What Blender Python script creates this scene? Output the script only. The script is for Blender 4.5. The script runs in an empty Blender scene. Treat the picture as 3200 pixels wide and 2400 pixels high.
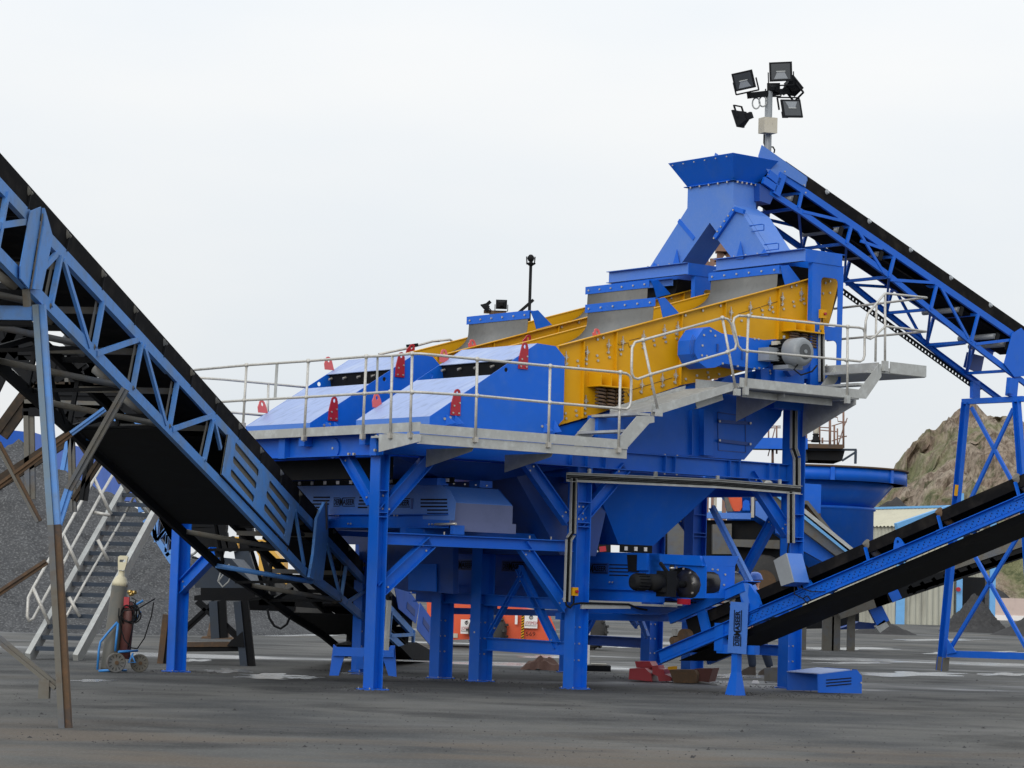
import bpy, bmesh, math, random
from mathutils import Vector as V, Matrix
random.seed(7)
sc = bpy.context.scene
col = sc.collection
# ------------------------------------------------------------------ camera
FPX, HCAM, ROLL = 7800., 1.5, .03
PITCH = math.atan(625*math.cos(ROLL)/FPX)
_F = V((0, math.cos(PITCH), math.sin(PITCH))); _R0 = V((1, 0, 0)); _U0 = V((0, -math.sin(PITCH), math.cos(PITCH)))
CR = _R0*math.cos(ROLL)+_U0*math.sin(ROLL); CU = -_R0*math.sin(ROLL)+_U0*math.cos(ROLL)
CAM = V((0, 0, HCAM))
cd = bpy.data.cameras.new('camera'); cam = bpy.data.objects.new('camera', cd); col.objects.link(cam)
cd.sensor_width = 36; cd.lens = FPX/3200*36; cd.clip_start = .5; cd.clip_end = 6000
cam.matrix_world = Matrix(((CR.x, CU.x, -_F.x, 0), (CR.y, CU.y, -_F.y, 0), (CR.z, CU.z, -_F.z, HCAM), (0, 0, 0, 1)))
sc.camera = cam
# ------------------------------------------------------------------ sky and sun
SUN_EL, SUN_AZ = math.radians(23), math.radians(200)   # azimuth measured clockwise from +Y
w = bpy.data.worlds.new("World"); sc.world = w; w.use_nodes = True
nt = w.node_tree; nd = nt.nodes; lk = nt.links; nd.clear()
out = nd.new('ShaderNodeOutputWorld'); bg = nd.new('ShaderNodeBackground'); lk.new(bg.outputs[0], out.inputs[0])
bg.inputs['Strength'].default_value = .1
sky = nd.new('ShaderNodeTexSky'); sky.sky_type = 'NISHITA'; sky.sun_disc = False
sky.sun_elevation = SUN_EL; sky.sun_rotation = SUN_AZ; sky.air_density = 1; sky.dust_density = 3
tc = nd.new('ShaderNodeTexCoord'); sx = nd.new('ShaderNodeSeparateXYZ'); lk.new(tc.outputs['Generated'], sx.inputs[0])
grad = nd.new('ShaderNodeMapRange'); lk.new(sx.outputs['Z'], grad.inputs['Value'])
grad.inputs['From Min'].default_value = 0; grad.inputs['From Max'].default_value = 1
grad.inputs['To Min'].default_value = 8.4; grad.inputs['To Max'].default_value = 15.5
mp = nd.new('ShaderNodeMapping'); mp.inputs['Scale'].default_value = (1.0, 1.0, 3.2); lk.new(tc.outputs['Generated'], mp.inputs[0])
nz = nd.new('ShaderNodeTexNoise'); nz.inputs['Scale'].default_value = 2.6; nz.inputs['Detail'].default_value = 6; nz.inputs['Roughness'].default_value = .45
lk.new(mp.outputs[0], nz.inputs[0])
cr = nd.new('ShaderNodeValToRGB'); lk.new(nz.outputs[0], cr.inputs[0])
cr.color_ramp.elements[0].position = .3; cr.color_ramp.elements[0].color = (.86, .925, .99, 1)
cr.color_ramp.elements[1].position = .68; cr.color_ramp.elements[1].color = (1.03, 1.03, 1.02, 1)
mul = nd.new('ShaderNodeVectorMath'); mul.operation = 'SCALE'; lk.new(cr.outputs[0], mul.inputs[0]); lk.new(grad.outputs[0], mul.inputs['Scale'])
mx = nd.new('ShaderNodeMix'); mx.data_type = 'RGBA'; mx.inputs[0].default_value = .93
lk.new(sky.outputs[0], mx.inputs[6]); lk.new(mul.outputs[0], mx.inputs[7]); lk.new(mx.outputs[2], bg.inputs[0])
sd = bpy.data.lights.new('sun', 'SUN'); sd.energy = 1.5; sd.angle = math.radians(38); sd.color = (1, .97, .92)
so = bpy.data.objects.new('sun', sd); col.objects.link(so)
sdir = V((math.sin(SUN_AZ)*math.cos(SUN_EL), math.cos(SUN_AZ)*math.cos(SUN_EL), math.sin(SUN_EL)))
so.rotation_euler = (-sdir).to_track_quat('-Z', 'Y').to_euler(); so.location = (0, 0, 60)
sc.view_settings.view_transform = 'Standard'; sc.view_settings.look = 'None'; sc.view_settings.exposure = 0; sc.view_settings.gamma = 1

# ------------------------------------------------------------------ measuring: photograph rays met with real planes of the site
A0 = V((-1.94, 34.1, 0)); U = V((.779, .627, 0)).normalized(); W = V((-U.y, U.x, 0)); Z = V((0, 0, 1))
def L(u, w, z): return A0+U*u+W*w+Z*z
def ray(p): return _F+CR*((p[0]-1600)/FPX)-CU*((p[1]-1200)/FPX)
def hit(p, o, n):
    d = ray(p); return CAM+d*((o-CAM).dot(n)/d.dot(n))
def wp(p, w): return hit(p, A0+W*w, W)
def up_(p, u): return hit(p, A0+U*u, U)
def yp(p, y): return hit(p, V((0, y, 0)), V((0, 1, 0)))
def zp(p, z=0): return hit(p, V((0, 0, z)), Z)
def vplane(a, b):
    a = V((a[0], a[1], 0)); b = V((b[0], b[1], 0)); n = Z.cross(b-a).normalized()
    return (lambda p: hit(p, a, n)), n
def loc(P):
    d = P-A0; return d.dot(U), d.dot(W), d.z
def crop(ox, oy, s): return lambda x, y: (ox+x*s, oy+y*s)
k1 = .36166; k2 = .27125
R1, R2, R3, R4, R5, R6 = [crop(*o, k1) for o in [(0, 400), (0, 1000), (0, 1600), (600, 1000), (700, 1500), (1300, 700)]]
Q1, Q2, Q3, Q4, Q5, Q6, Q7 = [crop(*o, k1) for o in [(1900, 150), (1800, 700), (2400, 500), (2400, 1100), (1400, 1400), (1900, 1600), (2400, 1600)]]
T1, T2, T3, T4, T5, C1, C2, C3, C4, C5 = [crop(*o, k2) for o in [(700, 1000), (1200, 1000), (1700, 1000), (2200, 950), (2000, 1250), (1300, 1700), (950, 1400), (0, 1250), (500, 1650), (2150, 1450)]]
D1 = crop(0, 800, .22604)

# ------------------------------------------------------------------ materials
def mat(name, base, rough=.5, metal=0., c2=None, c3=None, sc1=3., amt=.5, sc2=30., amt2=.3, bump=0., spec=.5, coat=0., rvar=.1, stretch=None):
    m = bpy.data.materials.new(name); m.use_nodes = True; t = m.node_tree; n = t.nodes; l = t.links
    b = n['Principled BSDF']; b.inputs['Roughness'].default_value = rough; b.inputs['Metallic'].default_value = metal
    b.inputs['Specular IOR Level'].default_value = spec; b.inputs['Coat Weight'].default_value = coat; b.inputs['Coat Roughness'].default_value = .25
    c2 = c2 or tuple(x*.75 for x in base); c3 = c3 or tuple(min(1, x*1.25) for x in base)
    tcn = n.new('ShaderNodeTexCoord'); src = tcn.outputs['Object']
    if stretch:
        mpn = n.new('ShaderNodeMapping'); mpn.inputs['Scale'].default_value = stretch; l.new(src, mpn.inputs[0]); src = mpn.outputs[0]
    def noise(s, d):
        q = n.new('ShaderNodeTexNoise'); q.inputs['Scale'].default_value = s; q.inputs['Detail'].default_value = d; q.inputs['Roughness'].default_value = .6
        l.new(src, q.inputs[0]); return q
    def ramp(q, a, z):
        r = n.new('ShaderNodeMapRange'); r.inputs['From Min'].default_value = a; r.inputs['From Max'].default_value = z; l.new(q.outputs[0], r.inputs['Value']); return r
    n1 = noise(sc1, 6); n2 = noise(sc2, 4)
    m1 = n.new('ShaderNodeMix'); m1.data_type = 'RGBA'; m1.inputs[6].default_value = (*base, 1); m1.inputs[7].default_value = (*c2, 1)
    r1 = ramp(n1, .48, .72); mm = n.new('ShaderNodeMath'); mm.operation = 'MULTIPLY'; l.new(r1.outputs[0], mm.inputs[0]); mm.inputs[1].default_value = amt; l.new(mm.outputs[0], m1.inputs[0])
    m2 = n.new('ShaderNodeMix'); m2.data_type = 'RGBA'; l.new(m1.outputs[2], m2.inputs[6]); m2.inputs[7].default_value = (*c3, 1)
    r2 = ramp(n2, .5, .75); m3 = n.new('ShaderNodeMath'); m3.operation = 'MULTIPLY'; l.new(r2.outputs[0], m3.inputs[0]); m3.inputs[1].default_value = amt2; l.new(m3.outputs[0], m2.inputs[0])
    l.new(m2.outputs[2], b.inputs['Base Color'])
    rr = n.new('ShaderNodeMapRange'); rr.inputs['To Min'].default_value = max(.02, rough-rvar); rr.inputs['To Max'].default_value = min(1, rough+rvar); l.new(n1.outputs[0], rr.inputs['Value']); l.new(rr.outputs[0], b.inputs['Roughness'])
    if bump:
        bp = n.new('ShaderNodeBump'); bp.inputs['Strength'].default_value = bump; bp.inputs['Distance'].default_value = .02; l.new(n2.outputs[0], bp.inputs['Height']); l.new(bp.outputs[0], b.inputs['Normal'])
    return m
BLUE = mat('blue_paint', (.003, .105, .56), .42, c2=(.010, .095, .42), c3=(.055, .15, .46), sc1=1.4, amt=.6, sc2=5, amt2=.28, bump=.02, spec=.3)
BLUEL = mat('weathered_blue_paint', (.07, .235, .60), .55, c2=(.14, .21, .31), c3=(.10, .11, .11), sc1=1.6, amt=.8, sc2=7, amt2=.35, bump=.05)
BLUED = mat('dusty_lightened_blue', (.055, .17, .55), .5, c2=(.10, .20, .48), c3=(.14, .25, .56), sc1=1.2, amt=.7, amt2=.3)
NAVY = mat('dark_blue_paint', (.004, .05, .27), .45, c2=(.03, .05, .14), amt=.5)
FILM = mat('scuffed_film_sky_sheen', (.25, .33, .56), .5, c2=(.36, .43, .60), c3=(.07, .09, .16), sc1=1.1, amt=.9, sc2=5, amt2=.4, stretch=(1, 2.5, .6))  # pale streaked film; the sky's reflection is put into its colour too
YEL = mat('yellow_paint', (.60, .30, .002), .5, c2=(.44, .21, .004), c3=(.58, .31, .02), sc1=1.3, amt=.5, amt2=.2, spec=.3)
YELD = mat('machine_yellow', (.60, .34, .05), .5, amt2=.2)
GALV = mat('galvanised_steel', (.36, .37, .36), .5, .1, c2=(.52, .55, .55), c3=(.24, .25, .25), sc1=6, amt=.6, sc2=22, amt2=.35)
GALVR = mat('galvanised_tube', (.46, .45, .42), .45, .25, c2=(.6, .6, .58), c3=(.22, .20, .17), sc1=9, amt=.6, sc2=40, amt2=.6, bump=.1)
BOLT = mat('zinc_bolt', (.46, .44, .40), .35, .6)
RUB = mat('grey_rubber', (.15, .155, .155), .75, c2=(.21, .21, .205), c3=(.11, .11, .11), sc1=2, amt=.6, sc2=14, amt2=.4, spec=.2)
BELT = mat('black_belt', (.007, .007, .008), .85, c2=(.016, .014, .013), c3=(.035, .031, .028), sc1=1.2, amt=.8, sc2=4, amt2=.5, spec=.08)
BLK = mat('black_steel_and_shade', (.009, .010, .012), .7, c2=(.018, .016, .014), c3=(.02, .02, .02), spec=.12)
DRUM = mat('drum_rubber', (.02, .02, .022), .3, spec=.5)
RUST = mat('rusty_steel', (.10, .065, .04), .8, c2=(.05, .05, .055), c3=(.17, .09, .045), sc1=2.5, amt=.8, sc2=16, amt2=.5, bump=.2, spec=.2)
GREYB = mat('mud_caked_steel', (.13, .125, .11), .8, c2=(.08, .11, .17), c3=(.11, .08, .055), sc1=1.3, amt=.7, sc2=9, amt2=.6, bump=.3, spec=.2)
PIPE = mat('rusty_pipe', (.20, .11, .08), .75, c2=(.13, .08, .06), c3=(.3, .25, .2))
RED = mat('red_paint', (.32, .010, .022), .4, c2=(.30, .01, .02), amt2=.1)
PINK = mat('primer_red_paint', (.55, .10, .10), .45, c2=(.45, .07, .08))
ORG = mat('orange_paint', (.62, .085, .025), .45, c2=(.5, .06, .02), c3=(.6, .14, .07), sc1=1, amt2=.2)
WHT = mat('white_panel', (.72, .70, .69), .5, c2=(.6, .58, .56))
CREAM = mat('cream_cladding', (.43, .41, .31), .6, c2=(.33, .31, .24), c3=(.3, .28, .22), sc1=.25, amt=.5, sc2=1.2, amt2=.5)
CLAD = mat('dirty_cladding', (.38, .38, .32), .7, c2=(.12, .115, .10), c3=(.25, .24, .2), sc1=.35, amt=.9, sc2=1.5, amt2=.5, stretch=(3, 3, .5))
SKYB = mat('pale_blue_trim', (.12, .33, .62), .5)
BEIGE = mat('beige_enclosure', (.45, .42, .34), .5, c2=(.38, .34, .26))
MGREY = mat('motor_grey', (.22, .24, .26), .42, c2=(.17, .18, .19))
GLASS = mat('lamp_glass', (.05, .055, .06), .12, amt2=0, amt=.2)
DARKR = mat('dark_rusty_frame', (.045, .036, .028), .85, c2=(.02, .02, .022), c3=(.09, .06, .04), sc1=2, amt=.8, sc2=12, amt2=.5, spec=.1)
STEELD = mat('dark_blue_grey_steel', (.018, .032, .055), .6, c2=(.03, .035, .035), amt=.6)
LEGB = mat('faded_grey_blue_paint', (.12, .19, .27), .6, c2=(.16, .17, .15), c3=(.10, .20, .36), sc1=1.2, amt=.8, sc2=6, amt2=.5, bump=.1)
HOODG = mat('shaded_hood_face', (.12, .15, .30), .55, amt2=.2)
SCREENM = mat('dusty_wire_mesh', (.13, .12, .09), .8, c3=(.03, .03, .03), sc2=60, amt2=.9)
TYRE = mat('tyre_rubber', (.03, .03, .03), .85, c2=(.06, .055, .05), c3=(.08, .07, .06))
SKIN = mat('skin', (.55, .27, .18), .55)
DENIM = mat('dark_workwear', (.035, .045, .07), .9, spec=.1)
HATB = mat('helmet_blue', (.03, .12, .50), .35)
BOOT = mat('boot_leather', (.05, .035, .025), .6)
CYLG = mat('cylinder_grey', (.075, .076, .068), .6, c2=(.16, .12, .08), c3=(.07, .07, .065))
CYLC = mat('cylinder_cream', (.52, .48, .34), .55, c2=(.38, .30, .18))
TRIM_BLUE = mat('trolley_blue', (.03, .19, .50), .45)
CARBON = mat('coal_dust', (.045, .045, .047), .95, c2=(.03, .03, .03), c3=(.075, .075, .075), sc1=.8, sc2=6, amt2=.6, bump=.6, spec=.1)
GRAV = mat('grey_gravel', (.062, .064, .068), .95, c2=(.035, .037, .040), c3=(.19, .195, .20), sc1=2., amt=.8, sc2=18, amt2=.9, bump=.5, spec=.1)

# ------------------------------------------------------------------ mesh building
class MB:
    def __init__(s): s.v = []; s.f = []; s.mi = []; s.mats = []; s.cur = 0; s.sm = []; s.smooth = False
    def m(s, mt):
        if mt not in s.mats: s.mats.append(mt)
        s.cur = s.mats.index(mt); return s
    def face(s, idx): s.f.append(idx); s.mi.append(s.cur); s.sm.append(s.smooth)
    def add(s, vs, fs):
        o = len(s.v); s.v += [V(x) for x in vs]
        for f in fs: s.face([i+o for i in f])
        return s
    def hexa(s, b, t):   # two loops of equal length, bottom and top
        n = len(b); fs = [list(range(n))[::-1], [n+i for i in range(n)]]
        fs += [[i, (i+1) % n, n+(i+1) % n, n+i] for i in range(n)]
        return s.add(list(b)+list(t), fs)
    def box(s, c, x, y, z):
        c = V(c); r = [c+x*a+y*b-z for a, b in ((-1, -1), (1, -1), (1, 1), (-1, 1))]
        return s.hexa(r, [p+z*2 for p in r])
    def abox(s, u0, u1, w0, w1, z0, z1):    # box in plant axes
        return s.hexa([L(u0, w0, z0), L(u1, w0, z0), L(u1, w1, z0), L(u0, w1, z0)], [L(u0, w0, z1), L(u1, w0, z1), L(u1, w1, z1), L(u0, w1, z1)])
    def wbox(s, x0, x1, y0, y1, z0, z1):
        return s.hexa([(x0, y0, z0), (x1, y0, z0), (x1, y1, z0), (x0, y1, z0)], [(x0, y0, z1), (x1, y0, z1), (x1, y1, z1), (x0, y1, z1)])
    def frame(s, p, q, up):
        d = (q-p).normalized(); a = d.cross(up)
        if a.length < 1e-4: a = d.cross(V((1, 0, 0)))
        a.normalize(); return d, a, a.cross(d)
    def bar(s, p, q, b, h, up=Z):           # b across, h along 'up'
        p = V(p); q = V(q); d, a, u = s.frame(p, q, up); l = (q-p)/2
        return s.box((p+q)/2, l, a*(b/2), u*(h/2))
    def ibeam(s, p, q, h, b, up=Z, tf=.014, tw=.01):
        p = V(p); q = V(q); d, a, u = s.frame(p, q, up)
        s.bar(p+u*(h/2-tf/2), q+u*(h/2-tf/2), b, tf, up); s.bar(p-u*(h/2-tf/2), q-u*(h/2-tf/2), b, tf, up)
        return s.bar(p, q, tw, h-2*tf, up)
    def chan(s, p, q, h, b, side, up=Z, t=.01):  # open towards 'side'
        p = V(p); q = V(q); d, a, u = s.frame(p, q, up); sg = 1 if a.dot(side) > 0 else -1
        s.bar(p, q, t, h-2*t, up)
        for k in (1, -1):
            o = u*(k*(h/2-t/2))+a*(sg*(b/2-t/2)); s.bar(p+o, q+o, b, t, up)
        return s
    def angle(s, p, q, b=.06, t=.008, up=Z):
        p = V(p); q = V(q); d, a, u = s.frame(p, q, up)
        s.bar(p, q, b, t, up); return s.bar(p+a*(b/2-t/2)+u*(b/2+t*.0), q+a*(b/2-t/2)+u*(b/2+t*.0), t, b-t, up)
    def tube(s, p, q, r, n=8, r2=None, cap=True):
        p = V(p); q = V(q); d, a, u = s.frame(p, q, Z); r2 = r if r2 is None else r2; sm = s.smooth; s.smooth = n > 6
        A = [p+(a*math.cos(t)+u*math.sin(t))*r for t in [2*math.pi*i/n for i in range(n)]]
        B = [q+(a*math.cos(t)+u*math.sin(t))*r2 for t in [2*math.pi*i/n for i in range(n)]]
        o = len(s.v); s.v += A+B
        for i in range(n): s.face([o+i, o+(i+1) % n, o+n+(i+1) % n, o+n+i])
        s.smooth = False
        if cap: s.face([o+i for i in range(n)][::-1]); s.face([o+n+i for i in range(n)])
        s.smooth = sm; return s
    def path(s, pts, r, n=8, joints=True):
        pts = [V(p) for p in pts]; rings = []; prev = None
        for i, p in enumerate(pts):
            d = (pts[min(i+1, len(pts)-1)]-pts[max(i-1, 0)]).normalized()
            if prev is None:
                a = d.cross(Z); a = d.cross(V((1, 0, 0))) if a.length < .1 else a
            else: a = prev-d*prev.dot(d)
            a.normalize(); prev = a; u = a.cross(d)
            rings.append([p+(a*math.cos(t)+u*math.sin(t))*r for t in [2*math.pi*k/n for k in range(n)]])
        o = len(s.v); sm = s.smooth; s.smooth = True
        for g in rings: s.v += g
        for j in range(len(rings)-1):
            for i in range(n): s.face([o+j*n+i, o+j*n+(i+1) % n, o+(j+1)*n+(i+1) % n, o+(j+1)*n+i])
        s.smooth = False; s.face([o+i for i in range(n)][::-1]); s.face([o+(len(rings)-1)*n+i for i in range(n)]); s.smooth = sm
        return s
    def plate(s, pts, n, t):                # outline given thickness t along n (starting on the outline)
        pts = [V(p) for p in pts]; off = n.normalized()*t
        return s.hexa(pts, [p+off for p in pts])
    def prism(s, pts, off): pts = [V(p) for p in pts]; return s.hexa(pts, [p+off for p in pts])
    def sheet(s, a, b, c, d, t=.012):
        a, b, c, d = map(V, (a, b, c, d)); n = (b-a).cross(d-a).normalized(); return s.plate([a, b, c, d], n, t)
    def holed(s, pts, holes, n, t):         # outline with round or slotted holes, cut as a keyholed n-gon
        pts = [V(p) for p in pts]; bm = bmesh.new(); off = n.normalized()*t
        def loop(P):
            vs = [bm.verts.new(p) for p in P]; return [bm.edges.new((vs[i], vs[(i+1) % len(vs)])) for i in range(len(vs))]
        ed = loop(pts); [ed.extend(loop([V(q) for q in h])) for h in holes]
        r = bmesh.ops.triangle_fill(bm, use_beauty=True, use_dissolve=False, edges=ed, normal=n)
        bm.verts.index_update(); vs = [v.co.copy() for v in bm.verts]; fs = [[v.index for v in f.verts] for f in bm.faces]; be = [[v.index for v in e.verts] for e in bm.edges if len(e.link_faces) == 1]
        bm.free(); N = len(vs)
        return s.add(vs+[v+off for v in vs], fs+[[i+N for i in f][::-1] for f in fs]+[[a, b, b+N, a+N] for a, b in be])
    def ring(s, c, x, y, n=14): return [V(c)+x*math.cos(t)+y*math.sin(t) for t in [2*math.pi*i/n for i in range(n)]]
    def bolt(s, p, n, r=.016, h=.014): return s.tube(V(p)-n*.002, V(p)+n*h, r, 6)
    def lathe(s, prof, o, ax=Z, n=24, closed=False):
        o = V(o); d = ax.normalized(); a = d.cross(V((1, 0, 0))); a = d.cross(V((0, 1, 0))) if a.length < .1 else a; a.normalize(); b = d.cross(a)
        k = len(s.v); sm = s.smooth; s.smooth = True
        for r, h in prof:
            for i in range(n):
                t = 2*math.pi*i/n; s.v.append(o+d*h+(a*math.cos(t)+b*math.sin(t))*max(r, .0005))
        for j in range(len(prof)-1):
            for i in range(n): s.face([k+j*n+i, k+j*n+(i+1) % n, k+(j+1)*n+(i+1) % n, k+(j+1)*n+i])
        s.smooth = False; s.face([k+i for i in range(n)][::-1]); s.face([k+(len(prof)-1)*n+i for i in range(n)]); s.smooth = sm
        return s
    def text(s, txt, o, x, y, size, depth=.004, wide=1.):
        cu = bpy.data.curves.new('t', 'FONT'); cu.body = txt; cu.size = size; cu.extrude = 0; cu.resolution_u = 2
        ob = bpy.data.objects.new('t', cu); me = bpy.data.meshes.new_from_object(ob)
        n = x.cross(y).normalized(); k = len(s.v)
        for v in me.vertices: s.v.append(V(o)+x*v.co.x*wide+y*v.co.y+n*depth)
        for f in me.polygons: s.face([k+i for i in f.vertices])
        bpy.data.objects.remove(ob); bpy.data.curves.remove(cu); bpy.data.meshes.remove(me); return s
    def logo(s, o, x, y, wd, h):            # stencilled name: two underlined halves with a tall M between
        n = x.cross(y).normalized()
        for t_, a, e, hh, dy in (('DER', 0, .30, h, 0), ('M', .29, .43, h*1.45, -.22*h), ('ASEER', .43, 1., h, 0)):
            cu = bpy.data.curves.new('t', 'FONT'); cu.body = t_; cu.size = 1; cu.resolution_u = 2; cu.offset = .028
            ob = bpy.data.objects.new('t', cu); me = bpy.data.meshes.new_from_object(ob); xs = [v.co.x for v in me.vertices]; ys = [v.co.y for v in me.vertices]
            x0, x1, y0, y1 = min(xs), max(xs), min(ys), max(ys); k = len(s.v)
            for v in me.vertices: s.v.append(V(o)+x*(wd*(a+(e-a)*(v.co.x-x0)/(x1-x0)))+y*(dy+hh*(v.co.y-y0)/(y1-y0))+n*.006)
            for f in me.polygons: s.face([k+i for i in f.vertices])
            bpy.data.objects.remove(ob); bpy.data.curves.remove(cu); bpy.data.meshes.remove(me)
        for a, e in ((-.02, .27), (.43, 1.02)):
            for dy in (-.22, 1.22): s.bar(V(o)+x*wd*a+y*h*dy+n*.004, V(o)+x*wd*e+y*h*dy+n*.004, .004, h*.14, up=y)
        return s
    def build(s, name, parent=None, mt=None, **kw):
        if mt is not None and not s.mats: s.mats = [mt]
        off = root_loc(parent) if parent else kw.pop('at', V((0, 0, 0)))
        me = bpy.data.meshes.new(name); me.from_pydata([tuple(v-off) for v in s.v], [], s.f)
        for mm_ in s.mats: me.materials.append(mm_)
        me.polygons.foreach_set('material_index', s.mi); me.polygons.foreach_set('use_smooth', s.sm)
        bm = bmesh.new(); bm.from_mesh(me); bmesh.ops.recalc_face_normals(bm, faces=bm.faces); bm.to_mesh(me); bm.free()
        ob = bpy.data.objects.new(name, me); col.objects.link(ob)
        if parent: ob.parent = parent
        else: ob.location = off
        for k_, v_ in kw.items(): ob[k_] = v_
        return ob
def root_loc(o):
    while o.parent: o = o.parent
    return V(o.location)
def thing(name, at, label, cat, group=None):
    o = bpy.data.objects.new(name, None); o.empty_display_size = .3; col.objects.link(o); o.location = V(at); o['label'] = label; o['category'] = cat
    if group: o['group'] = group
    return o
def nb(mt): b = MB(); b.m(mt); return b
def clone(o, parent=None, delta=None):
    c = o.copy(); col.objects.link(c)
    if parent: c.parent = parent
    elif delta is not None: c.location = V(o.location)+delta
    for ch in o.children: clone(ch, c)
    return c

# ================================================================== SETTING
def ground_mat():
    m = bpy.data.materials.new('yard_ground'); m.use_nodes = True; t = m.node_tree; n = t.nodes; l = t.links; b = n['Principled BSDF']
    tcn = n.new('ShaderNodeTexCoord'); g = n.new('ShaderNodeNewGeometry')
    def noise(s, d, st=(1, 1, 1), r=.55):
        mpn = n.new('ShaderNodeMapping'); mpn.inputs['Scale'].default_value = st; l.new(g.outputs['Position'], mpn.inputs[0])
        q = n.new('ShaderNodeTexNoise'); q.inputs['Scale'].default_value = s; q.inputs['Detail'].default_value = d; q.inputs['Roughness'].default_value = r; l.new(mpn.outputs[0], q.inputs[0]); return q.outputs[0]
    def rng(x, a, z, c=0., d=1.):
        r = n.new('ShaderNodeMapRange'); r.inputs['From Min'].default_value = a; r.inputs['From Max'].default_value = z; r.inputs['To Min'].default_value = c; r.inputs['To Max'].default_value = d; l.new(x, r.inputs['Value']); return r.outputs[0]
    def mix(f, a, c):
        q = n.new('ShaderNodeMix'); q.data_type = 'RGBA'; l.new(f, q.inputs[0])
        for i, x in ((6, a), (7, c)):
            if isinstance(x, tuple): q.inputs[i].default_value = (*x, 1)
            else: l.new(x, q.inputs[i])
        return q.outputs[2]
    def math_(op, a, c):
        q = n.new('ShaderNodeMath'); q.operation = op
        for i, x in ((0, a), (1, c)):
            if isinstance(x, (int, float)): q.inputs[i].default_value = x
            else: l.new(x, q.inputs[i])
        return q.outputs[0]
    big = noise(.22, 5, (1, .55, 1)); mid = noise(1.1, 6, (.6, 1, 1)); fine = noise(26, 5)
    c = mix(rng(big, .42, .60), (.062, .065, .067), (.118, .117, .111))
    c = mix(rng(mid, .45, .75, 0, .7), c, (.135, .132, .128)); c = mix(rng(noise(.55, 6, (.8, 1, 1)), .52, .66, 0, .75), c, (.032, .033, .034))
    c = mix(rng(noise(.35, 5, (.5, 1, 1)), .58, .72, 0, .4), c, (.125, .112, .092)); c = mix(rng(noise(.4, 8, (.35, 1.0, 1), .65), .50, .70, 0, .5), c, (.165, .167, .165)); c = mix(rng(noise(.7, 7, (.4, 1.2, 1), .65), .52, .68, 0, .5), c, (.045, .046, .047)); sp_ = n.new('ShaderNodeSeparateXYZ'); l.new(g.outputs['Position'], sp_.inputs[0]); c = mix(math_('MULTIPLY', rng(sp_.outputs['Y'], 26.5, 23, 0, .75), rng(noise(.8, 6, (.4, 1, 1)), .42, .60)), c, (.120, .098, .078))
    c = mix(rng(fine, .52, .8, 0, .55), c, (.19, .19, .185)); c = mix(rng(noise(40, 3), .55, .8, 0, .6), c, (.022, .022, .024))
    # standing water and wet silt
    pud = noise(.20, 5, (.55, 1.0, 1), .5); sep = n.new('ShaderNodeSeparateXYZ'); l.new(g.outputs['Position'], sep.inputs[0])
    far = math_('MULTIPLY', rng(sep.outputs['Y'], 37.5, 41, 0, 1), rng(sep.outputs['Y'], 62, 90, 1, .25))
    wet = math_('MULTIPLY', rng(pud, .56, .62), far)
    silt = rng(math_('MULTIPLY', rng(pud, .50, .60), far), 0, 1)
    c = mix(math_('MULTIPLY', silt, .55), c, (.17, .175, .18)); l.new(c, b.inputs['Base Color'])
    l.new(rng(wet, 0, 1, .93, .22), b.inputs['Roughness']); l.new(rng(wet, 0, 1, .12, .5), b.inputs['Specular IOR Level'])
    bp = n.new('ShaderNodeBump'); bp.inputs['Distance'].default_value = .03; l.new(fine, bp.inputs['Height']); l.new(rng(wet, 0, 1, .6, .06), bp.inputs['Strength']); l.new(bp.outputs[0], b.inputs['Normal'])
    return m
GM = ground_mat()
g = nb(GM); g.add([(-1500, -60, 0), (1500, -60, 0), (1500, 3000, 0), (-1500, 3000, 0)], [[0, 1, 2, 3]]); g.build('ground', kind='structure')

WATER = mat('puddle_water', (.16, .165, .17), .24, amt=0, amt2=0, spec=.5, rvar=.05, bump=.15)
for ci, (cx, cy, rx, ry) in enumerate(((605, 2064, 45, 3.5), (830, 2112, 90, 9), (720, 2096, 70, 6), (955, 2118, 60, 4), (300, 2128, 60, 4), (1120, 2106, 60, 4), (2310, 2112, 110, 7), (2140, 2132, 60, 3), (2850, 2106, 160, 7), (3080, 2040, 150, 5), (2700, 2072, 110, 3), (2640, 2028, 150, 4), (3130, 2108, 90, 4), (1960, 2020, 70, 4), (1690, 2052, 70, 4), (900, 1985, 170, 2.5), (2960, 2000, 120, 3))):
    b = MB(); b.m(WATER); P_ = []
    for i in range(44):
        t = 2*math.pi*i/44; r_ = 1+.42*math.sin(t*3+ci)*math.sin(t*2+ci*2)+.2*math.sin(t*7+ci); q = zp((cx+rx*r_*math.cos(t), cy+ry*r_*math.sin(t))); q.z = .004; P_.append(q)
    b.add(P_, [list(range(44))]); b.build('puddle', kind='structure')
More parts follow.
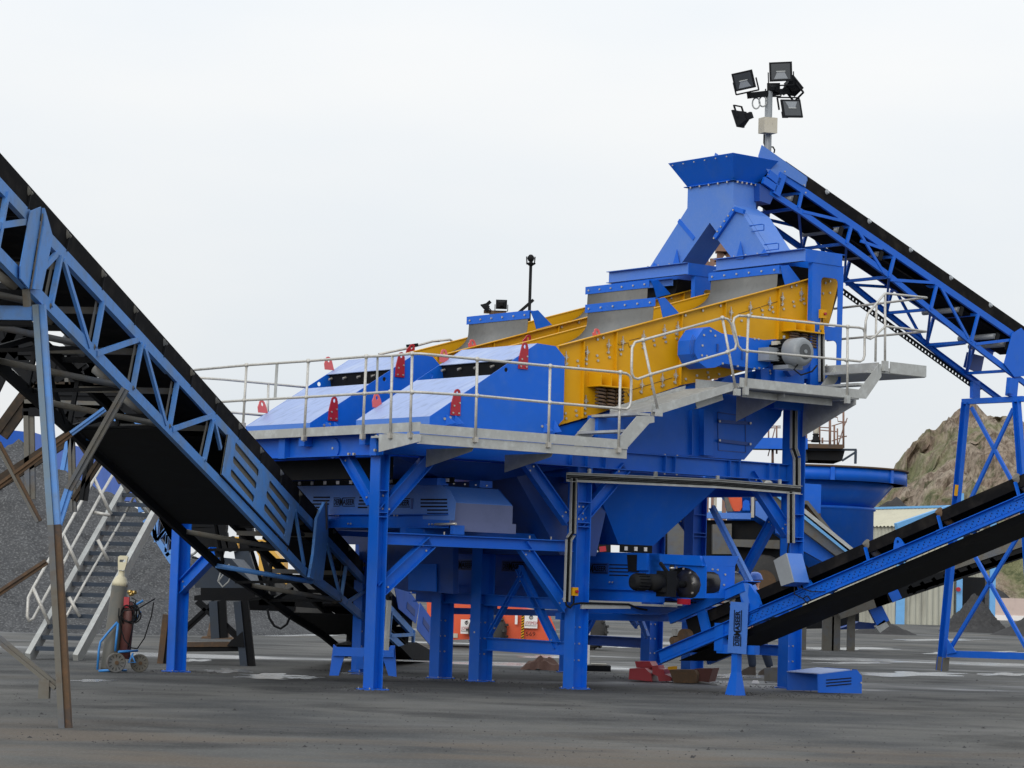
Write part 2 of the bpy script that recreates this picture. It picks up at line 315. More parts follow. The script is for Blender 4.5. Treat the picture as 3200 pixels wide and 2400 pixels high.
def hill_mat():
    m = bpy.data.materials.new('rocky_hillside'); m.use_nodes = True; t = m.node_tree; n = t.nodes; l = t.links; b = n['Principled BSDF']; b.inputs['Roughness'].default_value = .95; b.inputs['Specular IOR Level'].default_value = .1
    g = n.new('ShaderNodeNewGeometry')
    def noise(s, d, st=(1, 1, 1)):
        mpn = n.new('ShaderNodeMapping'); mpn.inputs['Scale'].default_value = st; mpn.inputs['Rotation'].default_value = (0, .4, 0); l.new(g.outputs['Position'], mpn.inputs[0])
        q = n.new('ShaderNodeTexNoise'); q.inputs['Scale'].default_value = s; q.inputs['Detail'].default_value = d; q.inputs['Roughness'].default_value = .7; l.new(mpn.outputs[0], q.inputs[0]); return q
    def mix(q, a, z, c1, c2, am=1):
        r = n.new('ShaderNodeMapRange'); r.inputs['From Min'].default_value = a; r.inputs['From Max'].default_value = z; r.inputs['To Max'].default_value = am; l.new(q.outputs[0], r.inputs['Value'])
        x = n.new('ShaderNodeMix'); x.data_type = 'RGBA'; l.new(r.outputs[0], x.inputs[0])
        for i, c in ((6, c1), (7, c2)):
            if isinstance(c, tuple): x.inputs[i].default_value = (*c, 1)
            else: l.new(c, x.inputs[i])
        return x.outputs[2]
    c = mix(noise(.12, 8, (1, 1, .5)), .4, .6, (.22, .165, .125), (.34, .29, .23)); c = mix(noise(.7, 8, (1.8, 1, .5)), .46, .6, c, (.10, .075, .058), .85); c = mix(noise(1.3, 6, (1.5, 1, .7)), .55, .7, c, (.36, .29, .24), .7)
    c = mix(noise(.05, 9), .50, .60, c, (.17, .18, .09), .85); c = mix(noise(.2, 8), .56, .64, c, (.06, .075, .035), .8); l.new(c, b.inputs['Base Color'])
    bp = n.new('ShaderNodeBump'); bp.inputs['Distance'].default_value = 1.5; bp.inputs['Strength'].default_value = .7; l.new(noise(.6, 8, (1.5, 1, .5)).outputs[0], bp.inputs['Height']); l.new(bp.outputs[0], b.inputs['Normal'])
    return m
from mathutils import noise as mn
def build_hill():
    YR = 420.
    sil = [Q4(700, 1330), Q4(960, 1290), Q4(1140, 985), Q4(1200, 850), Q4(1290, 740), Q4(1370, 680), Q4(1480, 610), Q4(1530, 570), Q4(1640, 520), Q4(1800, 470), Q4(1930, 490), Q4(2060, 560), Q4(2212, 640), (3330, 1370), (3500, 1470)]
    P = [yp(p, YR) for p in sil]; P += [V((P[-1].x+60, YR, 8)), V((P[-1].x+140, YR, 2))]
    def H(x):
        if x <= P[0].x: return max(0, P[0].z*(1-(P[0].x-x)/10))
        for a, b in zip(P, P[1:]):
            if a.x <= x <= b.x: return a.z+(b.z-a.z)*(x-a.x)/(b.x-a.x)
        return 0
    b = nb(hill_mat()); nx, ny = 420, 120; x0, x1 = P[0].x-14, P[-1].x; b.smooth = False
    for j in range(ny+1):
        t = j/ny; y = 340+200*t
        for i in range(nx+1):
            x = x0+(x1-x0)*i/nx; d = (y-YR)
            f = max(0, 1-(abs(d)/(80 if d < 0 else 120))**1.25)
            xr = x*YR/y if d < 0 else x
            h = H(x-d*.05)*f; q = V((x*.06, y*.06, h*.1))
            rid = 1-abs(mn.noise(V((x*.11+y*.03, y*.05, 4))))*2; rid2 = 1-abs(mn.noise(V((x*.33+y*.05, y*.16, 9))))*2; rid3 = mn.noise(V((x*.9, y*.4, h*.3)))
            h += (mn.fractal(q, 1., 2.1, 5)*2.4+(rid-.6)*2.2+(rid2-.6)*1.3+rid3*.7)*min(1, h/8)
            b.v.append(V((x+mn.noise(q*3)*.9, y+mn.fractal(q*2.2, 1, 2, 4)*5*min(1, h/8), h-.3)))
    for j in range(ny):
        for i in range(nx): b.face([j*(nx+1)+i, j*(nx+1)+i+1, (j+1)*(nx+1)+i+1, (j+1)*(nx+1)+i])
    b.build('hill', kind='structure')
build_hill()

def pile(name, cx, cy, rx, ry, h, mt, label, seed=0, nr=34, na=90, rough=.25, **kw):
    b = nb(mt); b.smooth = False; b.v.append(V((cx, cy, h)))
    for j in range(1, nr+1):
        t = j/nr
        for i in range(na):
            a = 2*math.pi*i/na; r = t*(1+.10*mn.noise(V((math.cos(a)*1.5, math.sin(a)*1.5, seed))))
            z = h*(1-t)**1.08*(1 if t > .12 else 1)
            q = V((math.cos(a)*t*3, math.sin(a)*t*3, seed*3.3)); z += (mn.fractal(q*2, 1, 2, 5)*rough*h*.25+mn.noise(q*9)*rough*.12*h)*min(1, (1-t)*4)
            b.v.append(V((cx+rx*r*math.cos(a), cy+ry*r*math.sin(a), max(z, -.02) if j < nr else -.03)))
    for i in range(na): b.face([0, 1+i, 1+(i+1) % na])
    for j in range(nr-1):
        for i in range(na): b.face([1+j*na+i, 1+(j+1)*na+i, 1+(j+1)*na+(i+1) % na, 1+j*na+(i+1) % na])
    return b.build(name, label=label, category='stockpile', at=V((cx, cy, 0)), **kw)
pile('gravel_stockpile', -13.6, 69, 9.0, 9.5, 5.1, GRAV, 'large grey gravel heap behind the steep metal stairs', 1, 60, 150)
pile('coal_stockpile', 27.2, 104, 7.0, 5, 3.6, CARBON, 'dark dust heap against the open end of the cream shed', 2)
pile('coal_stockpile', 20.6, 110, 1.6, 1.6, 1.7, CARBON, 'small black heap leaning on the corner of the cream shed', 3)
pile('coal_stockpile', 14.6, 97, 1.3, 1.0, .55, CARBON, 'lowest black heap in front of the cream shed, under the belt', 4)
pile('coal_stockpile', 29.5, 190, 11, 8, 9.0, CARBON, 'long black ridge behind the cream shed roof below the hill', 6, rough=.2)

# ================================================================== SCREENING TOWER
def hcol(b, u, w, z0, z1, d=.24, fl=.20, t=.016):   # H column, flanges square to U
    b.abox(u-d/2, u-d/2+t, w-fl/2, w+fl/2, z0, z1); b.abox(u+d/2-t, u+d/2, w-fl/2, w+fl/2, z0, z1)
    b.abox(u-d/2+t, u+d/2-t, w-.008, w+.008, z0, z1); return b
tower = thing('screen_tower', L(.3, .15, 0), 'large blue steel frame tower standing on columns, carrying both yellow screens', 'steel frame')
WC = [.12, 2.35, 3.35, 5.45]
cols = [(.30, WC[0], 3.23, .17, .22), (.42, WC[3], 3.23, .22, .22), (3.93, WC[0], 3.24, .27, .22), (3.93, WC[1], 3.24, .27, .24), (3.93, WC[2], 3.24, .27, .24), (3.93, WC[3], 3.24, .27, .24),
        (8.35, WC[0], 4.5, .30, .22), (8.35, WC[1], 3.24, .30, .22), (8.35, WC[2], 3.24, .30, .22), (8.35, WC[3], 4.5, .30, .22)]
for (u, w_, zt, d, fl) in cols:
    b = nb(BLUE); hcol(b, u, w_, .02, zt, d, fl)
    for z in ((2.72, 2.42, 2.36) if zt < 4 else (2.72, 2.36, 2.0, 2.3)):
        b.abox(u-d/2+.016, u+d/2-.016, w_-fl/2, w_-.008, z, z+.012)
    if w_ == WC[0]:
        b.m(BOLT)
        for z in ((2.66, 2.48) if u < 8 else (2.3, 2.05, 1.2)):
            for du in (-.03, .05): b.bolt(L(u+du, w_-.010, z), -W, .016)
    b.m(BOLT)
    if 3 < u:
        for z in (.42, .66, .90):
            for du in (-.05, .05): b.bolt(L(u+du, w_-.010, z), -W, .015)
    c_ = b.build('column', tower)
    p = nb(BLUE); p.abox(u-.17, u+.17, w_-.15, w_+.15, 0, .016); p.m(BOLT)
    for du in (-.145, .145):
        for dw in (-.13, .13): p.tube(L(u+du, w_+dw, .016), L(u+du, w_+dw, .035), .009, 6)
    q = p.build('base_plate', tower)
for i, w_ in enumerate(WC):
    b = nb(BLUE); b.ibeam(L(.215, w_, 3.375), L(8.46 if 0 < i < 3 else 8.18, w_, 3.375), .27, .15)
    if w_ == WC[0]:
        for u in (3.7, 4.0, 4.35, 5.55, 5.75, 6.9, 7.1, 7.75, 7.95): b.abox(u, u+.012, w_-.073, w_-.008, 3.254, 3.496)
        b.m(BOLT)
        for u in (5.55, 5.8): b.bolt(L(u, w_-.05, 3.51), Z, .014); b.bolt(L(u, w_-.05, 3.23), -Z, .014)
    b.build('deck_beam', tower)
b = nb(BLUE); b.chan(L(.2, -.08, 3.355), L(.2, 5.6, 3.355), .29, .08, -U)
b.abox(.09, .192, -.06, .09, 3.2, 3.5); b.abox(.10, .192, 2.2, 2.36, 3.2, 3.52)
for p_, n_ in ((T1(960, 1385), 0), (T1(1660, 1365), 0)):
    q = up_(p_, .15); u_, w_, z_ = loc(q); b.abox(.05, .19, w_-.07, w_+.07, z_-.09, z_+.09)
q = up_(T1(1270, 1480), .19); u_, w_, z_ = loc(q); b.plate([q+W*(.14*math.cos(t))+Z*(.14*math.sin(t)) for t in [i*.5236 for i in range(12)]], -U, .02)
b.m(BOLT)
for p_ in (T1(1760, 1340), T1(1750, 1500), T1(1268, 1478), (1093, 1419), (1109, 1419)): b.bolt(up_(p_, .19 if p_ == T1(1268, 1478) else .09), -U, .02, .03)
b.build('end_beam', tower)
for u in (3.93, 8.35):
    b = nb(BLUE); [b.ibeam(L(u, WC[i]+.11, 3.12), L(u, WC[i+1]-.11, 3.12), .22, .14) for i in range(3)]; b.build('cross_beam', tower)
b = nb(BLUE); b.ibeam(L(.40, WC[0], 2.075), L(3.78, WC[0], 2.075), .165, .15); b.m(BOLT)
for u in (1.4, 2.95, 3.35): b.tube(L(u, .06, 2.16), L(u, .06, 2.2), .012, 6)
b.build('tie_beam', tower)
b = nb(BLUE); b.ibeam(up_(C1(0, 600), 3.95), L(3.95, WC[0]+.1, loc(up_(C1(1600, 690), 3.95))[2]), .17, .12); b.build('tie_beam', tower)
b = nb(BLUE); b.ibeam(L(3.95, WC[1]-.12, .58), L(3.95, WC[0]+.12, .58), .20, .12); b.m(BOLT); b.bolt(L(3.8, WC[1], .75), -U); b.build('base_rail', tower)
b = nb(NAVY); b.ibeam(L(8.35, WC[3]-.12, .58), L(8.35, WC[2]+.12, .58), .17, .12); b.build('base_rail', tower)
b = nb(BLUE); b.ibeam(L(8.35, WC[1]-.12, .58), L(8.35, WC[0]+.12, .58), .17, .12); b.build('base_rail', tower)
b = nb(BLUE); b.ibeam(L(4.07, WC[0], 1.18), L(8.2, WC[0], 1.18), .14, .12); b.build('tie_beam', tower)
def brace(p, q, f, h=.17, bw=.12, mt=BLUE, nm='brace', n=None):
    P = f(p); Q_ = f(q); e_ = (Q_-P).normalized()*.10; b = nb(mt); b.ibeam(P-e_, Q_+e_, h, bw, up=(Q_-P).cross(n)); b.m(BOLT)
    for r in (.04, .96):
        c = P.lerp(Q_, r); a = (Q_-P).cross(n).normalized()
        for sg in (-1, 1): b.bolt(c+a*sg*.045-n*.01, -n, .015)
    b.build(nm, tower)
fs = lambda w_: (lambda p: wp(p, w_)); fe = lambda u_: (lambda p: up_(p, u_))
brace(C2(930, 700), C2(1450, 110), fs(WC[0]), .19, n=W)
brace(C2(920, 1590), C2(1400, 1135), fs(WC[0]), .19, n=W)
brace(C2(760, 560), C2(495, 100), fe(.32), .17, n=U)
brace(C4(270, 660), C4(590, 325), fe(.42), .20, n=U)
brace(Q5(1008, 590), Q5(705, 160), fs(WC[0]), .18, n=W)
brace(Q5(1158, 600), Q5(1495, 205), fs(WC[0]), .18, n=W)
brace(Q5(985, 1340), Q5(668, 885), fs(WC[0]), .18, n=W)
brace(T5(1665, 1480), T5(1295, 920), fs(WC[0]), .20, n=W)
brace(C1(1215, 330), C1(1600, 1120), fe(3.95), .12, .08, n=U)
brace(C1(1210, 380), C1(885, 970), fe(3.95), .07, .07, n=U)
brace(Q5(1290, 1405), Q5(1190, 1600), fe(8.3), .10, .06, n=U)
brace(Q5(1635, 1405), Q5(1705, 1590), fe(8.0), .09, .06, BLUED, n=U)
brace(Q5(1530, 1405), Q5(1610, 1510), fe(8.0), .09, .06, BLUED, n=U)
brace(Q6(920, 0), Q6(1245, 640), fe(7.3), .09, .07, BLUED, n=U)
brace(Q6(1420, 80), Q6(1150, 580), fe(8.3), .16, .10, n=U)
brace(T5(490, 1370), T5(620, 1540), fe(8.5), .18, .10, NAVY, n=U)
# cable trays with steel conduits
def tray(pts, wv, nm='cable_tray', hw=.05, nrm=None):
    b = nb(GALV); P = [wp(p, wv) for p in pts]
    for a, c in zip(P, P[1:]):
        d = (c-a).normalized(); s_ = d.cross(W)
        b.bar(a, c, .008, hw*2, up=s_)
        for sg in (-1, 1): b.bar(a+s_*sg*hw-W*.022, c+s_*sg*hw-W*.022, .045, .008, up=s_)
    b.m(BLK)
    for o in (-.022, .0, .022):
        pp = []
        for i, a in enumerate(P):
            d = (P[min(i+1, len(P)-1)]-P[max(i-1, 0)]).normalized(); pp.append(a+d.cross(W)*o-W*.016)
        b.path(pp, .009, 6)
    return b.build(nm, tower)
tray([Q5(1022, 250), T5(900, 965), T5(1850, 1040)], -.03, hw=.065)
tray([Q5(1078, 260), Q5(1068, 740), Q5(1035, 790), Q5(1018, 1330)], -.04, hw=.045)
tray([T4(1340, 300), T4(1345, 895)], -.12, hw=.05)
tray([T5(1762, 20), T5(1758, 560), T5(1795, 665), T5(1795, 990)], -.05, hw=.06)
tray([C5(1175, 320), C5(1175, 910)], -.04, hw=.06)
b = nb(BLK); b.path([wp(p, -.06) for p in (Q5(1015, 1320), Q5(1025, 1360), Q5(1055, 1380), Q5(1080, 1350), Q5(1150, 1340), Q5(1560, 1350), Q5(1640, 1385), Q5(1720, 1400))], .016, 6)
b.path([wp(p, -.06) for p in (C5(1160, 910), C5(1150, 980), C5(1140, 1300))], .013, 6); b.build('cable', tower)
b = nb(GALV); b.bar(wp(Q5(1150, 1368), -.03), wp(Q5(1570, 1368), -.03), .04, .07)
for p_ in (Q5(1222, 180), Q5(1795, 210), T5(180, 825), T5(895, 870), T5(1610, 915)):
    a = wp(p_, -.02); b.bar(a, a-Z*.15, .03, .05, up=U)
b.build('tray_bracket', tower)
for p_, r_, w_ in ((Q5(1087, 1240), .06, -.04), (T4(1362, 115), .07, -.12)):
    c = wp(p_, w_); b = nb(YEL); b.box(c, U*r_*.85, W*.04, Z*r_); b.m(RED); b.tube(c-W*.04+U*.01, c-W*.075+U*.01, .022, 10); b.m(BLK); b.tube(c-Z*r_, c-Z*(r_+.12), .012, 6)
    b.build('stop_button_box', tower)
# discharge hoppers under the deck
def hopper(u0, u1, w0, w1, z1, a0, a1, b0, b1, z0, mt=BLUE, nm='collecting_hopper'):
    top = [L(u0, w0, z1), L(u1, w0, z1), L(u1, w1, z1), L(u0, w1, z1)]; bot = [L(a0, b0, z0), L(a1, b0, z0), L(a1, b1, z0), L(a0, b1, z0)]
    b = nb(mt)
    for i in range(4):
        j = (i+1) % 4; n = (top[j]-top[i]).cross(bot[i]-top[i]); b.plate([top[i], top[j], bot[j], bot[i]], n, .008)
    b.m(BOLT)
    for i in range(9):
        t = (i+.5)/9; b.bolt(top[3].lerp(top[0], t)-Z*.12+(bot[3].lerp(bot[0], t)-top[3].lerp(top[0], t))*.03-U*.02, -U, .014)
    return b.build(nm, tower)
hopper(4.2, 7.0, .24, 2.2, 3.22, 5.22, 5.93, .70, 1.5, 2.15)
hopper(4.2, 7.0, 3.48, 5.3, 3.22, 5.22, 5.93, 3.9, 4.7, 2.15)
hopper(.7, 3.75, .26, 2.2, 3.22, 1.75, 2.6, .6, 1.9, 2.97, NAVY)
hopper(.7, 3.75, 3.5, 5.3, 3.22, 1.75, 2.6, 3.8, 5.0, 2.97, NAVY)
b = nb(BLK); b.abox(.62, .64, .28, 5.2, 2.92, 3.21); b.build('dark_void_sheet', tower)  # black sheet standing in for the dark open void under the deck
b = nb(NAVY); b.prism([up_(p, 3.3) for p in (R5(1365, 520), R5(1980, 540), R5(1980, 985), R5(1840, 970), R5(1590, 965), R5(1365, 900))], U*.1); b.prism([up_(p, 3.3) for p in (R5(870, 410), R5(1245, 400), R5(1245, 700), R5(1170, 690), R5(1165, 555), R5(1060, 555), R5(900, 490))], U*.1)  # chute box, with navy backing added to darken the gaps under the deck
b.m(BLUE); b.prism([up_(p, 3.28) for p in (R5(1600, 725), R5(1842, 725), R5(1842, 965), R5(1600, 950))], -U*.02); b.m(NAVY); b.prism([L(3.0, .5, 3.1), L(4.9, .5, 3.1), L(4.6, .5, 1.95), L(3.9, .5, 1.95)], W*4.6); b.build('fines_chute_dark_backing', tower)
# rubber skirt clips along the hopper mouths
for (u0, u1, w_, z_) in ((5.25, 5.9, .69, 2.09),):
    b = nb(BLK); b.abox(u0, u1, w_, w_+.02, z_-.06, z_+.06); b.m(WHT)
    for i in range(3): b.abox(u0+.08+i*.2, u0+.14+i*.2, w_-.01, w_, z_-.03, z_+.03)
    b.build('rubber_skirt', tower)
b = nb(BLK); b.abox(1.72, 1.74, .3, 5.2, 2.9, 2.985); b.m(WHT)
for i in range(14): b.abox(1.71, 1.72, .4+i*.34, .47+i*.34, 2.92, 2.97)
b.build('rubber_skirt', tower)
# side plates of the underpan above the deck beam
b = nb(BLUE); PW = .16
b.plate([wp(p, PW) for p in (T3(150, 1240), T3(500, 1140), T3(1600, 770), T3(2100, 665), T4(200, 905), T4(330, 880), T4(960, 840), T5(1625, 185), T5(1200, 690))]+[L(3.45, PW, 3.51)], W, .01)
for p_, q_ in ((T5(735, 110), T5(735, 640)),):
    a = wp(q_, PW); c = wp(p_, PW); b.bar(a-W*.05, c-W*.05, .12, .20, up=U)
b.bar(wp(T5(575, 120), PW)-W*.03, wp(T5(575, 630), PW)-W*.03, .06, .02, up=U)
b.m(NAVY)
h = [wp(p, PW)-W*.006 for p in (T5(890, 140), T5(1210, 190), T5(1215, 605), T5(900, 580))]
for i in range(4): b.bar(h[i], h[(i+1) % 4], .008, .012)
b.build('underpan_side', tower)
b = nb(BLUE)
for a, c in ((T5(905, 245), T5(1260, 268)), (T5(905, 465), T5(1258, 508))):
    a = wp(a, PW-.03); c = wp(c, PW-.03); b.m(NAVY); b.bar(a, c, .012, .05); b.m(BOLT); b.bolt(a-W*.02, -W, .02); b.bolt(c-W*.02, -W, .02)
b.build('hatch_clamp', tower)
b = nb(BLUE)   # far end wall and second screen's underpan
b.plate([L(7.24, PW+.02, 3.52), L(7.24, 2.1, 3.52), L(8.6, 2.1, 4.8), L(8.6, PW+.02, 4.8)], U, .01)
b.plate([L(3.5, 1.95, 3.52), L(7.3, 1.95, 3.52), L(8.6, 1.95, 4.8), L(6, 1.95, 4.6), L(3.5, 1.95, 3.8)], W, .01)
b.plate([L(3.5, 3.4, 3.52), L(7.3, 3.4, 3.52), L(8.6, 3.4, 4.8), L(6, 3.4, 4.6), L(3.5, 3.4, 3.8)], W, .01)
b.build('underpan_wall', tower)
# spring pedestals and screen drive support
for w_ in (-.22, 2.0, 2.75, 5.0):
    b = nb(BLUE); b.abox(3.95, 4.45, w_, w_+.24, 3.52, 4.0); b.build('spring_pedestal', tower)
    b = nb(BLUE); b.abox(7.55, 8.2, w_, w_+.24, 4.35, 5.42); b.build('spring_pedestal', tower)
b = nb(BLUE); b.plate([wp(p, -.15) for p in (T4(650, 745), T4(950, 725), T4(940, 800), T4(790, 890), T4(660, 890))], W, .12)
b.plate([wp(p, .05) for p in (T4(240, 850), T4(650, 760), T4(1000, 870), T4(1555, 700), T4(1555, 850), T4(1380, 915), T4(1000, 915), T4(180, 910))], W, .05)
b.plate([wp(p, -.05) for p in (T4(1000, 640), T4(1250, 690), T4(1240, 860), T4(1000, 860))], W, .05)
b.m(NAVY); b.plate([wp(p, -.35) for p in (T4(960, 770), T4(1240, 670), T4(1200, 730), T4(1010, 835))], W, .1); b.m(BOLT)
for p_ in (T4(758, 770), T4(762, 800), T4(1410, 708), T4(1530, 715), T4(1085, 858), T4(985, 858)): b.bolt(wp(p_, -.15), -W, .018)
b.build('drive_support', tower)

# ================================================================== FEED PORTAL + TROUSER CHUTE
chute = thing('feed_chute', L(8.7, 2.2, 0)+Z*3.5, 'tall blue trouser-leg chute with flared hopper mouth above the screens', 'chute')
UF = 8.4; UB = 8.92
pf = lambda *a: [up_(p, UF) for p in a]
body = pf(Q1(690, 1205), Q1(685, 1385), Q2(620, 400), Q2(890, 370), (2218, 696), Q2(1385, 300), Q2(1700, 268), (2334, 668), (2292, 640), (2292, 566))
b = nb(BLUED); b.prism(body, U*(UB-UF))
b.m(BLUED); a_ = [up_(p, UF) for p in (Q2(1255, 130), (2316, 658), (2334, 668), Q2(1700, 268), Q2(1385, 300))]; b.prism([x-U*.1 for x in a_], U*.09)
b.m(BLUE)
for p, q in ((Q2(1255, 130), (2316, 656)), ((2316, 656), (2345, 665)), (Q1(612, 1490), Q1(745, 1650))):
    o_f = .14 if p[0] > 2200 else .006; b.bar(up_(p, UF)-U*o_f, up_(q, UF)-U*o_f, .05 if o_f > .1 else .012, .07)
b.m(BOLT)
for p in ((2255, 748), (2266, 727), (2277, 712), (2288, 695), (2300, 678), (2315, 660)): b.bolt(up_(p, UF)-U*.17, -U, .016)
b.build('chute_body', chute)
b = nb(BLUE)
rt = [up_(p, UF-.28) for p in (Q1(520, 1000), Q1(1080, 903))]; rb = [up_(p, UF) for p in (Q1(690, 1200), Q1(1085, 1150))]
u1, w1a, z1 = loc(rt[0]); _, w1b, _ = loc(rt[1]); _, w2a, z2 = loc(rb[0]); _, w2b, _ = loc(rb[1]); zt = (loc(rt[0])[2]+loc(rt[1])[2])/2; zb = (loc(rb[0])[2]+loc(rb[1])[2])/2
zt_rim = zt; topr = [L(UF-.28, w1a, zt), L(UF-.28, w1b, zt), L(UB+.25, w1b, zt), L(UB+.25, w1a, zt)]; botr = [L(UF, w2a, zb), L(UF, w2b, zb), L(UB, w2b, zb), L(UB, w2a, zb)]
for i in range(4):
    j = (i+1) % 4; b.plate([topr[i], topr[j], botr[j], botr[i]], (topr[j]-topr[i]).cross(botr[i]-topr[i]), .008)
for r_, e, dz in ((botr, .05, 0),):
    for i in range(4):
        j = (i+1) % 4; d = (r_[j]-r_[i]).normalized(); b.bar(r_[i]-d*e, r_[j]+d*e, .10, .012)
b.m(BOLT)
for i in range(2):
    for t in range(5): b.bolt(botr[i].lerp(botr[i+1], (t+.5)/5)-Z*.005+(-U if i == 0 else -W)*.04, -Z, .016, .03)
for t in range(6): b.bolt(topr[0].lerp(topr[1], (t+.5)/6)-Z*.05-U*.01, -U, .012)
b.build('hopper_mouth', chute)
b = nb(BLUE)
for p in ((Q2(680, 335), Q2(640, 400), Q2(720, 390)), (Q2(875, 220), Q2(835, 370), Q2(900, 370)), (Q2(1425, 150), Q2(1385, 300), Q2(1450, 300)), (Q2(1630, 215), Q2(1590, 275), Q2(1670, 270))):
    b.plate([up_(q, UF-.03 if p[0][0] < 2250 else UF-.13) for q in p], -U, .012)
b.build('gusset', chute)
b = nb(BLUE)
for c in (Q2(1625, 20), Q2(1752, 183)):
    o = up_(c, UF)-U*.14+W*.0
    b.path([o+W*.14, o+W*.14-U*.05, o-W*.14-U*.05, o-W*.14, o-W*.14-Z*.09, o+W*.14-Z*.09], .009, 6)
b.build('handle', chute)
for (wl, wr, zz) in ((4.62, 2.62, 6.73), (1.94, -.10, 6.73)):
    b = nb(BLUED); b.chan(L(8.3, wl, zz+.10), L(8.3, wr, zz+.10), .2, .08, -U); b.m(BLUE); b.chan(L(9.12, wl, zz+.10), L(9.12, wr, zz+.10), .2, .08, U)
    b.abox(8.30, 9.12, wr-.012, wr, zz, zz+.2); b.abox(8.30, 9.12, wl, wl+.012, zz, zz+.2)
    b.m(BLUED); b.chan(L(8.42, wl-.25, zz-.08), L(8.42, wr+.5, zz-.08), .12, .06, -U); b.m(BOLT)
    for i in range(3): b.bolt(L(8.27, (1.5 if wl < 3 else 3.6)-i*.27, zz+.205), Z, .016)
    b.build('support_beam', chute)
    b = nb(RUB); b.m(BLK); b.prism([L(8.5, wr+.45, zz-.02), L(8.5, wr+1.5, zz-.02), L(8.5, wr+1.35, zz-.5), L(8.5, wr+.6, zz-.5)], U*.5); b.build('rubber_boot', chute)
    # laser-cut portal frame
    z0 = 4.55; zt_ = zz
    for wq in (wr, wl-.02):
        b = nb(BLUE)
        u0, ua, ub_, u1 = 8.47, 8.66, 9.05, 9.17
        O = [L(u0, wq, zt_), L(u1, wq, zt_), L(u1-.02, wq, z0+.3), L(u1-.02, wq, z0), L(u0, wq, z0)]
        def win(a, c, d, e, r=.07):
            P = []
            for cx, cz, t0 in ((c-r, e-r, 0), (a+r, e-r, 90), (a+r, d+r, 180), (c-r, d+r, 270)):
                for t in (0, 30, 60, 90): P.append(L(cx+r*math.cos(math.radians(t0+t)), wq, cz+r*math.sin(math.radians(t0+t))))
            return P
        b.holed(O, [win(ua, ub_, 5.74, 6.52), win(ua, ub_, 4.98, 5.52)], W, .012)
        b.abox(u0-.012, u0, wq, wq+.09, z0, zt_); b.build('portal_frame', chute)

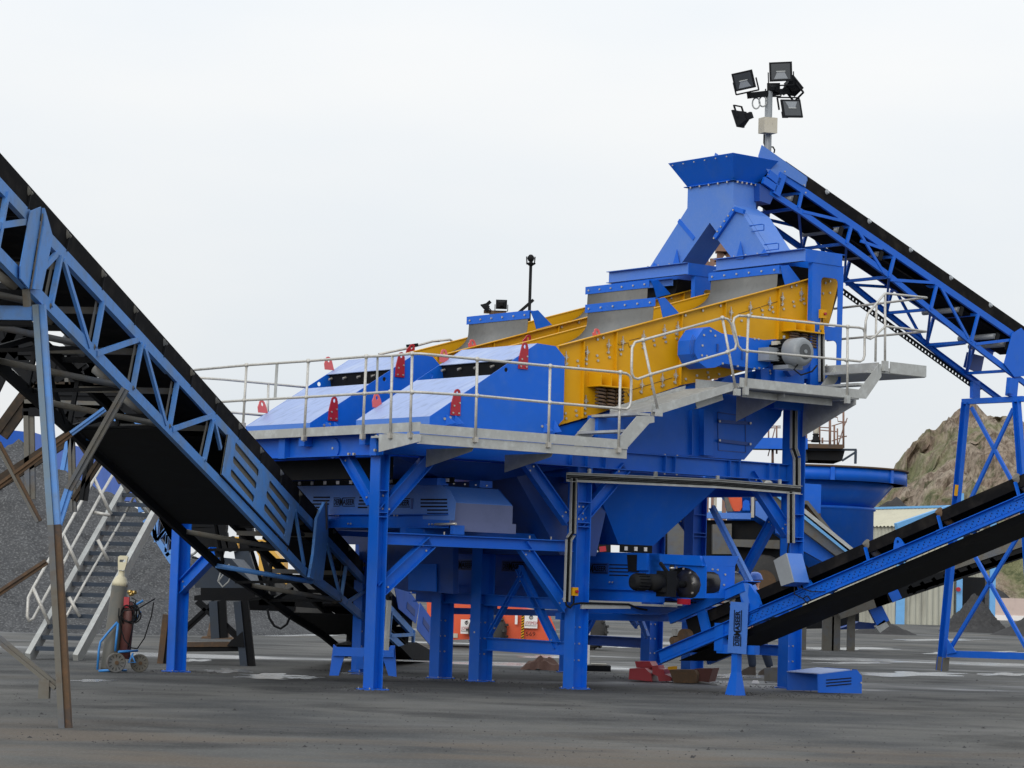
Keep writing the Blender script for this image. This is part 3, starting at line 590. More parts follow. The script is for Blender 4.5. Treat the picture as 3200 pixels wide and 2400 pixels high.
# ================================================================== VIBRATING SCREENS
def make_screen(w0, w1, label, full):
    s = thing('vibrating_screen', L(6, (w0+w1)/2, 3.6), label, 'vibrating screen', 'inclined vibrating screens')
    side = [T3(150, 303), Q2(2070, 460), Q3(625, 990), Q3(480, 1620), T4(1370, 500), T4(1200, 560), T3(2060, 660), T3(1600, 745), T3(500, 1120), T3(160, 1215)]
    P = [loc(wp(p, .10)) for p in side]
    up = (P[1][0]-P[0][0], P[1][2]-P[0][2]); sl = up[1]/up[0]
    ztop = lambda u: P[0][2]+(u-P[0][0])*sl
    b = nb(YEL); b.plate([L(u, w0, z) for u, _, z in P], W, .012)
    # flange along the top and the front edge
    a = L(P[0][0], w0-.03, P[0][2]+.004); c = L(9.15, w0-.03, ztop(9.15)+.004); b.bar(a, c, .085, .012)
    for p, q in ((T3(445, 245), T3(428, 1130)), (T3(820, 140), T3(808, 1010)), (Q2(905, 785), T3(1555, 750)), (Q2(1280, 680), (2259, 1140)), (Q2(1745, 560), (2425, 1110)), (Q2(2005, 480), (2520, 1090))):
        A = loc(wp(p, .10)); B = loc(wp(q, .10)); b.bar(L(A[0], w0-.025, A[2]), L(B[0], w0-.025, B[2]), .012, .05, up=W)
    b.bar(L(P[0][0], w0-.02, P[0][2]), L(P[-1][0], w0-.02, P[-1][2]), .014, .04, up=W)
    b.build('side_plate', s)
    b = nb(YEL); b.plate([L(u, w1, z) for u, _, z in P], W, .012); b.bar(L(P[0][0], w1+.03, P[0][2]+.004), L(9.15, w1+.03, ztop(9.15)+.004), .085, .012); b.build('side_plate', s)
    b = nb(RUB); q0, q1 = P[0][0]+.05, 8.9
    b.prism([L(q0, w0+.014, ztop(q0)-.30), L(q1, w0+.014, ztop(q1)-.30), L(q1, w0+.014, ztop(q1)-.36), L(q0, w0+.014, ztop(q0)-.36)], W*(w1-w0-.016)); b.build('screen_deck', s)
    b = nb(BLK); b.prism([L(P[0][0]+.1, w0+.014, P[0][2]-.5), L(8.6, w0+.014, ztop(8.6)-.9), L(8.6, w0+.014, ztop(8.6)-1.1), L(P[0][0]+.1, w0+.014, P[0][2]-.7)], W*(w1-w0-.016)); b.build('lower_deck', s)
    b = nb(RUST); b.prism([L(8.98, w0+.02, 5.6), L(9.4, w0+.02, ztop(9.3)-.05), L(9.41, w0+.02, ztop(9.3)-.05), L(9.0, w0+.02, 5.6)], W*(w1-w0-.03)); b.build('back_plate', s)
    bl = [T3(*p) for p in ((258,505),(380,472),(388,530),(475,450),(482,505),(605,410),(615,468),(738,372),(748,430),(870,340),(878,395),(1000,300),(1135,320),(1268,290),(1258,235),(1388,200),(1396,252),(1525,215),(1515,160),(610,225),(675,205),(362,1045),(370,1100),(240,1075),(248,1135),(460,1015),(465,1075),(1108,825),(1370,750),(1238,785),(1497,715),(845,900),(1625,680),(1755,640),(1890,660),(1880,605),(2010,625),(975,860))]
    bl += [Q2(*p) for p in ((1243,708),(1090,748),(940,790),(1510,770),(1605,745),(1607,785),(1690,720),(1698,760),(1780,690),(1790,735),(1872,672),(1880,710),(1960,648),(1968,688),(2020,630),(2027,670),(2150,510),(2190,495),(2150,930),(1425,835),(1898,530),(1856,545),(2130,600),(2190,595))]
    for p in bl:
        u_, _, z_ = loc(wp(p, .10))
        if z_ < ztop(u_)-.03 and (full or z_ > ztop(u_)-.45): b = nb(BOLT); b.tube(L(u_, w0, z_), L(u_, w0-.022, z_), .020, 6); b.build('bolt', s)
    if full:
        for p in [T3(*q) for q in ((240,430),(483,370),(732,290),(895,255),(1135,190),(1375,120),(1528,85),(468,935),(1115,750),(1352,680),(1505,640))]+[Q2(*q) for q in ((1330,765),(1497,720),(1665,680),(1775,640),(1937,600))]:
            b = nb(BOLT); c = wp(p, w0); b.box(c-W*.02, U*.014, W*.02, Z*.035); b.bar(c+Z*.09-W*.025, c-Z*.10-W*.025, .01, .014, up=W); b.bar(c-U*.045-W*.03, c+U*.045-W*.03, .012, .012); b.tube(c-Z*.11, c-Z*.11-W*.03, .018, 6); b.build('deck_clamp', s)
        for ln in ((T3(845, 270), T3(870, 290), T3(970, 262), T3(985, 320)), (T3(985, 235), T3(1110, 205)), (T3(880, 835), T3(955, 828), T3(975, 880)), (T3(975, 815), T3(1480, 665)), (Q2(1400, 778), Q2(1590, 718), Q2(1600, 755)), (Q2(1600, 715), Q2(1740, 670))):
            b = nb(RUST); b.path([wp(p, w0-.004) for p in ln], .004, 4); b.build('panel_joint', s)
    def mount(pc, dz, nm):
        u0, _, zt = loc(wp(pc[0], w0)); u1, _, zb = loc(wp(pc[1], w0)); d = .30
        b = nb(YEL); b.abox(u0, u1, w0-d, w0, zb-.02, zb)
        n = 4
        for i in range(n):
            u_ = u0+.02+(u1-u0-.04)*i/(n-1); b.prism([L(u_, w0, zb), L(u_, w0-d+.01, zb), L(u_, w0-d+.01, zb+.16), L(u_, w0-.02, zt), L(u_, w0, zt)], U*.012)
        b.m(BOLT)
        for i in range(3): b.bolt(L(u0+.14+i*.19, w0-.004, zt-.12), -W, .016)
        b.build('spring_bracket', s)
        for i in range(3):
            c = L(u0+.14+(u1-u0-.28)*i/2, w0-d/2, zb-.02); pts = []
            turns = 5; hh = dz
            for k in range(turns*10+1):
                t = k/10*2*math.pi; pts.append(c-Z*(hh*k/(turns*10))+U*(.068*math.cos(t))+W*(.068*math.sin(t)))
            b = nb(RUST); b.path(pts, .019, 6); b.m(BLK); b.tube(c-Z*.0, c-Z*hh, .03, 8); b.build('coil_spring', s)
    mount((T3(500, 600), T3(870, 790)), .27, 'front')
    mount((T4(895, 150), T4(1235, 345)), .22, 'rear')
    return s, ztop
SW = [(.10, 1.72), (3.03, 4.66)]
scrA, ztop = make_screen(*SW[0], 'nearer yellow inclined screen beside the walkway, carrying the blue belt drive and motor', True)
scrB, _ = make_screen(*SW[1], 'farther yellow inclined screen, mostly hidden behind the nearer one', False)
def hood(s, w0, w1, corner, barL, br, hang=1.0):
    # blue top bar across the screen, cheek plate and hanging rubber curtain
    u_, _, z_ = loc(wp(corner, w0+.0)); 
    b = nb(BLUE); b.abox(u_-.10, u_+.02, w0, w1, z_-.012, z_); b.abox(u_-.10, u_-.088, w0, w1, z_-.13, z_-.012)
    b.m(BOLT)
    for i in range(6): b.bolt(L(u_-.10, w0+.1+(w1-w0-.2)*i/5, z_-.07), -U, .017, .02)
    b.build('curtain_bar', s)
    P = [loc(wp(p, w0)) for p in br]
    for wq in (w0-.02, w1-.012+.02): b = nb(BLUE); b.plate([L(x, wq, z) for x, _, z in P], W, .012); b.build('cheek_plate', s)
    b = nb(RUB); prof = []; n = 14; zb = ztop(u_-.4)-.28
    H = z_-.10-zb
    for i in range(n+1):
        t = i/n; prof.append((u_-.086-.03*t-1.15*hang*max(0, t-.30)**2.0, z_-.10-H*t*(1-.12*max(0, t-.7))))
    o = len(b.v); b.smooth = True; w0_, w1_ = w0+.05, w1-.05
    for du in (0, .012):
        for (x, z) in prof:
            b.v += [L(x+du, w0_, z), L(x+du, w1_, z)]
    m = n+1
    for k in range(2):
        for i in range(n): a = o+k*2*m+2*i; b.face([a, a+1, a+3, a+2])
    for i in range(n):
        for e in (0, 1): a = o+2*i+e; c = o+2*m+2*i+e; b.face([a, a+2, c+2, c])
    b.build('rubber_curtain', s)
hood(scrA, *SW[0], Q2(1795, 360), None, (Q2(1760, 362), Q2(1830, 355), Q2(1930, 488), Q2(1800, 525), Q2(1785, 470)))
hood(scrA, *SW[0], Q2(725, 640), None, (Q2(700, 645), Q2(758, 635), Q2(882, 770), Q2(745, 810), Q2(728, 720)))
hood(scrB, *SW[1], Q2(670, 487), None, (Q2(640, 492), Q2(698, 480), Q2(812, 605), Q2(690, 635), Q2(672, 560)))
hood(scrB, *SW[1], R6(1020, 750), None, (R6(985, 755), R6(1048, 745), R6(1168, 872), R6(1035, 908), R6(1015, 830)))
def lug(parent, tip, base, w_, mt, s_=1., width=.15, depth=.02):
    # tapered lifting plate: tip (top centre) and foot (bottom centre) in the picture, on the plane w
    a = wp(tip, w_); b_ = wp(base, w_); d = a-b_; h = d.length; d.normalize(); x = U.copy(); wd = width
    tw = wd*.62; r = tw/2; c = a-d*r
    O = [b_-x*wd/2, b_+x*wd/2, c-d*.02+x*(tw/2+ .01)]
    O += [c+x*(r*math.cos(t))+d*(r*math.sin(t)) for t in [math.pi*i/6 for i in range(7)]]
    O += [b_-x*wd/2+d*h*.45]
    b = nb(mt); b.holed(O, [b.ring(c-d*.01, x*r*.45, d*r*.6, 10)], -W, depth); b.m(BOLT)
    if h > .3:
        for (px, pz) in ((-.3, .09), (.3, .09), (-.25, .36), (.3, .48)): b.tube(b_+x*wd*px+d*h*pz-W*depth, b_+x*wd*px+d*h*pz-W*(depth+.014), .014, 6)
    return b.build('lifting_lug', parent)
lug(scrA, T3(600, 98), T3(610, 200), .13, PINK, width=.17)
lug(scrB, T2(1010, 222), T2(1020, 320), SW[1][0]+.03, PINK, width=.17)

# belt drive and motor on the nearer screen
b = nb(BLUE); wf, wb = -.42, -.03
drv = [Q2(1035, 1000), Q2(1100, 905), Q2(1155, 888), Q2(1260, 945), Q2(1720, 1018), Q2(1640, 1080), Q2(1690, 1150), Q2(1660, 1230), Q2(1590, 1258), Q2(1280, 1205), Q2(1200, 1240), Q2(1130, 1245), Q2(1070, 1200), Q2(1030, 1120)]
dv = [wp(p, wf) for p in drv]; b.prism(dv, W*(wb-wf)); b.m(BOLT)
for p in ((1103,960),(1160,925),(1090,1050),(1085,1135),(1127,1140),(1200,965),(1410,970),(1540,992),(1575,995),(1265,1205),(1395,1228),(1540,1250),(1580,1245)): b.bolt(wp(Q2(*p), wf), -W, .018)
b.m(NAVY)
cc = wp(Q2(1100, 1070), wf)
for r0 in (.22, .25, .28):
    b.path([cc-W*.003+U*(-r0*math.cos(t))+Z*(r0*1.0*math.sin(t)) for t in [(-40+i*10)*math.pi/180 for i in range(9)]], .006, 4)
for p in ((1218, 1070), (1430, 1135)): c = wp(Q2(*p), wf); b.box(c-W*.01, U*.012, W*.01, Z*.06)
b.build('drive_guard', scrA)
mc = wp(T4(1160, 548), -1.05); ax = -W
b = nb(MGREY); b.lathe([(.205, -.30), (.215, -.29), (.22, -.05), (.195, .0), (.15, .01)], mc, ax, 26); b.m(BLK); b.lathe([(.16, -.64), (.18, -.62), (.18, -.30)], mc, ax, 26)
mo = b.build('motor', scrA)
b = nb(BLK)
for i in range(22):
    t = 2*math.pi*i/22; d = U*math.cos(t)+Z*math.sin(t); b.box(mc-ax*.45+d*.2, ax*.14, d*.018, d.cross(ax)*.004)
b.m(GLASS); b.tube(mc+ax*.012, mc+ax*.016, .12, 20); b.m(MGREY); b.tube(mc+ax*.016, mc+ax*.03, .03, 12); b.build('cooling_fins', mo)
b = nb(MGREY); b.box(mc-ax*.5-Z*.04-U*.27, U*.11, ax*.12, Z*.10); b.box(mc-ax*.35-Z*.23, U*.16, ax*.16, Z*.03); b.tube(mc-ax*.45+Z*.21, mc-ax*.45+Z*.27, .02, 8)
b.m(BEIGE); b.box(mc-ax*.45+Z*.14-U*.16, U*.05, ax*.06, Z*.03); b.m(BLK)
b.path([mc+V(o) for o in ((-.1, 0, -.2), (-.16, 0, -.28), (-.05, 0, -.36), (.12, 0, -.3), (.2, .1, -.2))], .014, 6); b.build('terminal_box', mo)

# ================================================================== DISCHARGE BOXES
def make_box(w0, w1, label):
    s = thing('discharge_chute', L(2.3, (w0+w1)/2, 3.55), label, 'discharge chute', 'blue discharge chutes')
    px = [(1342, 1301), (1677, 1073), (1734, 1082), (1762, 1117), (1758, 1310), (1735, 1335), (1728, 1352), (1342, 1327)]
    P = [loc(wp(p, .02)) for p in px]; P[0] = (P[0][0], 0, 3.80); P[-1] = (P[0][0], 0, 3.5); P[-2] = (P[-2][0], 0, 3.52)
    g = lambda p: (loc(wp(p, .02))[0], loc(wp(p, .02))[2])
    for wq in (w0, w1-.012):
        b = nb(BLUE); O = [L(u, wq, z) for u, _, z in P]
        ho = wp(T2(1398, 575), .02); hu, _, hz = loc(ho); b.holed(O, [b.ring(L(hu, wq, hz), U*.035, Z*.035, 10)], W, .012)
        if wq == w0:
            for (a, c, d) in ((T2(700, 1100), T2(700, 1215), T2(765, 1190)), (T2(800, 1100), T2(800, 1215), T2(855, 1195)), (T2(1825, 1190), T2(1825, 1300), T2(1885, 1280)), (T2(1945, 1160), T2(1925, 1300), T2(1980, 1290))):
                a, c, d = [loc(wp(q, .02)) for q in (a, c, d)]; b.prism([L(a[0], wq, a[2]), L(a[0], wq, c[2]), L(d[0], wq-.10, d[2]), L(a[0], wq-.02, a[2])], U*.012)
            b.m(BOLT)
            for p in (T2(685, 1138), T2(750, 1125), T2(1808, 1225), T2(1870, 1215)): q = loc(wp(p, .02)); b.bolt(L(q[0], wq, q[2]), -W, .02)
        b.build('side_plate', s)
    a = (P[0][0], P[0][2]); e = (P[1][0], P[1][2])
    m1 = g(T2(1225, 632)); m2 = g(T2(1490, 460))
    on = lambda m: (m[0], a[1]+(e[1]-a[1])*(m[0]-a[0])/(e[0]-a[0]))
    m1, m2 = on(m1), on(m2); ww0, ww1 = w0+.014, w1-.014
    def pan(p, q, nm, mt, t=.01):
        b = nb(mt); n = (L(q[0], 0, q[1])-L(p[0], 0, p[1])).cross(W).normalized()
        b.plate([L(p[0], ww0, p[1]), L(q[0], ww0, q[1]), L(q[0], ww1, q[1]), L(p[0], ww1, p[1])], n if n.z < 0 else -n, t); return b
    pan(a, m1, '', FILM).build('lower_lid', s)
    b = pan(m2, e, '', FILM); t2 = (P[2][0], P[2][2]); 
    b.plate([L(e[0], ww0, e[1]), L(t2[0], ww0, t2[1]), L(t2[0], ww1, t2[1]), L(e[0], ww1, e[1])], -Z, .01)
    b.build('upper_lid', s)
    b = nb(BLUED); b.abox(a[0], a[0]+.01, ww0, ww1, 3.5, a[1]-.002); b.build('front_lip', s)
    b = nb(BLK); b.plate([L(m2[0]+.04, ww0, m2[1]+.01), L(m2[0]+.16, ww0, m1[1]-.25), L(m2[0]+.16, ww1, m1[1]-.25), L(m2[0]+.04, ww1, m2[1]+.01)], U, .015); b.m(BOLT)
    for i in range(5): b.tube(L(m2[0]+.03, ww0+.1+i*(ww1-ww0-.2)/4, m2[1]-.07), L(m2[0]-.03, ww0+.1+i*(ww1-ww0-.2)/4, m2[1]-.09), .02, 6)
    b.build('rubber_flap', s)
    return s
BW = [(0.0, 1.79), (2.96, 4.72)]
bxA = make_box(*BW[0], 'blue discharge box with pale sloping lid at the corner of the walkway')
bxB = make_box(*BW[1], 'blue discharge box with pale sloping lid, farther left beside its twin')
lug(bxA, T2(842, 795), T2(815, 1100), -.002, RED, width=.17); lug(bxA, T2(1620, 258), T2(1595, 565), -.002, RED, width=.17)
for bw, parent, k in ((BW[0][1]-.012, bxA, 0), (BW[1][1]-.012, bxB, 1)):
    pts = ((T1(1750, 850), T1(1765, 1010)), (T2(685, 335), T2(690, 490))) if k == 0 else ((T1(430, 925), T1(445, 1070)), (T1(1195, 422), T1(1210, 575)))
    for a, c in pts: lug(parent, a, c, bw, PINK, width=.17)
for a, c in ((T1(1268, 882), T1(1250, 1162)), (T1(2040, 370), T1(2020, 658))): lug(bxB, a, c, BW[1][0]-.002, RED, width=.17)
lug(bxA, T2(1665, 170), T2(1630, 290), BW[0][1]+.3, RED, width=.17).name = 'lifting_lug'
lug(bxB, T2(325, 275), T2(295, 390), BW[1][1]+.2, RED, width=.17)

# ================================================================== WALKWAY
walk = thing('walkway', L(1.8, -.6, 3.3), 'galvanised walkway with handrails, steps and a ramp running along the yellow screen', 'walkway')
WO = -1.18
b = nb(GALV); b.abox(0, 3.66, WO+.03, -.06, 3.43, 3.455); b.abox(.02, .95, -.06, 5.2, 3.50, 3.525); b.build('deck_plate', walk)
b = nb(GALV); b.abox(-.012, 0, WO, 5.2, 3.49, 3.615); b.abox(-.012, 3.68, WO-.012, WO, 3.46, 3.59); b.abox(3.668, 3.68, WO, -.9, 3.46, 3.58); b.build('kick_plate', walk)
b = nb(GALV); b.chan(L(-.01, WO+.01, 3.39), L(3.68, WO+.01, 3.39), .13, .05, W); b.plate([up_(p, -.012) for p in (T1(1782, 1315), T1(1782, 1520), T2(420, 1398), T2(430, 1322))], U, .01)
for u in (.95, 2.35): b.prism([L(u, WO+.06, 3.33), L(u, -.06, 3.33), L(u, -.06, 3.08), L(u, WO+.1, 3.28)], U*.01)
b.build('edge_channel', walk)
def ladder(f0, f1, a, b0, nm, wi=-.15, wo=WO, hgt=.2, nt=2, zs=None):
    for wq in (wi, wo):
        b = nb(GALV); b.prism([L(x, wq, z) for x, z in f0], W*.012); b.build('stair_stringer', walk)
    b = nb(GALV)
    for (x, z) in a: b.abox(x-.12, x+.12, wo+.012, wi, z-.035, z)
    b.build('stair_tread', walk)
s0 = [loc(wp(p, WO)) for p in (T3(850, 1370), T3(945, 1490), T3(1215, 1190), T3(1272, 1180), T3(1272, 1108), T3(1075, 1105))]
ladder([(x, z) for x, _, z in s0], None, [(s0[0][0]+.24, 3.74), (s0[0][0]+.50, 4.0)], None, '')
# ramp
r0 = [loc(wp(p, WO)) for p in (T3(1330, 1082), T3(2175, 815), T3(2185, 720), T3(1308, 985))]
b = nb(GALV); b.prism([L(x, WO, z) for x, _, z in r0], W*.012); b.prism([L(x, -.14, z) for x, _, z in r0], W*.012)
b.plate([wp(p, WO+.10) for p in (T3(1240, 960), T3(1308, 985), T3(1330, 1100), T3(1235, 1105))], W, .01)
b.chan(L(r0[0][0]+.9, WO+.2, r0[0][2]+.20), L(r0[1][0]-.02, WO+.2, r0[1][2]-.07), .12, .05, W)
b.build('ramp_side', walk)
rl, rh = (r0[0][0]-.05, r0[0][2]+.03), (r0[1][0], r0[1][2]+.03)
b = nb(GALV); b.prism([L(rl[0], WO+.012, rl[1]), L(rh[0], WO+.012, rh[1]), L(rh[0], WO+.012, rh[1]+.03), L(rl[0], WO+.012, rl[1]+.03)], W*(1.02))
n_ = 46
for i in range(n_):
    t = (i+.5)/n_; c = L(rl[0]+(rh[0]-rl[0])*t, WO+.52, rl[1]+(rh[1]-rl[1])*t+.034); b.box(c, U*.012, W*.50, Z*.005)
b.build('ramp_deck', walk)
# upper level
ub0, ub1 = loc(wp(T4(410, 870), WO))[0], loc(wp(T4(1640, 960), WO))[0]
b = nb(GALV); b.abox(ub0, ub1+.3, WO+.012, -.12, 4.50, 4.525); b.build('deck_plate', walk)
b = nb(GALV); b.abox(ub0, ub1, WO-.012, WO, 4.51, 4.65); b.abox(ub0+.1, 7.2, -.14, -.12, 4.51, 4.68)
b.build('kick_plate', walk)
b = nb(GALV); b.chan(L(ub0+.3, WO+.25, 4.44), L(ub1-.05, WO+.25, 4.44), .10, .05, W)
for u in (8.36,): b.prism([L(u, WO, 4.49), L(u, -.05, 4.49), L(u, -.05, 3.95), L(u, WO, 4.42)], U*.012)
b.prism([L(6.9, WO+.1, 4.49), L(6.9, -.05, 4.49), L(6.9, -.05, 4.1), L(6.9, WO+.1, 4.44)], U*.012); b.build('edge_channel', walk)
s1 = [loc(wp(p, WO)) for p in (T4(1660, 1075), T4(1868, 1092), T4(2045, 835), T4(2040, 690), T4(2015, 690), T4(1790, 985), T4(1660, 970))]
ladder([(x, z) for x, _, z in s1], None, [(s1[1][0]-.05, 4.76), (s1[1][0]+.13, 4.97)], None, '', wi=-.25)
pu = loc(wp(T4(2040, 690), WO)); pe = loc(wp(Q4(1365, 105), WO))
b = nb(GALV); b.abox(pu[0]-.05, pe[0], WO+.012, 1.2, pu[2]-.14, pu[2]-.11); b.build('deck_plate', walk)
b = nb(GALV); b.abox(pu[0]+.2, pe[0], WO-.012, WO, pu[2]-.13, pu[2]+.05); b.abox(pe[0], pe[0]+.012, WO, 1.2, pu[2]-.13, pu[2]+.05); b.abox(pu[0]-.06, pu[0]-.045, WO, 1.2, pu[2]-.14, pu[2]+.02)
b.build('kick_plate', walk)
RT = .019
def rail(pts, r=RT, nm='handrail', j=()):
    b = nb(GALVR); b.path(pts, r, 8)
    for p in j: b.lathe([(.0, -.035), (.026, -.028), (.036, 0), (.026, .028), (0, .035)], p, Z, 10)
    return b.build(nm, walk)
E0 = lambda p: up_(p, -.03); S0 = lambda p: wp(p, WO-.02)
rail([E0(T1(*p)) for p in ((-340, 575), (260, 520), (972, 472), (1640, 420))]+[E0(T2(80, 412)), E0(T2(325, 388)), S0(T2(430, 390)), S0(T2(560, 402))]+[S0(T2(1075, 452)), S0(T2(1915, 532)), S0(T3(880, 605)), S0(T3(950, 617)), S0(T3(990, 645)), S0(T3(1006, 690)), S0(T3(1000, 950)), S0(T3(985, 1000)), S0(T3(950, 1027)), S0(T3(870, 1020)), S0(T2(1910, 952)), S0(T2(1070, 872)), S0(T2(560, 842)), S0(T2(430, 833)), E0(T2(325, 830)), E0(T2(75, 828)), E0(T1(1620, 848)), E0(T1(950, 888)), E0(T1(235, 925)), E0(T1(-340, 965))],
     j=[E0(T1(260, 520)), E0(T1(972, 472)), E0(T1(1640, 420)), E0(T2(325, 388)), S0(T2(1075, 452)), S0(T2(1915, 532)), S0(T3(880, 605)), S0(T3(870, 1020)), S0(T2(1910, 952)), S0(T2(1070, 872)), E0(T2(325, 830)), E0(T2(75, 828)), E0(T1(1620, 848)), E0(T1(950, 888)), E0(T1(235, 925))])
for f, a, c in ((E0, T1(260, 520), T1(218, 1250)), (E0, T1(972, 472), T1(920, 1400)), (E0, T1(1640, 420), T1(1595, 1385)), (E0, T2(97, 412), T2(70, 1375)), (E0, T2(325, 390), T2(300, 1370)), (S0, T2(1075, 452), T2(1052, 1420)), (S0, T2(1915, 532), T2(1892, 1480)), (S0, T3(880, 605), T3(858, 1540))):
    b = nb(GALVR); b.tube(f(a), f(c), RT); q = f(c); b.m(BOLT); b.box(q+Z*.05, U*.03+W*.0, W*.03, Z*.035); b.build('rail_post', walk)
b = nb(GALV); b.bar(up_(T1(1770, 425), .02), up_(T1(1760, 845), .02), .04, .01, up=U); b.build('flat_bar', walk)
lp = [(1265, 812), (1310, 822), (1340, 860), (1385, 1035), (1375, 1080), (1310, 1107), (645, 1300), (535, 1340), (500, 1330), (482, 1290), (480, 1230), (485, 1070), (510, 1022), (580, 1003)]
rail([S0(Q2(*p)) for p in lp+[lp[0]]], j=[S0(Q2(*p)) for p in ((1265, 812), (1310, 1107), (645, 1300), (580, 1003))])
for a, c in (((580, 1003), (715, 1650)), ((1265, 812), (1390, 1470))):
    b = nb(GALVR); b.tube(S0(Q2(*a)), S0(Q2(*c)), RT); b.m(GALV); b.box(S0(Q2(*c))+Z*.03, U*.05, W*.03, Z*.05); b.build('rail_post', walk)
lp = [Q2(1490, 797), Q2(1405, 793), Q2(1370, 812), Q2(1358, 850), Q2(1400, 1050), Q2(1430, 1088), Q2(1480, 1097), T4(1640, 645), T4(1800, 662), T4(1835, 640), T4(1850, 590), T4(1852, 330), T4(1835, 285), T4(1780, 270), T4(1655, 262), Q2(1490, 797)]
rail([S0(p) for p in lp], j=[S0(p) for p in (Q2(1490, 797), Q2(1480, 1097), T4(1640, 645), T4(1655, 262))])
for a, c in ((Q2(1490, 797), Q2(1465, 1465)), (T4(1655, 262), T4(1650, 1130))):
    b = nb(GALVR); b.tube(S0(a), S0(c), RT); b.m(GALV); b.box(S0(c)+Z*.04, U*.04, W*.03, Z*.06); b.build('rail_post', walk)
cA = S0(Q3(1370, 1190)); cB = S0(Q3(1365, 1482)); uA = loc(cA)[0]; EA = lambda p: up_(p, uA)
rail([S0(Q3(840, 1505)), S0(Q3(845, 1390)), S0(Q3(862, 1330)), S0(Q3(1010, 1152)), cA, EA(Q3(940, 1242)), EA(Q3(570, 1285))])
rail([S0(Q3(840, 1505)), S0(Q3(855, 1535)), S0(Q3(885, 1545)), S0(Q3(915, 1528)), S0(Q3(1015, 1435)), cB, EA(Q3(930, 1522)), EA(Q3(510, 1558))])
b = nb(GALVR); b.tube(S0(Q3(1012, 1152)), S0(T4(2085, 725)), RT); b.m(GALV); b.box(S0(T4(2085, 715)), U*.05, W*.03, Z*.08); b.build('rail_post', walk)
b = nb(GALVR); b.tube(EA(Q3(937, 1242)), EA(T4(1975, 665)), RT); b.build('rail_post', walk)
# rail on the far edge of the tower
Fp = lambda p: wp(p, 4.95)
b = nb(GALVR); b.path([Fp(T1(-300, 665)), Fp(T1(0, 685)), Fp(T1(850, 765)), Fp(T1(1500, 828))], RT); b.build('handrail', walk)
b = nb(GALVR); b.path([Fp(T1(-300, 1040)), Fp(T1(80, 1065)), Fp(T1(340, 1088)), Fp(T1(900, 1140))], RT); b.build('handrail', walk)
b = nb(GALVR); b.tube(Fp(T1(512, 730)), Fp(T1(498, 1290)), RT); b.build('rail_post', walk)
b = nb(GALV); b.bar(E0(T1(612, 495)), E0(T1(588, 905)), .012, .06, up=W); b.build('flat_bar', walk)
Gp = lambda p: wp(p, 6.0)
b = nb(GALVR); b.path([Gp(T2(-60, 395)), Gp(T2(250, 330)), Gp(T2(560, 245)), Gp(T2(640, 240))], RT*1.1); b.path([Gp(T2(560, 245)), Gp(T2(760, 225)), Gp(T2(900, 320))], RT*1.1); b.m(BLK); b.bar(Gp(T2(265, 300)), Gp(T2(385, 285)), .05, .05); b.build('handrail', walk)

# ================================================================== BELT CONVEYORS UNDER THE TOWER
def slots(b, f, lines, t=.010, n=None, mt=BLK, proud=.002):
    b.m(mt)
    for a, c in lines: A = f(a); C = f(c); b.bar(A+n*proud, C+n*proud, .004, t, up=(C-A).cross(n))
fd = thing('cross_conveyor', L(2.2, 2.4, 2.1), 'blue boxed-in belt conveyor crossing just under the deck, upper of the two under the tower', 'belt conveyor', 'enclosed belt conveyors under the tower')
F16 = lambda p: up_(p, 1.6)
b = nb(BLUED); zt, zb = 2.90, 2.47; w1_ = .22  # dusty blue, also lightened to offset the shade under the deck
b.plate([L(1.6, 5.0, zt), F16(C2(1560, 418)), F16(C2(1680, 490)), F16(C2(1745, 610)), F16(C2(1728, 835)), F16(C2(1370, 820)), F16(C2(1365, 765)), L(1.6, 5.0, zb)], U, .01)
slots(b, F16, [((C2(110+o, 568+i*39)), C2(300-i*6, 568+i*39)) for i, o in ((0, 0), (1, -5), (2, -10), (3, 30))]+[(C2(640-i*6, 568+i*39), C2(668+i*20, 568+i*39)) for i in range(4)]+[(C2(1345, 594+i*40), C2(1650, 594+i*40)) for i in range(3)]+[(C2(1420, 715+i*40), C2(1660, 715+i*40)) for i in range(2)], .022, -U)
b.m(NAVY); b.bar(F16(C2(1250, 580))-U*.004, F16(C2(1243, 705))-U*.004, .006, .05, up=W)
tx = (F16(C2(580, 655))-F16(C2(350, 655))).normalized()
for o in (C2(345, 655), C2(962, 665)):
    b.m(BLK); b.logo(F16(o), tx, Z, .54, .085)
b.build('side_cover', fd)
b = nb(BLUE); b.chan(L(1.62, 5.0, 2.36), L(1.62, w1_+.02, 2.36), .2, .07, -U); b.chan(L(2.62, 5.0, 2.36), L(2.62, w1_+.02, 2.36), .2, .07, U)
b.m(BOLT)
for p_ in (C2(390, 775), C2(420, 775), C2(1065, 777), C2(1100, 777), C2(530, 873), C2(562, 873), C2(1465, 880), C2(1500, 880)): b.bolt(F16(p_)-U*.03, -U, .014)
b.tube(F16(C2(1545, 882))-U*.06, F16(C2(1790, 875))-U*.06, .018, 8); b.build('frame_channel', fd)
S2 = lambda p: wp(p, w1_)
hp = [S2(p) for p in (Q5(10, 365), Q5(500, 395), Q5(552, 478), Q5(552, 640), Q5(60, 625), Q5(62, 458))]
b = nb(BLUED); uL = 1.61
b.prism([L(uL, w1_+.25, 2.86), L(uL+1.05, w1_+.25, 2.86), L(uL+1.12, w1_, 2.63), L(uL, w1_, 2.63)], -Z*.01+W*0)
b.m(HOODG); b.abox(uL, uL+1.13, w1_-.012, w1_, 2.30, 2.62); b.m(BLUE)  # front greyer, top paler: the hood's shading is put into the colours
b.prism([L(uL, w1_+.002, 2.63), L(uL, w1_+.25, 2.86), L(uL, w1_+1.0, 2.86), L(uL, w1_+1.0, 2.3), L(uL, w1_+.002, 2.3)], U*.01)
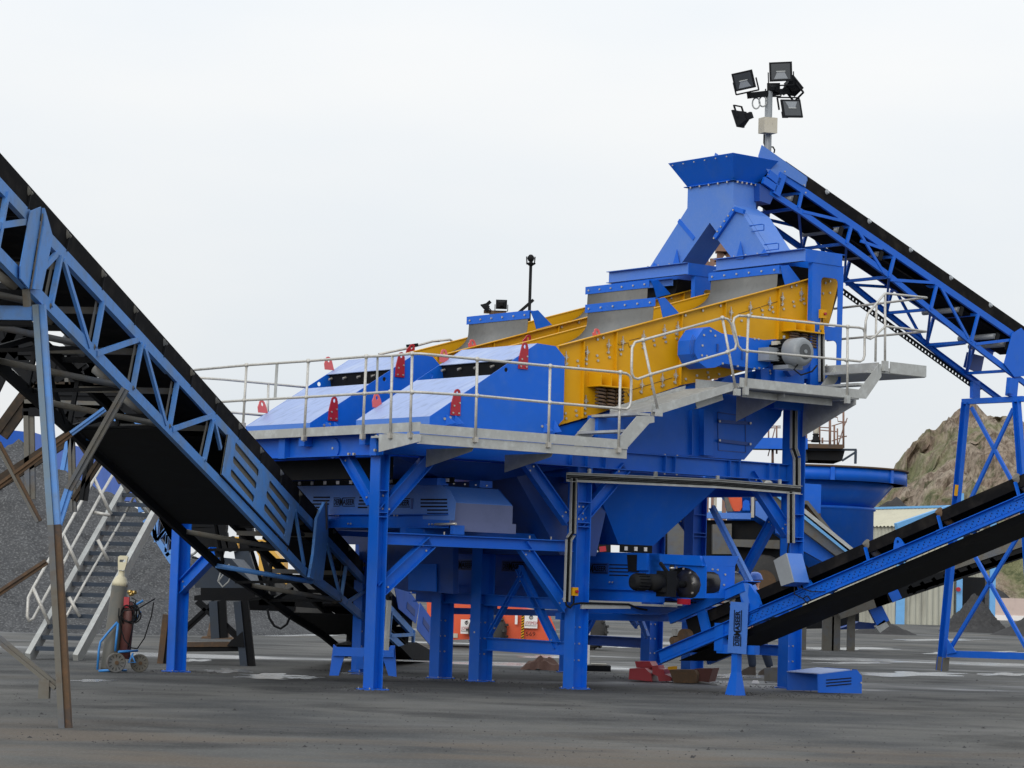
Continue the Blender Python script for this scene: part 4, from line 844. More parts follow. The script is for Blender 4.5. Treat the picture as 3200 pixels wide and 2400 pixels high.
b.prism([L(uL+1.12, w1_+.002, 2.63), L(uL+1.06, w1_+.25, 2.86), L(uL+1.06, w1_+1.0, 2.86), L(uL+1.12, w1_+1.0, 2.3), L(uL+1.12, w1_+.002, 2.3)], U*.01)
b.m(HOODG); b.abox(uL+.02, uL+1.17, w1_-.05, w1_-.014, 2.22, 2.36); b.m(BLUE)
b.m(BLUE); b.abox(uL+.72, uL+.95, w1_+.25, w1_+.5, 2.87, 2.97); b.abox(uL-.05, uL+.15, w1_+.25, w1_+.7, 2.87, 2.97)
b.m(BOLT); [b.bolt(L(uL+.2+i*.2, w1_+.2, 2.9), -W, .012) for i in range(4)]; b.build('head_cover', fd)
b = nb(BELT); b.abox(1.72, 2.52, .5, 5.2, 2.80, 2.82); b.abox(1.72, 2.52, .5, 5.2, 2.3, 2.315); b.tube(L(1.7, .55, 2.55), L(2.55, .55, 2.55), .22, 20); b.build('belt', fd)
b = nb(BLUE)
for w_ in (.9, 4.3): b.ibeam(L(1.65, w_, 2.2), L(1.65, w_, 2.24), .06, .15); b.abox(1.3, 3.9, w_-.07, w_+.07, 2.17, 2.25)
b.abox(1.55, 1.75, .05, .12, 2.17, 2.3); b.build('support_bracket', fd)

fe2 = thing('cross_conveyor', L(5.6, 1.5, 1.6), 'lower blue belt feeder under the tower with black gear motor and exposed drum', 'belt conveyor', 'enclosed belt conveyors under the tower')
F50 = lambda p: up_(p, 5.0)
b = nb(BLUE); b.plate([L(5, 5.6, 2.02), L(5, .2, 2.02), L(5, -.5, 2.01), L(5, -.5, 1.47), L(5, 5.6, 1.47)], U, .01)
slots(b, F50, [(Q5(1395, 1008+i*30), Q5(1560, 1012+i*30)) for i in range(4)], .018, -U)
tx = -W
for o in (C1(430, 270), C1(1005, 285), C1(1930, 312)):
    b.m(NAVY); p_ = F50(o)-U*.002; b.box(p_-W*.27+Z*.045, W*.31, U*.002, Z*.085); b.m(BLK); b.logo(p_-U*.004, tx, Z, .54, .085)
b.build('side_cover', fe2)
b = nb(BLUE); b.chan(L(5.0, 5.6, 1.38), L(5.0, -.6, 1.38), .18, .07, -U); b.chan(L(6.1, 5.6, 1.38), L(6.1, -.6, 1.38), .18, .07, U); b.m(BOLT)
for p_ in (Q5(1205, 1150), Q5(1230, 1150), Q5(1415, 1160), Q5(1440, 1160)): b.bolt(F50(p_)-U*.04, -U, .014)
b.m(GALV); b.bar(L(4.96, 1.2, 1.25), L(4.96, -.9, 1.25), .05, .03); b.build('frame_channel', fe2)
b = nb(BLUE)
O = [F50(p) for p in (Q6(360, 360), Q6(815, 378), Q6(852, 470), Q6(838, 690), Q6(835, 745), Q6(720, 745), Q6(360, 740))]
dc = F50(Q6(640, 625)); b.holed(O, [b.ring(dc, W*.40, Z*.25, 16)], U, .012)
b.plate([F50(p) for p in (Q6(465, 366), Q6(815, 380), Q6(838, 468), Q6(470, 445))], -U, .05); b.m(BOLT)
for p_ in (Q6(525, 430), Q6(475, 380), Q6(715, 525), Q6(740, 615), Q6(735, 700), Q6(600, 480), Q6(660, 490)): b.bolt(F50(p_)-U*.01, -U, .018)
b.build('head_plate', fe2)
wE = loc(F50(Q6(846, 480)))[1]; SE = lambda p: wp(p, wE)
b = nb(BLUE); O = [SE(p) for p in (Q6(848, 465), Q6(1098, 470), Q6(1090, 700), Q6(1060, 745), Q6(842, 745))]
ow = SE(Q6(890, 610)); b.holed(O, [[SE(Q6(*p)) for p in ((855, 515), (920, 518), (960, 545), (978, 600), (972, 660), (960, 700), (850, 705))]], W, .012)
b.prism([SE(p) for p in (Q6(820, 378), Q6(1132, 380), Q6(1098, 468), Q6(850, 468))], W*.012-Z*0); b.m(BOLT)
for p_ in (Q6(1010, 540), Q6(1000, 630), Q6(900, 495), Q6(945, 500)): b.bolt(SE(p_), -W, .016)
b.build('end_plate', fe2)
b = nb(DRUM); dax = U; dcen = L(5.05, loc(dc)[1], loc(dc)[2]); b.lathe([(.10, 0), (.22, .02), (.22, 1.0), (.1, 1.02)], dcen, U, 28); b.m(BLK); b.tube(dcen-U*.3, dcen+U*.1, .05, 12); b.build('drum', fe2)
b = nb(BELT); b.abox(5.1, 6.0, loc(dc)[1]+.1, 5.6, 1.80, 1.82); b.abox(5.1, 6.0, loc(dc)[1]+.1, 5.6, 1.3, 1.315); b.build('belt', fe2)
gz = dcen.copy()
b = nb(BLK); b.box(gz-U*.50, U*.13, W*.16, Z*.26); b.box(gz-U*.62-Z*.05, U*.10, W*.14, Z*.12); b.tube(gz-U*.28, gz-U*.42, .16, 16); b.lathe([(.17, 0), (.17, .3), (.12, .32), (.12, .36), (.155, .38), (.155, .72), (.10, .76)], gz-U*.66+Z*.02, -U, 20)
for i in range(16):
    t = 2*math.pi*i/16; d = W*math.cos(t)+Z*math.sin(t); b.box(gz-U*1.2+Z*.02+d*.165, U*.14, d*.012, d.cross(U)*.004)
b.bar(gz-U*.45+Z*.2, gz-U*.45+W*.25+Z*.42, .05, .06); b.tube(gz-U*.36+Z*.15, gz-U*.36+Z*.38, .05, 10); b.m(BOLT); b.tube(gz-U*.30, gz-U*.26, .05, 10); b.tube(gz-U*.36+Z*.30, gz-U*.36+Z*.34, .06, 10); 
for k_ in range(len(b.v)): b.v[k_] = gz+(b.v[k_]-gz)*.72
b.build('gear_motor', fe2)
b = nb(BLK); b.plate([F50(p)-U*.04 for p in (Q6(180, 370), Q6(275, 370), Q6(270, 520), Q6(190, 515))], U, .03); b.m(BLUE); b.plate([F50(p)-U*.06 for p in (Q6(278, 360), Q6(360, 360), Q6(358, 505), Q6(275, 505))], U, .05); b.build('inspection_flap', fe2)
b = nb(RED); b.box(L(4.95, loc(dc)[1]-.10, 1.32), U*.03, W*.11, Z*.04); b.build('scraper_holder', fe2)
b = nb(BLUE)
for w_ in (.5, 3.5): b.abox(5.02, 5.1, w_-.06, w_+.06, 1.1, 1.24); b.abox(6.0, 6.08, w_-.06, w_+.06, 1.1, 1.24); b.abox(3.9, 8.2, w_-.07, w_+.07, 1.0, 1.1)
b.build('support_bracket', fe2)

# ================================================================== RIGHT-HAND DISCHARGE BELT, rising to the right towards the camera
NS = 5.45
I = lambda p: up_(p, NS)
inc = thing('belt_conveyor', L(5.9, -1.4, 0), 'blue channel-frame belt conveyor rising to the right edge from under the tower', 'belt conveyor')
t0, t1 = I((2062, 2056)), I((3330, 1516)); dI = (t1-t0).normalized(); nI = dI.cross(U); nI = nI if nI.z > 0 else -nI; WI = .95
LI = (t1-t0).length
for o, sd_ in ((0, -U), (WI, U)):
    b = nb(BLUE); b.chan(t0+U*o, t1+U*o, .20, .07, sd_, up=nI)
    b.bar(t0+U*o-nI*.03-U*.006*(1 if o == 0 else -1), t1+U*o-nI*.03-U*.006*(1 if o == 0 else -1), .012, .02, up=nI)
    if o == 0:
        b.m(BLK); i = 1.6
        while i < LI-.05:
            for dz in (-.028, .008, .035): b.tube(t0+dI*(i+dz)+nI*dz-U*.012, t0+dI*(i+dz)+nI*dz-U*.014, .009, 5)
            i += .11
    b.build('side_channel', inc)
b = nb(BELT); z_b = .33
prof = [(.05, z_b+.02), (.26, .22), (.69, .22), (.90, z_b+.02)]
for (x0, h0), (x1, h1) in zip(prof, prof[1:]):
    b.prism([t0+dI*.9+U*x0+nI*h0, t0+dI*.9+U*x1+nI*h1, t0+dI*.9+U*x1+nI*(h1+.012), t0+dI*.9+U*x0+nI*(h0+.012)], dI*(LI-.9))
b.prism([t0+dI*.9+U*.03+nI*(z_b+.04), t0+dI*.9+U*.06+nI*(z_b+.04), t0+dI*.9+U*.07+nI*.22, t0+dI*.9+U*.04+nI*.22], dI*(LI-.9))
b.tube(t0+dI*.35+U*.05+nI*.12, t0+dI*.35+U*.9+nI*.12, .13, 18); b.prism([t0+dI*.3+U*.1-nI*.12, t0+dI*.3+U*.85-nI*.12, t0+dI*.3+U*.85-nI*.13, t0+dI*.3+U*.1-nI*.13], dI*LI*.97); b.build('belt', inc)
b = nb(BLK); b.prism([t0+dI*1.1+U*.03-nI*.11, t0+dI*1.1+U*.92-nI*.11, t0+dI*1.1+U*.80-nI*.19, t0+dI*1.1+U*.12-nI*.19], dI*(LI-1.1)); b.build('belly_pan', inc)
d0 = (I(Q7(850, 330))-t0).dot(dI); d1 = (I(Q7(1480, 60))-t0).dot(dI); stp = d1-d0
for i in range(-2, 4):
    d = d0+stp*i
    if d < 1.6: continue
    c = t0+dI*d
    b = nb(GREYB); b.m(RUST if i % 2 else GREYB); b.tube(c+U*.02+nI*(z_b+.05), c+U*.24+nI*.15, .055, 12); b.tube(c+U*.93+nI*(z_b+.05), c+U*.71+nI*.15, .055, 12); b.tube(c+U*.27+nI*.14, c+U*.68+nI*.14, .055, 12)
    b.m(BLUE); b.bar(c+nI*.08, c+U*WI+nI*.08, .10, .02); b.bar(c-dI*.08+nI*.09, c+dI*.10+nI*.09, .06, .05, up=nI); b.bar(c+U*.0+nI*.08, c-U*.01+nI*.30, .05, .02, up=dI); b.build('idler_roller', inc)
# skirt frame at the tail
b = nb(BLUE)
b.bar(I(Q6(550, 925))-U*.03, I(Q6(1195, 640))-U*.03, .05, .15, up=nI); b.bar(I(Q6(550, 880))+U*.1, I(Q6(1200, 597))+U*.1, .35, .012, up=nI)
b.prism([I(p)-U*.03 for p in (Q6(775, 850), Q6(845, 825), Q6(890, 1010), Q6(820, 1035))], U*.04)
b.prism([I(p)-U*.035 for p in (Q6(1150, 690), Q6(1195, 610), Q6(1235, 625), Q6(1300, 715), Q6(1328, 800), Q6(1310, 850), Q6(1225, 885), Q6(1170, 800))], U*.05)
b.m(BLUED); b.prism([I(p)-U*.04 for p in (Q6(1150, 700), Q6(1190, 612), Q6(1235, 625), Q6(1225, 720), Q6(1240, 790), Q6(1190, 780))], U*.004)
b.build('skirt_frame', inc)
b = nb(BLK); b.prism([I(p)+U*.12 for p in (Q6(620, 930), Q6(1200, 680), Q6(1260, 840), Q6(700, 1070), Q6(640, 1010))], U*.6); b.build('feed_skirt', inc)
b = nb(RUST); b.tube(I(Q6(585, 1110))-U*.08, I(Q6(585, 1110))+U*.3, .055, 12); b.tube(I(Q6(640, 1085))+U*.02, I(Q6(640, 1085))+U*.8, .13, 16); b.m(GALV); b.box(I(Q6(575, 1040)), U*.02, W*.04, Z*.05); b.build('tail_pulley', inc)
b = nb(BLUED); b.plate([I(p)-U*.09 for p in (Q6(1098, 775), Q6(1250, 785), Q6(1230, 1230), Q6(1070, 1215))], U, .012)
tA, tB = I(Q6(1172, 1155))-U*.10, I(Q6(1180, 855))-U*.10; td = (tB-tA).normalized(); tn = td.cross(-U).normalized()
tn = tn if tn.dot(-W) > 0 else -tn
b.m(BLK); sg = (tB-tA).length/9*1.53
# the letters read bottom to top
tl = -tn
b.logo(tA+tn*.02, td, tl, (tB-tA).length, .10)
b.build('guard_panel', inc)
b = nb(BLUE)
p0, p1 = zp(Q6(1090, 1560)), I(Q6(1112, 1200)); fx = p1.copy(); fx.z = 0
b.bar(fx+Z*.30, p1, .12, .09, up=U); b.hexa([fx+U*x+W*y for x, y in ((-.10, -.10), (.10, -.10), (.10, .12), (-.10, .12))], [fx+Z*.33+U*x+W*y for x, y in ((-.045, -.06), (.045, -.06), (.045, .06), (-.045, .06))])
b.bar(I(Q6(950, 1180))+U*.02, I(Q6(1280, 1195))+U*.02, .10, .13); b.bar(I(Q6(975, 960))+U*.02, I(Q6(970, 1200))+U*.02, .12, .18, up=W)
b.build('support_stand', inc)
bx = I(Q6(1700, 510))-U*.22
b = nb(BLUED); q = [I(p)-U*.35 for p in (Q6(1582, 425), Q6(1690, 362), Q6(1755, 610), Q6(1648, 645))]
b.m(MGREY); b.prism(q, U*.02); b.m(BLUE); q2 = [I(p)-U*.33 for p in (Q6(1582, 425), Q6(1690, 362), Q6(1755, 610), Q6(1648, 645))]; b.m(BLUED); b.prism(q2, U*.30)
b.m(BLUE); b.bar(bx+U*.25-Z*.15, bx+U*.25-nI*.25, .1, .1); b.m(BLK); e = I(Q6(1720, 650))-U*.25; b.path([e, e-Z*.10, I(Q6(1730, 750))-U*.1, I(Q6(1765, 790))-U*.1, I(Q6(1795, 760))-U*.1, I(Q6(1765, 725))-U*.1, I(Q6(1735, 745))-U*.1], .009, 6)
b.path([e-W*.08, I(Q6(1800, 690))-U*.1, I(Q6(1900, 690))-U*.05], .008, 6); b.build('control_box', inc)
b = nb(BLUE); c = I(Q7(1138, 300)); b.holed([c+dI*x+nI*y for x, y in ((-.12, -.04), (.12, -.04), (.06, .09), (.02, .13), (-.02, .13), (-.06, .09))], [b.ring(c+nI*.07, dI*.022, nI*.022, 8)], -U, .02); b.build('lifting_eye', inc)

# ================================================================== TOP CONVEYOR (descends to the right behind the tower)
NW, WT = 1.55, 1.05
K = lambda p: wp(p, NW)
top = thing('lattice_conveyor', L(15.4, 2.1, 5.0), 'blue lattice conveyor with black belt feeding the chute at the top right', 'lattice conveyor')
a0, a1 = K(Q3(120, 135)), K(Q3(2330, 1655)); dT = (a1-a0).normalized(); nT = W.cross(dT); nT = nT if nT.z > 0 else -nT
b0, b1 = K(Q3(20, 275)), K(Q3(2250, 1930)); LT = (a1-a0).length
def truss(par, f, off, posts, diags, top2, bot2, mt, up, nrm, nm='truss_side', th=.09):
    b = nb(mt); A, B = [f(p)+off for p in top2]; b.chan(A, B, th*1.3, .05, -nrm, up=up)
    P = [f(p)+off for p in bot2]
    for x, y in zip(P, P[1:]): b.chan(x, y, th*1.1, .05, -nrm, up=up)
    for x, y in posts: b.bar(f(x)+off, f(y)+off, .035, .06, up=(f(y)-f(x)).cross(nrm))
    for x, y in diags: b.bar(f(x)+off, f(y)+off, .03, .05, up=(f(y)-f(x)).cross(nrm))
    return b.build(nm, par)
posts = [(Q3(292, 285), Q3(262, 415)), (Q3(718, 575), Q3(678, 722)), (Q3(1090, 835), Q3(1045, 1010)), (Q3(1455, 1090), Q3(1405, 1290)), (Q3(1815, 1335), Q3(1755, 1570)), (Q3(2170, 1580), Q3(2100, 1820)), (Q3(130, 150), Q3(75, 300))]
dia = [(Q3(300, 445), Q3(660, 530)), (Q3(780, 610), Q3(1000, 975)), (Q3(1060, 1035), Q3(1430, 1060)), (Q3(1500, 1110), Q3(1730, 1540)), (Q3(1790, 1590), Q3(2090, 1555)), (Q3(800, 700), Q3(985, 765))]
for k_, (off, mt_) in enumerate(((V((0, 0, 0)), BLUE), (W*WT, BLUE))):
    truss(top, K, off, posts, dia, (Q3(60, 95), Q3(2330, 1655)), (Q3(20, 275), Q3(300, 455), Q3(680, 725), Q3(1040, 990), Q3(1400, 1285), Q3(1850, 1645), Q3(2400, 2060)), mt_, nT, -W if k_ == 0 else W)
b = nb(BLUE)
for i, (x, y) in enumerate(posts):
    q = K(y); b = nb(BLUE); b.bar(q, q+W*WT, .06, .05); b.build('cross_brace', top); t = K(x); b = nb(BLUE); b.bar(t, t+W*WT, .06, .05); b.build('cross_brace', top)
    if i < len(posts)-2: b = nb(BLUE); b.bar(q, K(posts[i+1][1])+W*WT, .04, .04); b.build('cross_brace', top)
b = nb(BELT); zb_ = .26
for (x0, h0), (x1, h1) in zip([(.02, zb_), (.26, .10), (.79, .10), (1.03, zb_)], [(.26, .10), (.79, .10), (1.03, zb_)]):
    b.prism([a0+W*x0+nT*h0, a0+W*x1+nT*h1, a0+W*x1+nT*(h1+.012), a0+W*x0+nT*(h0+.012)], dT*LT)
b.prism([a0+nT*.27, a0+W*.03+nT*.27, a0+W*.03+nT*.05, a0+nT*.05], dT*LT)
rb0, rb1 = b0+nT*.10, b1+nT*.62
b.prism([rb0+W*.15, rb0+W*.85, rb0+W*.85+nT*.03, rb0+W*.15+nT*.03], (rb1-rb0))
hd = K(Q1(1000, 1010)); hd = L(loc(hd)[0], NW, loc(hd)[2]); 
b.build('belt', top)
for q in ((510, 275), (875, 530), (1232, 780), (1580, 1020), (1920, 1260)):
    c = K(Q3(*q)); d = (c-a0).dot(dT); c = a0+dT*d
    b = nb(MGREY); b.tube(c-W*.012+nT*.25, c+W*.24+nT*.08, .045, 12); b.tube(c+W*1.06+nT*.25, c+W*.8+nT*.08, .045, 12); b.m(BLK); b.bar(c+nT*.02, c+W*WT+nT*.02, .07, .05); b.build('idler_roller', top)
for q in ((245, 330), (640, 600), (985, 810), (1680, 1290), (1990, 1520), (2080, 1590)):
    c = K(Q3(*q))+W*.5
    b = nb(MGREY); b.tube(c-W*.42, c+W*.42, .05, 12); b.m(BLK); b.bar(c-W*.48+nT*.05, c-W*.48-nT*.12, .03, .08); b.build('return_roller', top)
b = nb(BLK); f0, f1 = K(Q3(560, 650))-Z*.0, None
c0, c1 = b0+W*(WT+.05)-nT*.02, b1+W*(WT+.05)-nT*.02; d = (c1-c0).normalized(); l = (c1-c0).length
b.bar(c0-nT*.05, c1-nT*.05, .05, .02, up=nT); i = .2
while i < l: b.bar(c0+d*i-nT*.06, c0+d*i-nT*.12, .03, .03, up=d); i += .09
b.bar(c0-nT*.125, c1-nT*.125, .03, .012, up=nT); b.build('cable_ladder', top)
b = nb(BLUED); K2 = lambda p: wp(p, NW-.03)
hs = [K2(p) for p in (Q1(1330, 838), Q1(1722, 1112), Q1(1708, 1203), Q1(1500, 1075), Q1(1475, 1135), Q1(1385, 1075), Q1(1300, 935))]
b.plate(hs, W, .01); b.plate([x+W*(WT+.06) for x in hs], W, .01); hq = hs[0].lerp(hs[1], .38); b.prism([hq, hs[1], hs[1]-nT*.01, hq-nT*.01], W*(WT+.06))
b.prism([hs[1], hs[1]+(hs[2]-hs[1])*.4+dT*.02, hs[1]+(hs[2]-hs[1])*.4, hs[1]-dT*.02], W*(WT+.06))
b.m(BLUE); b.bar(K2(Q1(1385, 1085)), K2(Q1(1480, 1160)), .05, .13, up=nT); b.bar(K2(Q1(1340, 1140)), K2(Q1(1450, 1215)), .05, .12, up=nT); b.bar(K2(Q1(1510, 1090))-W*.01, K2(Q1(1450, 1270))-W*.01, .03, .15, up=dT)
b.m(BOLT)
for p in (Q1(1525, 1067), Q1(1693, 1185), Q1(1705, 1250), Q1(1383, 1095)): b.bolt(K2(p), -W, .014)
b.build('head_hood', top)
b = nb(NAVY); b.prism([K(p) for p in (Q1(1310, 1170), Q1(1440, 1260), Q1(1400, 1350), Q1(1310, 1320))], W*WT); b.build('head_frame', top)
b = nb(BLUE); b.plate([wp(p, NW-.04) for p in (Q3(2110, 1500), Q3(2190, 1450), Q3(2215, 1480), Q3(2290, 1700), Q3(2300, 1860), Q4(2130, 215), Q4(2040, 100))], W, .012)
b.build('splice_plate', top)
b = nb(NAVY); b.plate([wp(p, NW+WT+.04) for p in (Q4(1720, 0), Q4(1870, 40), Q4(1840, 190), Q4(1690, 130))], W, .012); b.build('splice_plate', top)
for a, c, w_, d_ in ((Q4(2115, 230), Q4(2100, 385), NW, .24), (Q4(1790, 250), Q4(1788, 400), NW+WT, .2), (Q4(2085, 300), Q4(2085, 360), NW-.05, .1)): b = nb(BLUE); b.bar(wp(a, w_), wp(c, w_), .08, d_, up=U); b.build('bracket_leg', top)
# trestle
us = loc(wp(Q4(2110, 390), NW))[0]; FT = lambda p: up_(p, us)
tr = thing('trestle', L(us, 2, 0), 'tall blue cross-braced trestle under the top right conveyor, in front of the rocky hill', 'trestle')
b = nb(BLUE); b.bar(FT(Q4(1690, 430)), FT(Q4(2215, 405)), .12, .10); b.build('top_beam', tr)
for (a, c) in ((Q4(1722, 435), Q7(1505, 1370)), (Q4(2160, 415), Q7(2330, 1420))):
    b = nb(BLUE); A = FT(a); Cc = FT(c); b.chan(A, Cc, .13, .10, -U, up=W); b.m(BLUED)
    m_ = A.lerp(Cc, .56); b.m(GREYB); b.bar(A.lerp(Cc, .95)-U*.01, A.lerp(Cc, 1.0)-U*.01, .16, .18, up=W); b.build('leg', tr)
for a, c in ((Q4(1760, 480), Q4(2290, 1450)), (Q4(2120, 490), Q4(1740, 1300)), (Q7(1770, 350), Q7(2240, 1190)), (Q7(2190, 160), Q7(1570, 1190))):
    b = nb(BLUE); b.bar(FT(a), FT(c), .05, .065, up=W); b.build('cross_brace', tr)
b = nb(BLUE); b.bar(FT(Q7(1560, 1225)), FT(Q7(2330, 1250)), .10, .12); b.plate([FT(p)-U*.06 for p in (Q7(1570, 1090), Q7(1650, 1215), Q7(1570, 1230))], -U, .02); b.build('base_rail', tr)
b = nb(YEL); b.bar(FT(Q4(1668, 1150))-U*.115, FT(Q4(1658, 1245))-U*.115, .004, .08, up=W); b.build('paint_mark', tr)

# ================================================================== LEFT CONVEYOR (comes down from the left, in under the tower)
G, nG0 = vplane((-4.55, 24.5), (-1.86, 44.0)); nG = nG0 if nG0.x > 0 else -nG0   # nG points to the viewer's side
BK = -nG; WL = 1.2
lc = thing('lattice_conveyor', V((-4.4, 26, 2.5)), 'weathered blue lattice conveyor slanting down from the left edge in the foreground', 'lattice conveyor')
t0, t1 = G((-120, 447)), G((1293, 1980)); dL = (t1-t0).normalized(); nL = BK.cross(dL); nL = nL if nL.z > 0 else -nL; LL = (t1-t0).length
posts = [(R1(522, 1110), R1(435, 1540)), (R1(888, 1500), R2(815, 235)), (R2(1222, 200), R2(1148, 590)), (R2(1530, 545), R2(1465, 920)), (R2(1838, 870), R2(1765, 1210)), (R5(1052, 750), R5(1010, 1040)), (R1(60, 560), R1(-30, 1050))]
dias = [(R1(545, 1140), R2(770, 230)), (R2(1245, 230), R2(1430, 900)), (R2(1850, 870), R2(1905, 1110)), (R5(612, 260), R5(692, 740)), (R5(890, 560), R5(1000, 985)), (R1(-60, 850), R1(215, 810)), (R1(345, 1240), R1(490, 1085)), (R2(830, 290), R2(1185, 170)), (R2(1485, 945), R2(1825, 830)), (R5(1060, 1060), R5(1215, 960)), (R5(1440, 1345), R5(1635, 1335)), (R5(1450, 1140), R5(1430, 1350))]
def side(off, mt_, nm):
    b = nb(mt_); b.chan(t0+off, t1+off, .125, .06, -nG, up=nL)
    P = [G(p)+off for p in ((-120, 671), (0, 795), (398, 1206), (676, 1493), (950, 1782), (1062, 1864), (1134, 1926), (1225, 1990), (1290, 2052))]
    for x, y in zip(P, P[1:]): b.chan(x, y, .125, .06, -nG, up=nL)
    b.bar(G(R5(1640, 1300))+off, G(R5(1625, 1525))+off, .05, .10, up=dL)
    for x, y in posts: b.bar(G(x)+off, G(y)+off, .05, .05, up=(G(y)-G(x)).cross(nG))
    if off.length < .01:
        b.m(GREYB)
        for x, y in posts: 
            o = -dL*.0+BK*.05; h_ = (G(y)-G(x)).cross(nG).normalized(); h_ = h_ if h_.dot(dL) < 0 else -h_; b.bar(G(x)+h_*.05+o, G(y)+h_*.05+o, .004, .07, up=h_)
        b.m(mt_)
    for x, y in dias: b.bar(G(x)+off, G(y)+off, .035, .06, up=(G(y)-G(x)).cross(nG))
    return b.build(nm, lc)
side(V((0, 0, 0)), BLUEL, 'truss_side'); side(BK*WL, BLK, 'truss_side')  # far side coloured black as shade, merging into the dark underside
b = nb(BLUEL); ga = lambda *q: [G(p)+nG*.03 for p in q]
b.plate(ga(R1(232, 715), R1(320, 680), R1(300, 880), R1(250, 1180), R1(215, 1390), R1(140, 1300), R1(140, 1200), R1(215, 800)), nG, .012)
b.plate([x+nG*.015 for x in ga(R1(322, 690), R1(345, 760), R1(395, 940), R1(330, 1260), R1(300, 1400), R1(225, 1390), R1(260, 1150), R1(315, 850))], nG, .03)
b.m(GREYB); b.bar(*[x+nG*.03 for x in ga(R1(318, 740), R1(215, 1390))], .01, .012, up=dL); b.bar(G(R1(225, 1390)), G(R1(235, 1540)), .06, .06, up=dL)
b.build('node_plate', lc)
b = nb(BLUEL); b.plate(ga(R5(765, 330), R5(832, 190), R5(862, 220), R5(862, 480), R5(815, 870), R5(750, 865), R5(700, 840), R5(735, 640)), nG, .04); b.m(GREYB); b.bar(*[x+nG*.05 for x in ga(R5(838, 190), R5(845, 420))], .01, .09, up=dL); b.build('node_plate', lc)
b = nb(BLUEL); Pn = ga(R4(292, 985), R5(602, 215), R5(535, 565), R4(235, 1335))
def slot(a, c, r):
    A = G(a)+nG*.03; Cc = G(c)+nG*.03; d = (Cc-A).normalized(); s_ = d.cross(nG).normalized()
    return [A+s_*(r*math.cos(t))-d*(r*math.sin(t)) for t in [math.pi*i/5 for i in range(6)]]+[Cc-s_*(r*math.cos(t))+d*(r*math.sin(t)) for t in [math.pi*i/5 for i in range(6)]]
sl = [(R4(352, 1090), R4(545, 1320)), (R4(335, 1205), R4(525, 1430)), (R4(315, 1320), R4(505, 1545)), (R5(372, 35), R5(535, 235)), (R5(348, 125), R5(515, 345)), (R5(328, 235), R5(500, 450))]
b.holed(Pn, [slot(a, c, .048) for a, c in sl], nG, .012)
b.build('slotted_guard', lc)
b = nb(SCREENM); e = [x-nG*.012 for x in Pn]; b.plate(e, BK, .006); b.build('guard_mesh', lc)
for f_, v in ((.005, None),):
    pass
b = nb(BELT)
prof = [(.03, .27), (.32, .07), (.88, .07), (1.17, .27)]
for (x0, h0), (x1, h1) in zip(prof, prof[1:]): b.prism([t0+BK*x0+nL*h0, t0+BK*x1+nL*h1, t0+BK*x1+nL*(h1+.014), t0+BK*x0+nL*(h0+.014)], dL*(LL-.2))
b.prism([t0+BK*.0+nL*.28, t0+BK*.03+nL*.28, t0+BK*.04+nL*.06, t0+BK*.01+nL*.06], dL*(LL-.2))
P = [G(p) for p in ((-120, 671), (0, 795), (398, 1206), (676, 1493), (950, 1782), (1062, 1864), (1134, 1926), (1225, 1990), (1280, 2040))]
for x, y, h_ in zip(P, P[1:], (.60, .60, .60, .50, .45, .30, .15, .12)): b.prism([x+BK*.03+nL*(h_+.03), x+BK*.66+nL*(h_+.03), x+BK*.66+nL*h_, x+BK*.03+nL*h_], y-x)
b.tube(t1+BK*.08-nL*.12-dL*.25, t1+BK*1.1-nL*.12-dL*.25, .2, 18); b.build('belt', lc)
b = nb(BLK)  # black sheets added to give the truss underside its darkness
for x, y in ((P[2].lerp(P[3], .45), P[3].lerp(P[4], .5)),): b.prism([x+BK*.03+nL*.02, x+BK*1.16+nL*.02, x+BK*1.16+nL*.03, x+BK*.03+nL*.03], y-x)
b.build('dark_underside_sheet', lc); b = nb(BLK)
for x, y in ((P[6], P[7]),): b.prism([x+BK*.05+nL*.02, x+BK*1.14+nL*.02, x+BK*1.14+nL*.03, x+BK*.05+nL*.03], y-x)
b.build('dark_underside_sheet', lc)
i = .6
while i < LL-1:
    c = t0+dL*i
    b = nb(BLK); b.m(GREYB); b.tube(c-BK*.005+nL*.255, c+BK*.30+nL*.04, .06, 10); b.tube(c+BK*1.2+nL*.255, c+BK*.9+nL*.04, .06, 10); b.m(BLK); b.bar(c+BK*.02+nL*.0, c+BK*WL+nL*.0, .10, .06); b.bar(c+BK*.015+nL*.05, c+BK*.0+nL*.25, .05, .02, up=dL); b.build('idler_roller', lc); i += 1.25
b = nb(BLUEL)
for k_, (x, y) in enumerate(posts+[(R5(600, 230), R5(545, 600)), (R5(800, 420), R5(760, 880))]):
    cm_ = BLUEL if k_ > 3 and k_ != 6 else BLK
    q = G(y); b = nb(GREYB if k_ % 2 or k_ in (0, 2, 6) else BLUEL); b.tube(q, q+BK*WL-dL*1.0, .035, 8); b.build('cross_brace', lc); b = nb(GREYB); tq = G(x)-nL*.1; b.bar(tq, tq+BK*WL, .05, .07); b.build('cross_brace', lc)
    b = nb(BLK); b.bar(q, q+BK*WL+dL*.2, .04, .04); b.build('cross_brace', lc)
b = nb(BLUE)
sk = lambda *q: [G(p)+nG*.05 for p in q]
b.plate(sk(R5(1440, 900), R5(1520, 880), R5(1660, 1080), R5(1630, 1240), R5(1480, 1110)), nG, .01); b.plate(sk(R5(1668, 1060), R5(1770, 1200), R5(1780, 1460), R5(1640, 1290)), nG, .01)
b.m(NAVY)
for a, c in ((R5(1550, 1080), R5(1620, 1150)), (R5(1690, 1210), R5(1745, 1290))): x, y = sk(a, c); b.bar(x+nG*.014, y+nG*.014, .006, .12, up=nL)
b.build('skirt_panel', lc)
b = nb(BLK); b.prism(sk(R5(1500, 1440), R5(1640, 1400), R5(1780, 1480), R5(1760, 1560), R5(1600, 1545)), BK*1.2); b.build('tail_guard', lc)
